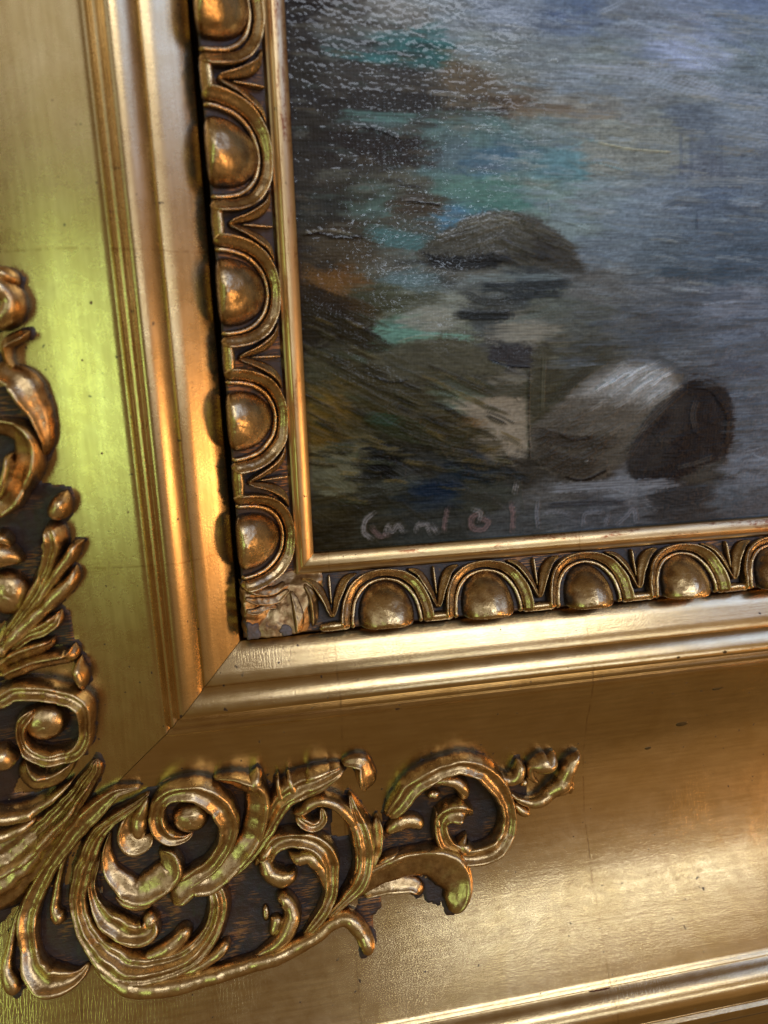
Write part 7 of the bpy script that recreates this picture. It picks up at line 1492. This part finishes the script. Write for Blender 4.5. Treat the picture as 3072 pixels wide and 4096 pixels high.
 ('s',1.06,(65,65,65),0.45,0.3,[(142.2,44.3),(147.6,43.8),(152.3,44.2)]),
 ('s',0.6,(54,57,62),0.45,0.3,[(104.7,64.1),(111.5,64.4),(117.9,64.2)]),
 ('s',1.12,(58,62,67),0.45,0.3,[(125.8,63.0),(130.7,63.1),(134.9,63.0)]),
 ('s',0.73,(66,66,66),0.45,0.3,[(137.1,44.2),(141.4,44.2),(146.0,44.2)]),
 ('s',0.65,(59,63,69),0.45,0.3,[(86.6,65.3),(92.0,65.3),(97.5,65.4)]),
 ('s',0.64,(75,75,75),0.45,0.3,[(116.9,58.0),(124.0,58.4),(131.6,58.1)]),
 ('s',0.59,(58,62,68),0.45,0.3,[(143.9,34.1),(149.5,34.5),(155.8,33.9)]),
 ('s',0.81,(75,79,86),0.45,0.3,[(138.9,45.0),(145.1,44.9),(151.0,44.9)]),
 ('s',0.55,(68,68,68),0.45,0.3,[(92.7,65.6),(98.7,65.4),(104.3,65.7)]),
 ('s',0.68,(73,78,85),0.45,0.3,[(88.2,66.1),(93.9,66.4),(99.6,66.2)]),
 ('s',0.91,(70,74,81),0.45,0.3,[(129.2,64.7),(136.3,64.6),(144.0,64.9)]),
 ('s',0.54,(80,84,91),0.45,0.3,[(97.7,61.5),(104.3,61.2),(110.9,61.6)]),
 ('s',0.63,(68,68,68),0.45,0.3,[(135.2,30.0),(142.3,30.1),(149.2,29.7)]),
 ('s',0.8,(77,81,88),0.45,0.3,[(133.5,58.9),(140.7,58.5),(147.8,58.9)]),
 ('s',1.08,(74,74,74),0.45,0.3,[(143.4,45.9),(149.7,45.8),(156.3,45.9)]),
 ('s',0.87,(80,84,91),0.45,0.3,[(140.9,51.7),(145.9,51.6),(150.1,51.7)]),
 ('s',0.99,(69,74,81),0.45,0.3,[(127.5,46.5),(133.2,46.9),(139.1,46.5)]),
 ('s',1.01,(97,101,110),0.45,0.3,[(122.1,48.4),(126.9,48.0),(132.0,48.3)]),
 ('s',0.88,(66,66,66),0.45,0.3,[(100.8,67.8),(104.9,67.9),(109.5,67.9)]),
 ('s',0.93,(62,65,70),0.45,0.3,[(124.6,55.4),(130.3,55.8),(135.7,55.5)]),
 ('s',0.89,(52,56,61),0.45,0.3,[(112.3,58.5),(118.6,58.6),(124.9,58.6)]),
 ('s',0.83,(86,90,97),0.45,0.3,[(140.4,64.4),(147.0,64.1),(154.0,64.5)]),
 ('s',1.09,(84,89,96),0.45,0.3,[(74.7,54.6),(80.0,54.7),(86.0,54.6)]),
 ('s',0.66,(66,71,77),0.45,0.3,[(98.7,64.6),(105.1,64.6),(111.1,64.7)]),
 ('s',1.08,(60,64,69),0.45,0.3,[(91.3,63.9),(95.5,63.8),(100.0,63.9)]),
 ('s',1.01,(55,55,55),0.45,0.3,[(118.4,59.3),(124.2,59.8),(130.6,59.4)]),
 ('s',0.89,(54,58,63),0.45,0.3,[(131.1,48.8),(137.9,48.9),(144.3,48.7)]),
 ('s',0.64,(60,64,69),0.45,0.3,[(139.4,65.0),(145.7,65.4),(152.6,65.1)]),
 ('s',0.86,(57,60,66),0.45,0.3,[(144.2,38.3),(149.9,38.2),(155.9,38.1)]),
 ('s',0.84,(71,71,71),0.45,0.3,[(115.6,59.1),(122.8,59.1),(129.7,59.1)]),
 ('s',0.86,(77,81,88),0.45,0.3,[(108.6,51.7),(114.3,52.0),(120.9,51.7)]),
 ('s',0.55,(74,78,84),0.45,0.3,[(82.3,59.4),(87.2,59.6),(92.6,59.5)]),
 ('s',0.75,(69,73,80),0.45,0.3,[(116.1,50.3),(123.3,50.2),(130.0,50.3)]),
 ('s',0.7,(54,54,54),0.45,0.3,[(106.4,62.9),(112.6,63.2),(119.5,63.0)]),
 ('s',0.78,(74,74,74),0.45,0.3,[(94.7,69.5),(101.1,69.2),(108.0,69.6)]),
 ('s',0.83,(61,64,69),0.45,0.3,[(78.1,55.4),(85.2,55.1),(91.7,55.5)]),
 ('s',0.79,(79,83,89),0.45,0.3,[(75.7,57.8),(80.7,57.9),(86.3,57.9)]),
 ('s',1.06,(76,80,86),0.45,0.3,[(133.0,48.9),(140.7,49.2),(148.1,48.9)]),
 ('s',0.62,(70,74,79),0.45,0.3,[(145.5,38.3),(150.2,38.0),(155.8,38.2)]),
 ('s',0.54,(86,89,97),0.45,0.3,[(81.5,69.3),(87.6,69.3),(93.1,69.4)]),
 ('s',1.11,(64,68,73),0.45,0.3,[(100.6,59.3),(106.6,59.7),(112.5,59.4)]),
 ('s',1.1,(70,74,79),0.45,0.3,[(106.6,67.7),(113.2,67.5),(120.5,67.9)]),
 ('s',0.93,(53,56,61),0.45,0.3,[(97.4,69.6),(102.1,70.0),(107.3,69.7)]),
 ('s',0.86,(74,78,84),0.45,0.3,[(139.6,56.7),(144.1,56.9),(147.9,56.7)]),
 ('s',0.79,(71,75,80),0.45,0.3,[(73.5,61.4),(79.4,61.3),(85.7,61.4)]),
 ('s',0.71,(72,75,82),0.45,0.3,[(103.6,66.6),(109.4,66.8),(116.1,66.7)]),
 ('s',0.98,(73,77,83),0.45,0.3,[(142.0,58.1),(147.6,58.1),(152.9,58.1)]),
 ('s',1.09,(83,87,94),0.45,0.3,[(101.5,69.7),(108.1,70.2),(115.3,69.8)]),
 ('s',0.88,(91,95,104),0.45,0.3,[(100.1,54.2),(104.2,54.5),(109.2,54.2)]),
 ('s',0.85,(70,74,79),0.45,0.3,[(126.8,45.3),(133.8,45.4),(140.2,45.2)]),
 ('s',0.73,(54,54,54),0.45,0.3,[(131.3,63.6),(137.9,63.7),(144.1,63.7)]),
 ('s',1.93,(100,100,106),0.75,0.3,[(77.1,14.7),(96.6,14.8),(118.9,14.0)]),
 ('s',1.16,(48,48,52),0.8,0.4,[(75.8,9.3),(88.6,9.2),(103.3,8.4)]),
 ('s',3.27,(42,42,44),0.8,0.4,[(110.8,8.0),(120.4,8.8),(133.5,9.5)]),
 ('s',1.35,(86,88,96),0.6,0.2,[(134.9,18.0),(154.8,17.9)]),
 ('s',1.16,(34,34,36),0.7,0.3,[(135.2,14.5),(144.2,13.4)]),
 ('s',1.93,(90,94,104),0.5,0.2,[(137.6,12.8),(155.5,12.7)]),
 ('s',0.96,(56,58,62),0.6,0.2,[(143.8,17.0),(155.1,15.8)]),
 ('s',1.93,(58,60,70),0.5,0.2,[(133.7,52.1),(151.2,48.7)]),
 ('s',1.73,(58,64,72),0.5,0.2,[(97.0,62.4),(115.3,60.5)]),
 ('s',1.73,(86,92,102),0.45,0.2,[(112.3,58.8),(133.0,59.1)]),
 ('s',1.54,(54,60,70),0.5,0.2,[(114.3,72.6),(140.0,73.1)]),
 ('s',2.31,(98,102,114),0.45,0.2,[(126.9,68.8),(148.8,68.8)]),
 ('s',1.06,(128,118,120),0.62,0.8,[(19.1,11.0),(16.4,8.8),(15.8,5.0),(18.2,2.7)]),
 ('s',1.06,(116,84,84),0.62,0.8,[(18.3,6.3),(20.6,3.5),(23.9,3.8)]),
 ('s',1.06,(128,118,120),0.58,0.8,[(22.7,3.9),(23.3,6.3),(24.9,4.7),(26.5,6.5),(28.5,4.0)]),
 ('s',1.06,(128,118,120),0.58,0.8,[(32.4,4.1),(33.0,6.0),(35.6,6.0),(37.0,3.2)]),
 ('s',1.06,(128,118,120),0.55,0.8,[(37.8,5.6),(39.2,3.0)]),
 ('s',0.96,(116,84,84),0.62,0.8,[(42.6,10.9),(41.8,7.3),(41.4,3.4)]),
 ('s',1.16,(116,84,84),0.62,0.8,[(53.3,8.6),(50.4,7.0),(50.8,3.7),(54.2,3.0),(55.9,5.2),(53.3,6.8)]),
 ('s',0.96,(128,118,120),0.55,0.8,[(50.8,9.7),(53.3,8.6),(52.8,5.7)]),
 ('s',1.06,(116,84,84),0.62,0.8,[(63.6,11.0),(64.3,6.3),(64.0,1.7)]),
 ('s',1.16,(128,118,120),0.62,0.8,[(65.2,17.4),(64.7,14.8)]),
 ('s',1.06,(98,96,104),0.62,0.8,[(72.6,10.5),(72.3,6.6),(73.0,2.6)]),
 ('s',0.96,(98,96,104),0.51,0.6,[(74.8,7.0),(78.4,7.2),(83.6,5.8)]),
 ('s',0.96,(98,96,104),0.51,0.6,[(88.5,1.8),(89.0,5.4),(92.3,5.8),(95.1,5.4)]),
 ('s',0.96,(98,96,104),0.51,0.6,[(96.3,1.2),(97.4,5.0)]),
 ('s',1.06,(98,96,104),0.55,0.6,[(100.6,1.3),(103.6,3.7),(106.2,6.0),(107.4,1.4)])]
def painting():
    st = .30; x0, y0, x1, y1 = -2.5, -2.5, 200., 200.
    xs = np.arange(x0, x1, st); ys = np.arange(y0, y1, st); nx, ny = len(xs), len(ys)
    rng = np.random.default_rng(5)
    def vnoise(sx, sy):      # smooth value noise, cell size sx x sy mm
        gx, gy = int((x1-x0)/sx)+3, int((y1-y0)/sy)+3
        G = rng.random((gx, gy)); fx = (xs-x0)/sx; fy = (ys-y0)/sy
        ix, iy = fx.astype(int), fy.astype(int); tx, ty = fx-ix, fy-iy
        tx = tx*tx*(3-2*tx); ty = ty*ty*(3-2*ty)
        a = G[ix][:, iy]; b = G[ix+1][:, iy]; c = G[ix][:, iy+1]; d = G[ix+1][:, iy+1]
        return (a*(1-tx)[:, None]+b*tx[:, None])*(1-ty)[None]+(c*(1-tx)[:, None]+d*tx[:, None])*ty[None]
    X, Y = np.meshgrid(xs, ys, indexing='ij')
    wx = X+6*(vnoise(12, 2.5)-.5)+6*(vnoise(5, .7)-.5); wy = Y+2.6*(vnoise(11, 4)-.5)+1.6*(vnoise(4, 1.2)-.5)
    num = np.zeros((nx, ny, 3)); den = np.zeros((nx, ny))
    for px, py, r, g, b in CP:
        w = 1/(((wx-px)*.8)**2+((wy-py)*1.15)**2+1.2)**2.5
        num += w[..., None]*np.array([r, g, b])/255.; den += w
    colr = num/den[..., None]
    br = .45*vnoise(6, .42)+.35*vnoise(2.5, .31)+.2*vnoise(15, .9)            # bristle streaks, mostly horizontal
    fleck = vnoise(.7, .6)
    colr *= (1+.42*(br-.5)+.16*(fleck-.5))[..., None]
    colr += (.05*(vnoise(9, 1.5)-.5)[..., None])*np.array([.6, .9, 1.2])
    # broad dry-brush touches of neighbouring tones
    for _ in range(2600):
        cx, cy = rng.uniform(0, 165), rng.uniform(0, 160); L = rng.uniform(2., 12); hw = rng.uniform(.25, 1.0)
        i, j = int((cx-x0)/st), int((cy-y0)/st)
        c = colr[min(nx-1, max(0, i+rng.integers(-30, 31))), min(ny-1, max(0, j+rng.integers(-10, 11)))]*rng.uniform(.84, 1.16)
        a = rng.normal(.0, .22) if cy > 60 or cx > 70 else rng.normal(-.35, .35)
        OPS_R.append(('s', hw, tuple(c*255), rng.uniform(.3, .7), .25, [(cx-L/2*math.cos(a), cy-L/2*math.sin(a)), (cx, cy+rng.normal(0, .3)), (cx+L/2*math.cos(a), cy+L/2*math.sin(a))]))
    height = .12*(br-.5)+.05*(fleck-.5)
    def window(P, pad):
        i0 = max(0, int((P[:, 0].min()-pad-x0)/st)); i1 = min(nx, int((P[:, 0].max()+pad-x0)/st)+2)
        j0 = max(0, int((P[:, 1].min()-pad-y0)/st)); j1 = min(ny, int((P[:, 1].max()+pad-y0)/st)+2)
        return slice(i0, max(i0+1, i1)), slice(j0, max(j0+1, j1))
    def do_stroke(hw, rgb, op, rel, pts):
        Q = catmull(pts, .6); ii, jj = window(Q, hw+1)
        xx, yy = X[ii, jj], Y[ii, jj]
        if xx.size == 0: return
        best = np.full(xx.shape, 1e9); side = np.zeros(xx.shape); tt = np.zeros(xx.shape)
        T = np.gradient(Q, axis=0); T /= np.maximum(np.linalg.norm(T, axis=1), 1e-6)[:, None]
        s = np.arange(len(Q))*.6; ph = rng.random()*100
        for q, t, sv in zip(Q, T, s):
            dx, dy = xx-q[0], yy-q[1]; d = dx*dx+dy*dy; m = d < best
            best[m] = d[m]; side[m] = (dx*t[1]-dy*t[0])[m]; tt[m] = sv
        d = np.sqrt(best)
        L = s[-1]
        bris = .5+.28*np.sin(side*7.3+ph)+.22*np.sin(side*17.1+ph*2.3+.25*tt)
        end = np.clip(np.minimum(tt+hw*.5, L-tt+hw*.5)/(hw*1.2+.5)+.45*(bris-.5), 0, 1)
        al = op*np.clip((hw*(1+.18*(fleck[ii, jj]-.5)*2)-d)/(hw*.22+.15), 0, 1)*np.clip(.45+1.0*bris, 0, 1)*end
        al = np.clip(al*(.75+.5*br[ii, jj]), 0, 1)
        c = np.array(rgb)/255.*1.0
        colr[ii, jj] = colr[ii, jj]*(1-al[..., None])+(c*(1+.22*(bris-.5))[..., None])*al[..., None]
        height[ii, jj] += rel*.34*al*(.3+1.0*bris)+rel*.12*np.exp(-((d-hw*.85)/(.22*hw+.1))**2)*(al > .02)
    def do_poly(soft, rgb, op, rel, pts):
        q = np.array(pts); ii, jj = window(q, soft+1.5); xx = X[ii, jj]+1.6*(br[ii, jj]-.5)*2; yy = Y[ii, jj]+1.2*(fleck[ii, jj]-.5)
        ins = np.zeros(xx.shape, bool); dist = np.full(xx.shape, 1e9); j = len(q)-1
        for i in range(len(q)):
            c = ((q[i, 1] > yy) != (q[j, 1] > yy)) & (xx < (q[j, 0]-q[i, 0])*(yy-q[i, 1])/(q[j, 1]-q[i, 1]+1e-9)+q[i, 0])
            ins ^= c
            e = q[j]-q[i]; t = np.clip(((xx-q[i, 0])*e[0]+(yy-q[i, 1])*e[1])/(e@e+1e-9), 0, 1)
            dist = np.minimum(dist, np.hypot(xx-q[i, 0]-t*e[0], yy-q[i, 1]-t*e[1])); j = i
        sd = np.where(ins, dist, -dist); al = op*np.clip(.5+sd/(2*soft), 0, 1)
        c = np.array(rgb)/255.
        tex = (1+.30*(br[ii, jj]-.5)+.14*(fleck[ii, jj]-.5))
        colr[ii, jj] = colr[ii, jj]*(1-al[..., None])+(c*tex[..., None])*al[..., None]
        height[ii, jj] += rel*.3*al
    zone = np.exp(-((X-25)/40)**2-((Y-125)/55)**2)
    for q in OPS_R: do_stroke(*q[1:])
    for q in OPS:
        if q[0] == 's': do_stroke(*q[1:])
        else: do_poly(*q[1:])
    colr *= (1+.10*(vnoise(1.2, .5)-.5))[..., None]
    cool = np.clip((colr[..., 2]-colr[..., 0])*12+.3, 0, 1)[..., None]
    colr = np.clip(colr, .01, 1)*(1+cool*np.array([.02, .06, .10]))
    grey = colr.mean(-1, keepdims=True); colr = grey+(colr-grey)*.72
    lin = np.maximum(colr**2.3*np.array(PAINT_GAIN)-.010, .003)
    height *= 1-.8*np.minimum(1, zone*1.3)
    verts = np.stack([X.ravel(), Y.ravel(), height.ravel()], 1)
    idx = np.arange(nx*ny).reshape(nx, ny)
    F = np.stack([idx[:-1, :-1], idx[1:, :-1], idx[1:, 1:], idx[:-1, 1:]], -1).reshape(-1, 4)
    me = bpy.data.meshes.new('painting')
    me.from_pydata(np.stack([verts[:, 0], -verts[:, 2], verts[:, 1]], 1)*MM, [], F.tolist())
    ca = me.attributes.new('paint', 'FLOAT_COLOR', 'POINT')
    ca.data.foreach_set('color', np.concatenate([lin.reshape(-1, 3), np.ones((nx*ny, 1))], 1).astype(np.float32).ravel())
    # thin paint shows more weave (upper left), thick paint less
    wv = np.clip(.30+.9*np.exp(-((X-25)/38)**2-((Y-125)/55)**2), .2, 1)*(.6+.8*vnoise(9, 5))
    wa = me.attributes.new('weave', 'FLOAT', 'POINT'); wa.data.foreach_set('value', wv.ravel().astype(np.float32))
    me.polygons.foreach_set('use_smooth', [True]*len(me.polygons)); me.update()
    o = link('painting', fix_normals(me), paint_mat())
    tag(o, 'oil painting of grey water and dark boulders set inside the gilt liner', 'painting')
OPS_R = []
PAINT_GAIN = (1.98, 2.22, 2.5)
painting()

# ---------------------------------------------------------------- the wall the frame hangs on
wall = link('wall', fix_normals(mesh('wall', [(-900, -900, -9), (900, -900, -9), (900, 900, -9), (-900, 900, -9)], [(0, 1, 2, 3)])), M_wall)
tag(wall, kind='structure')
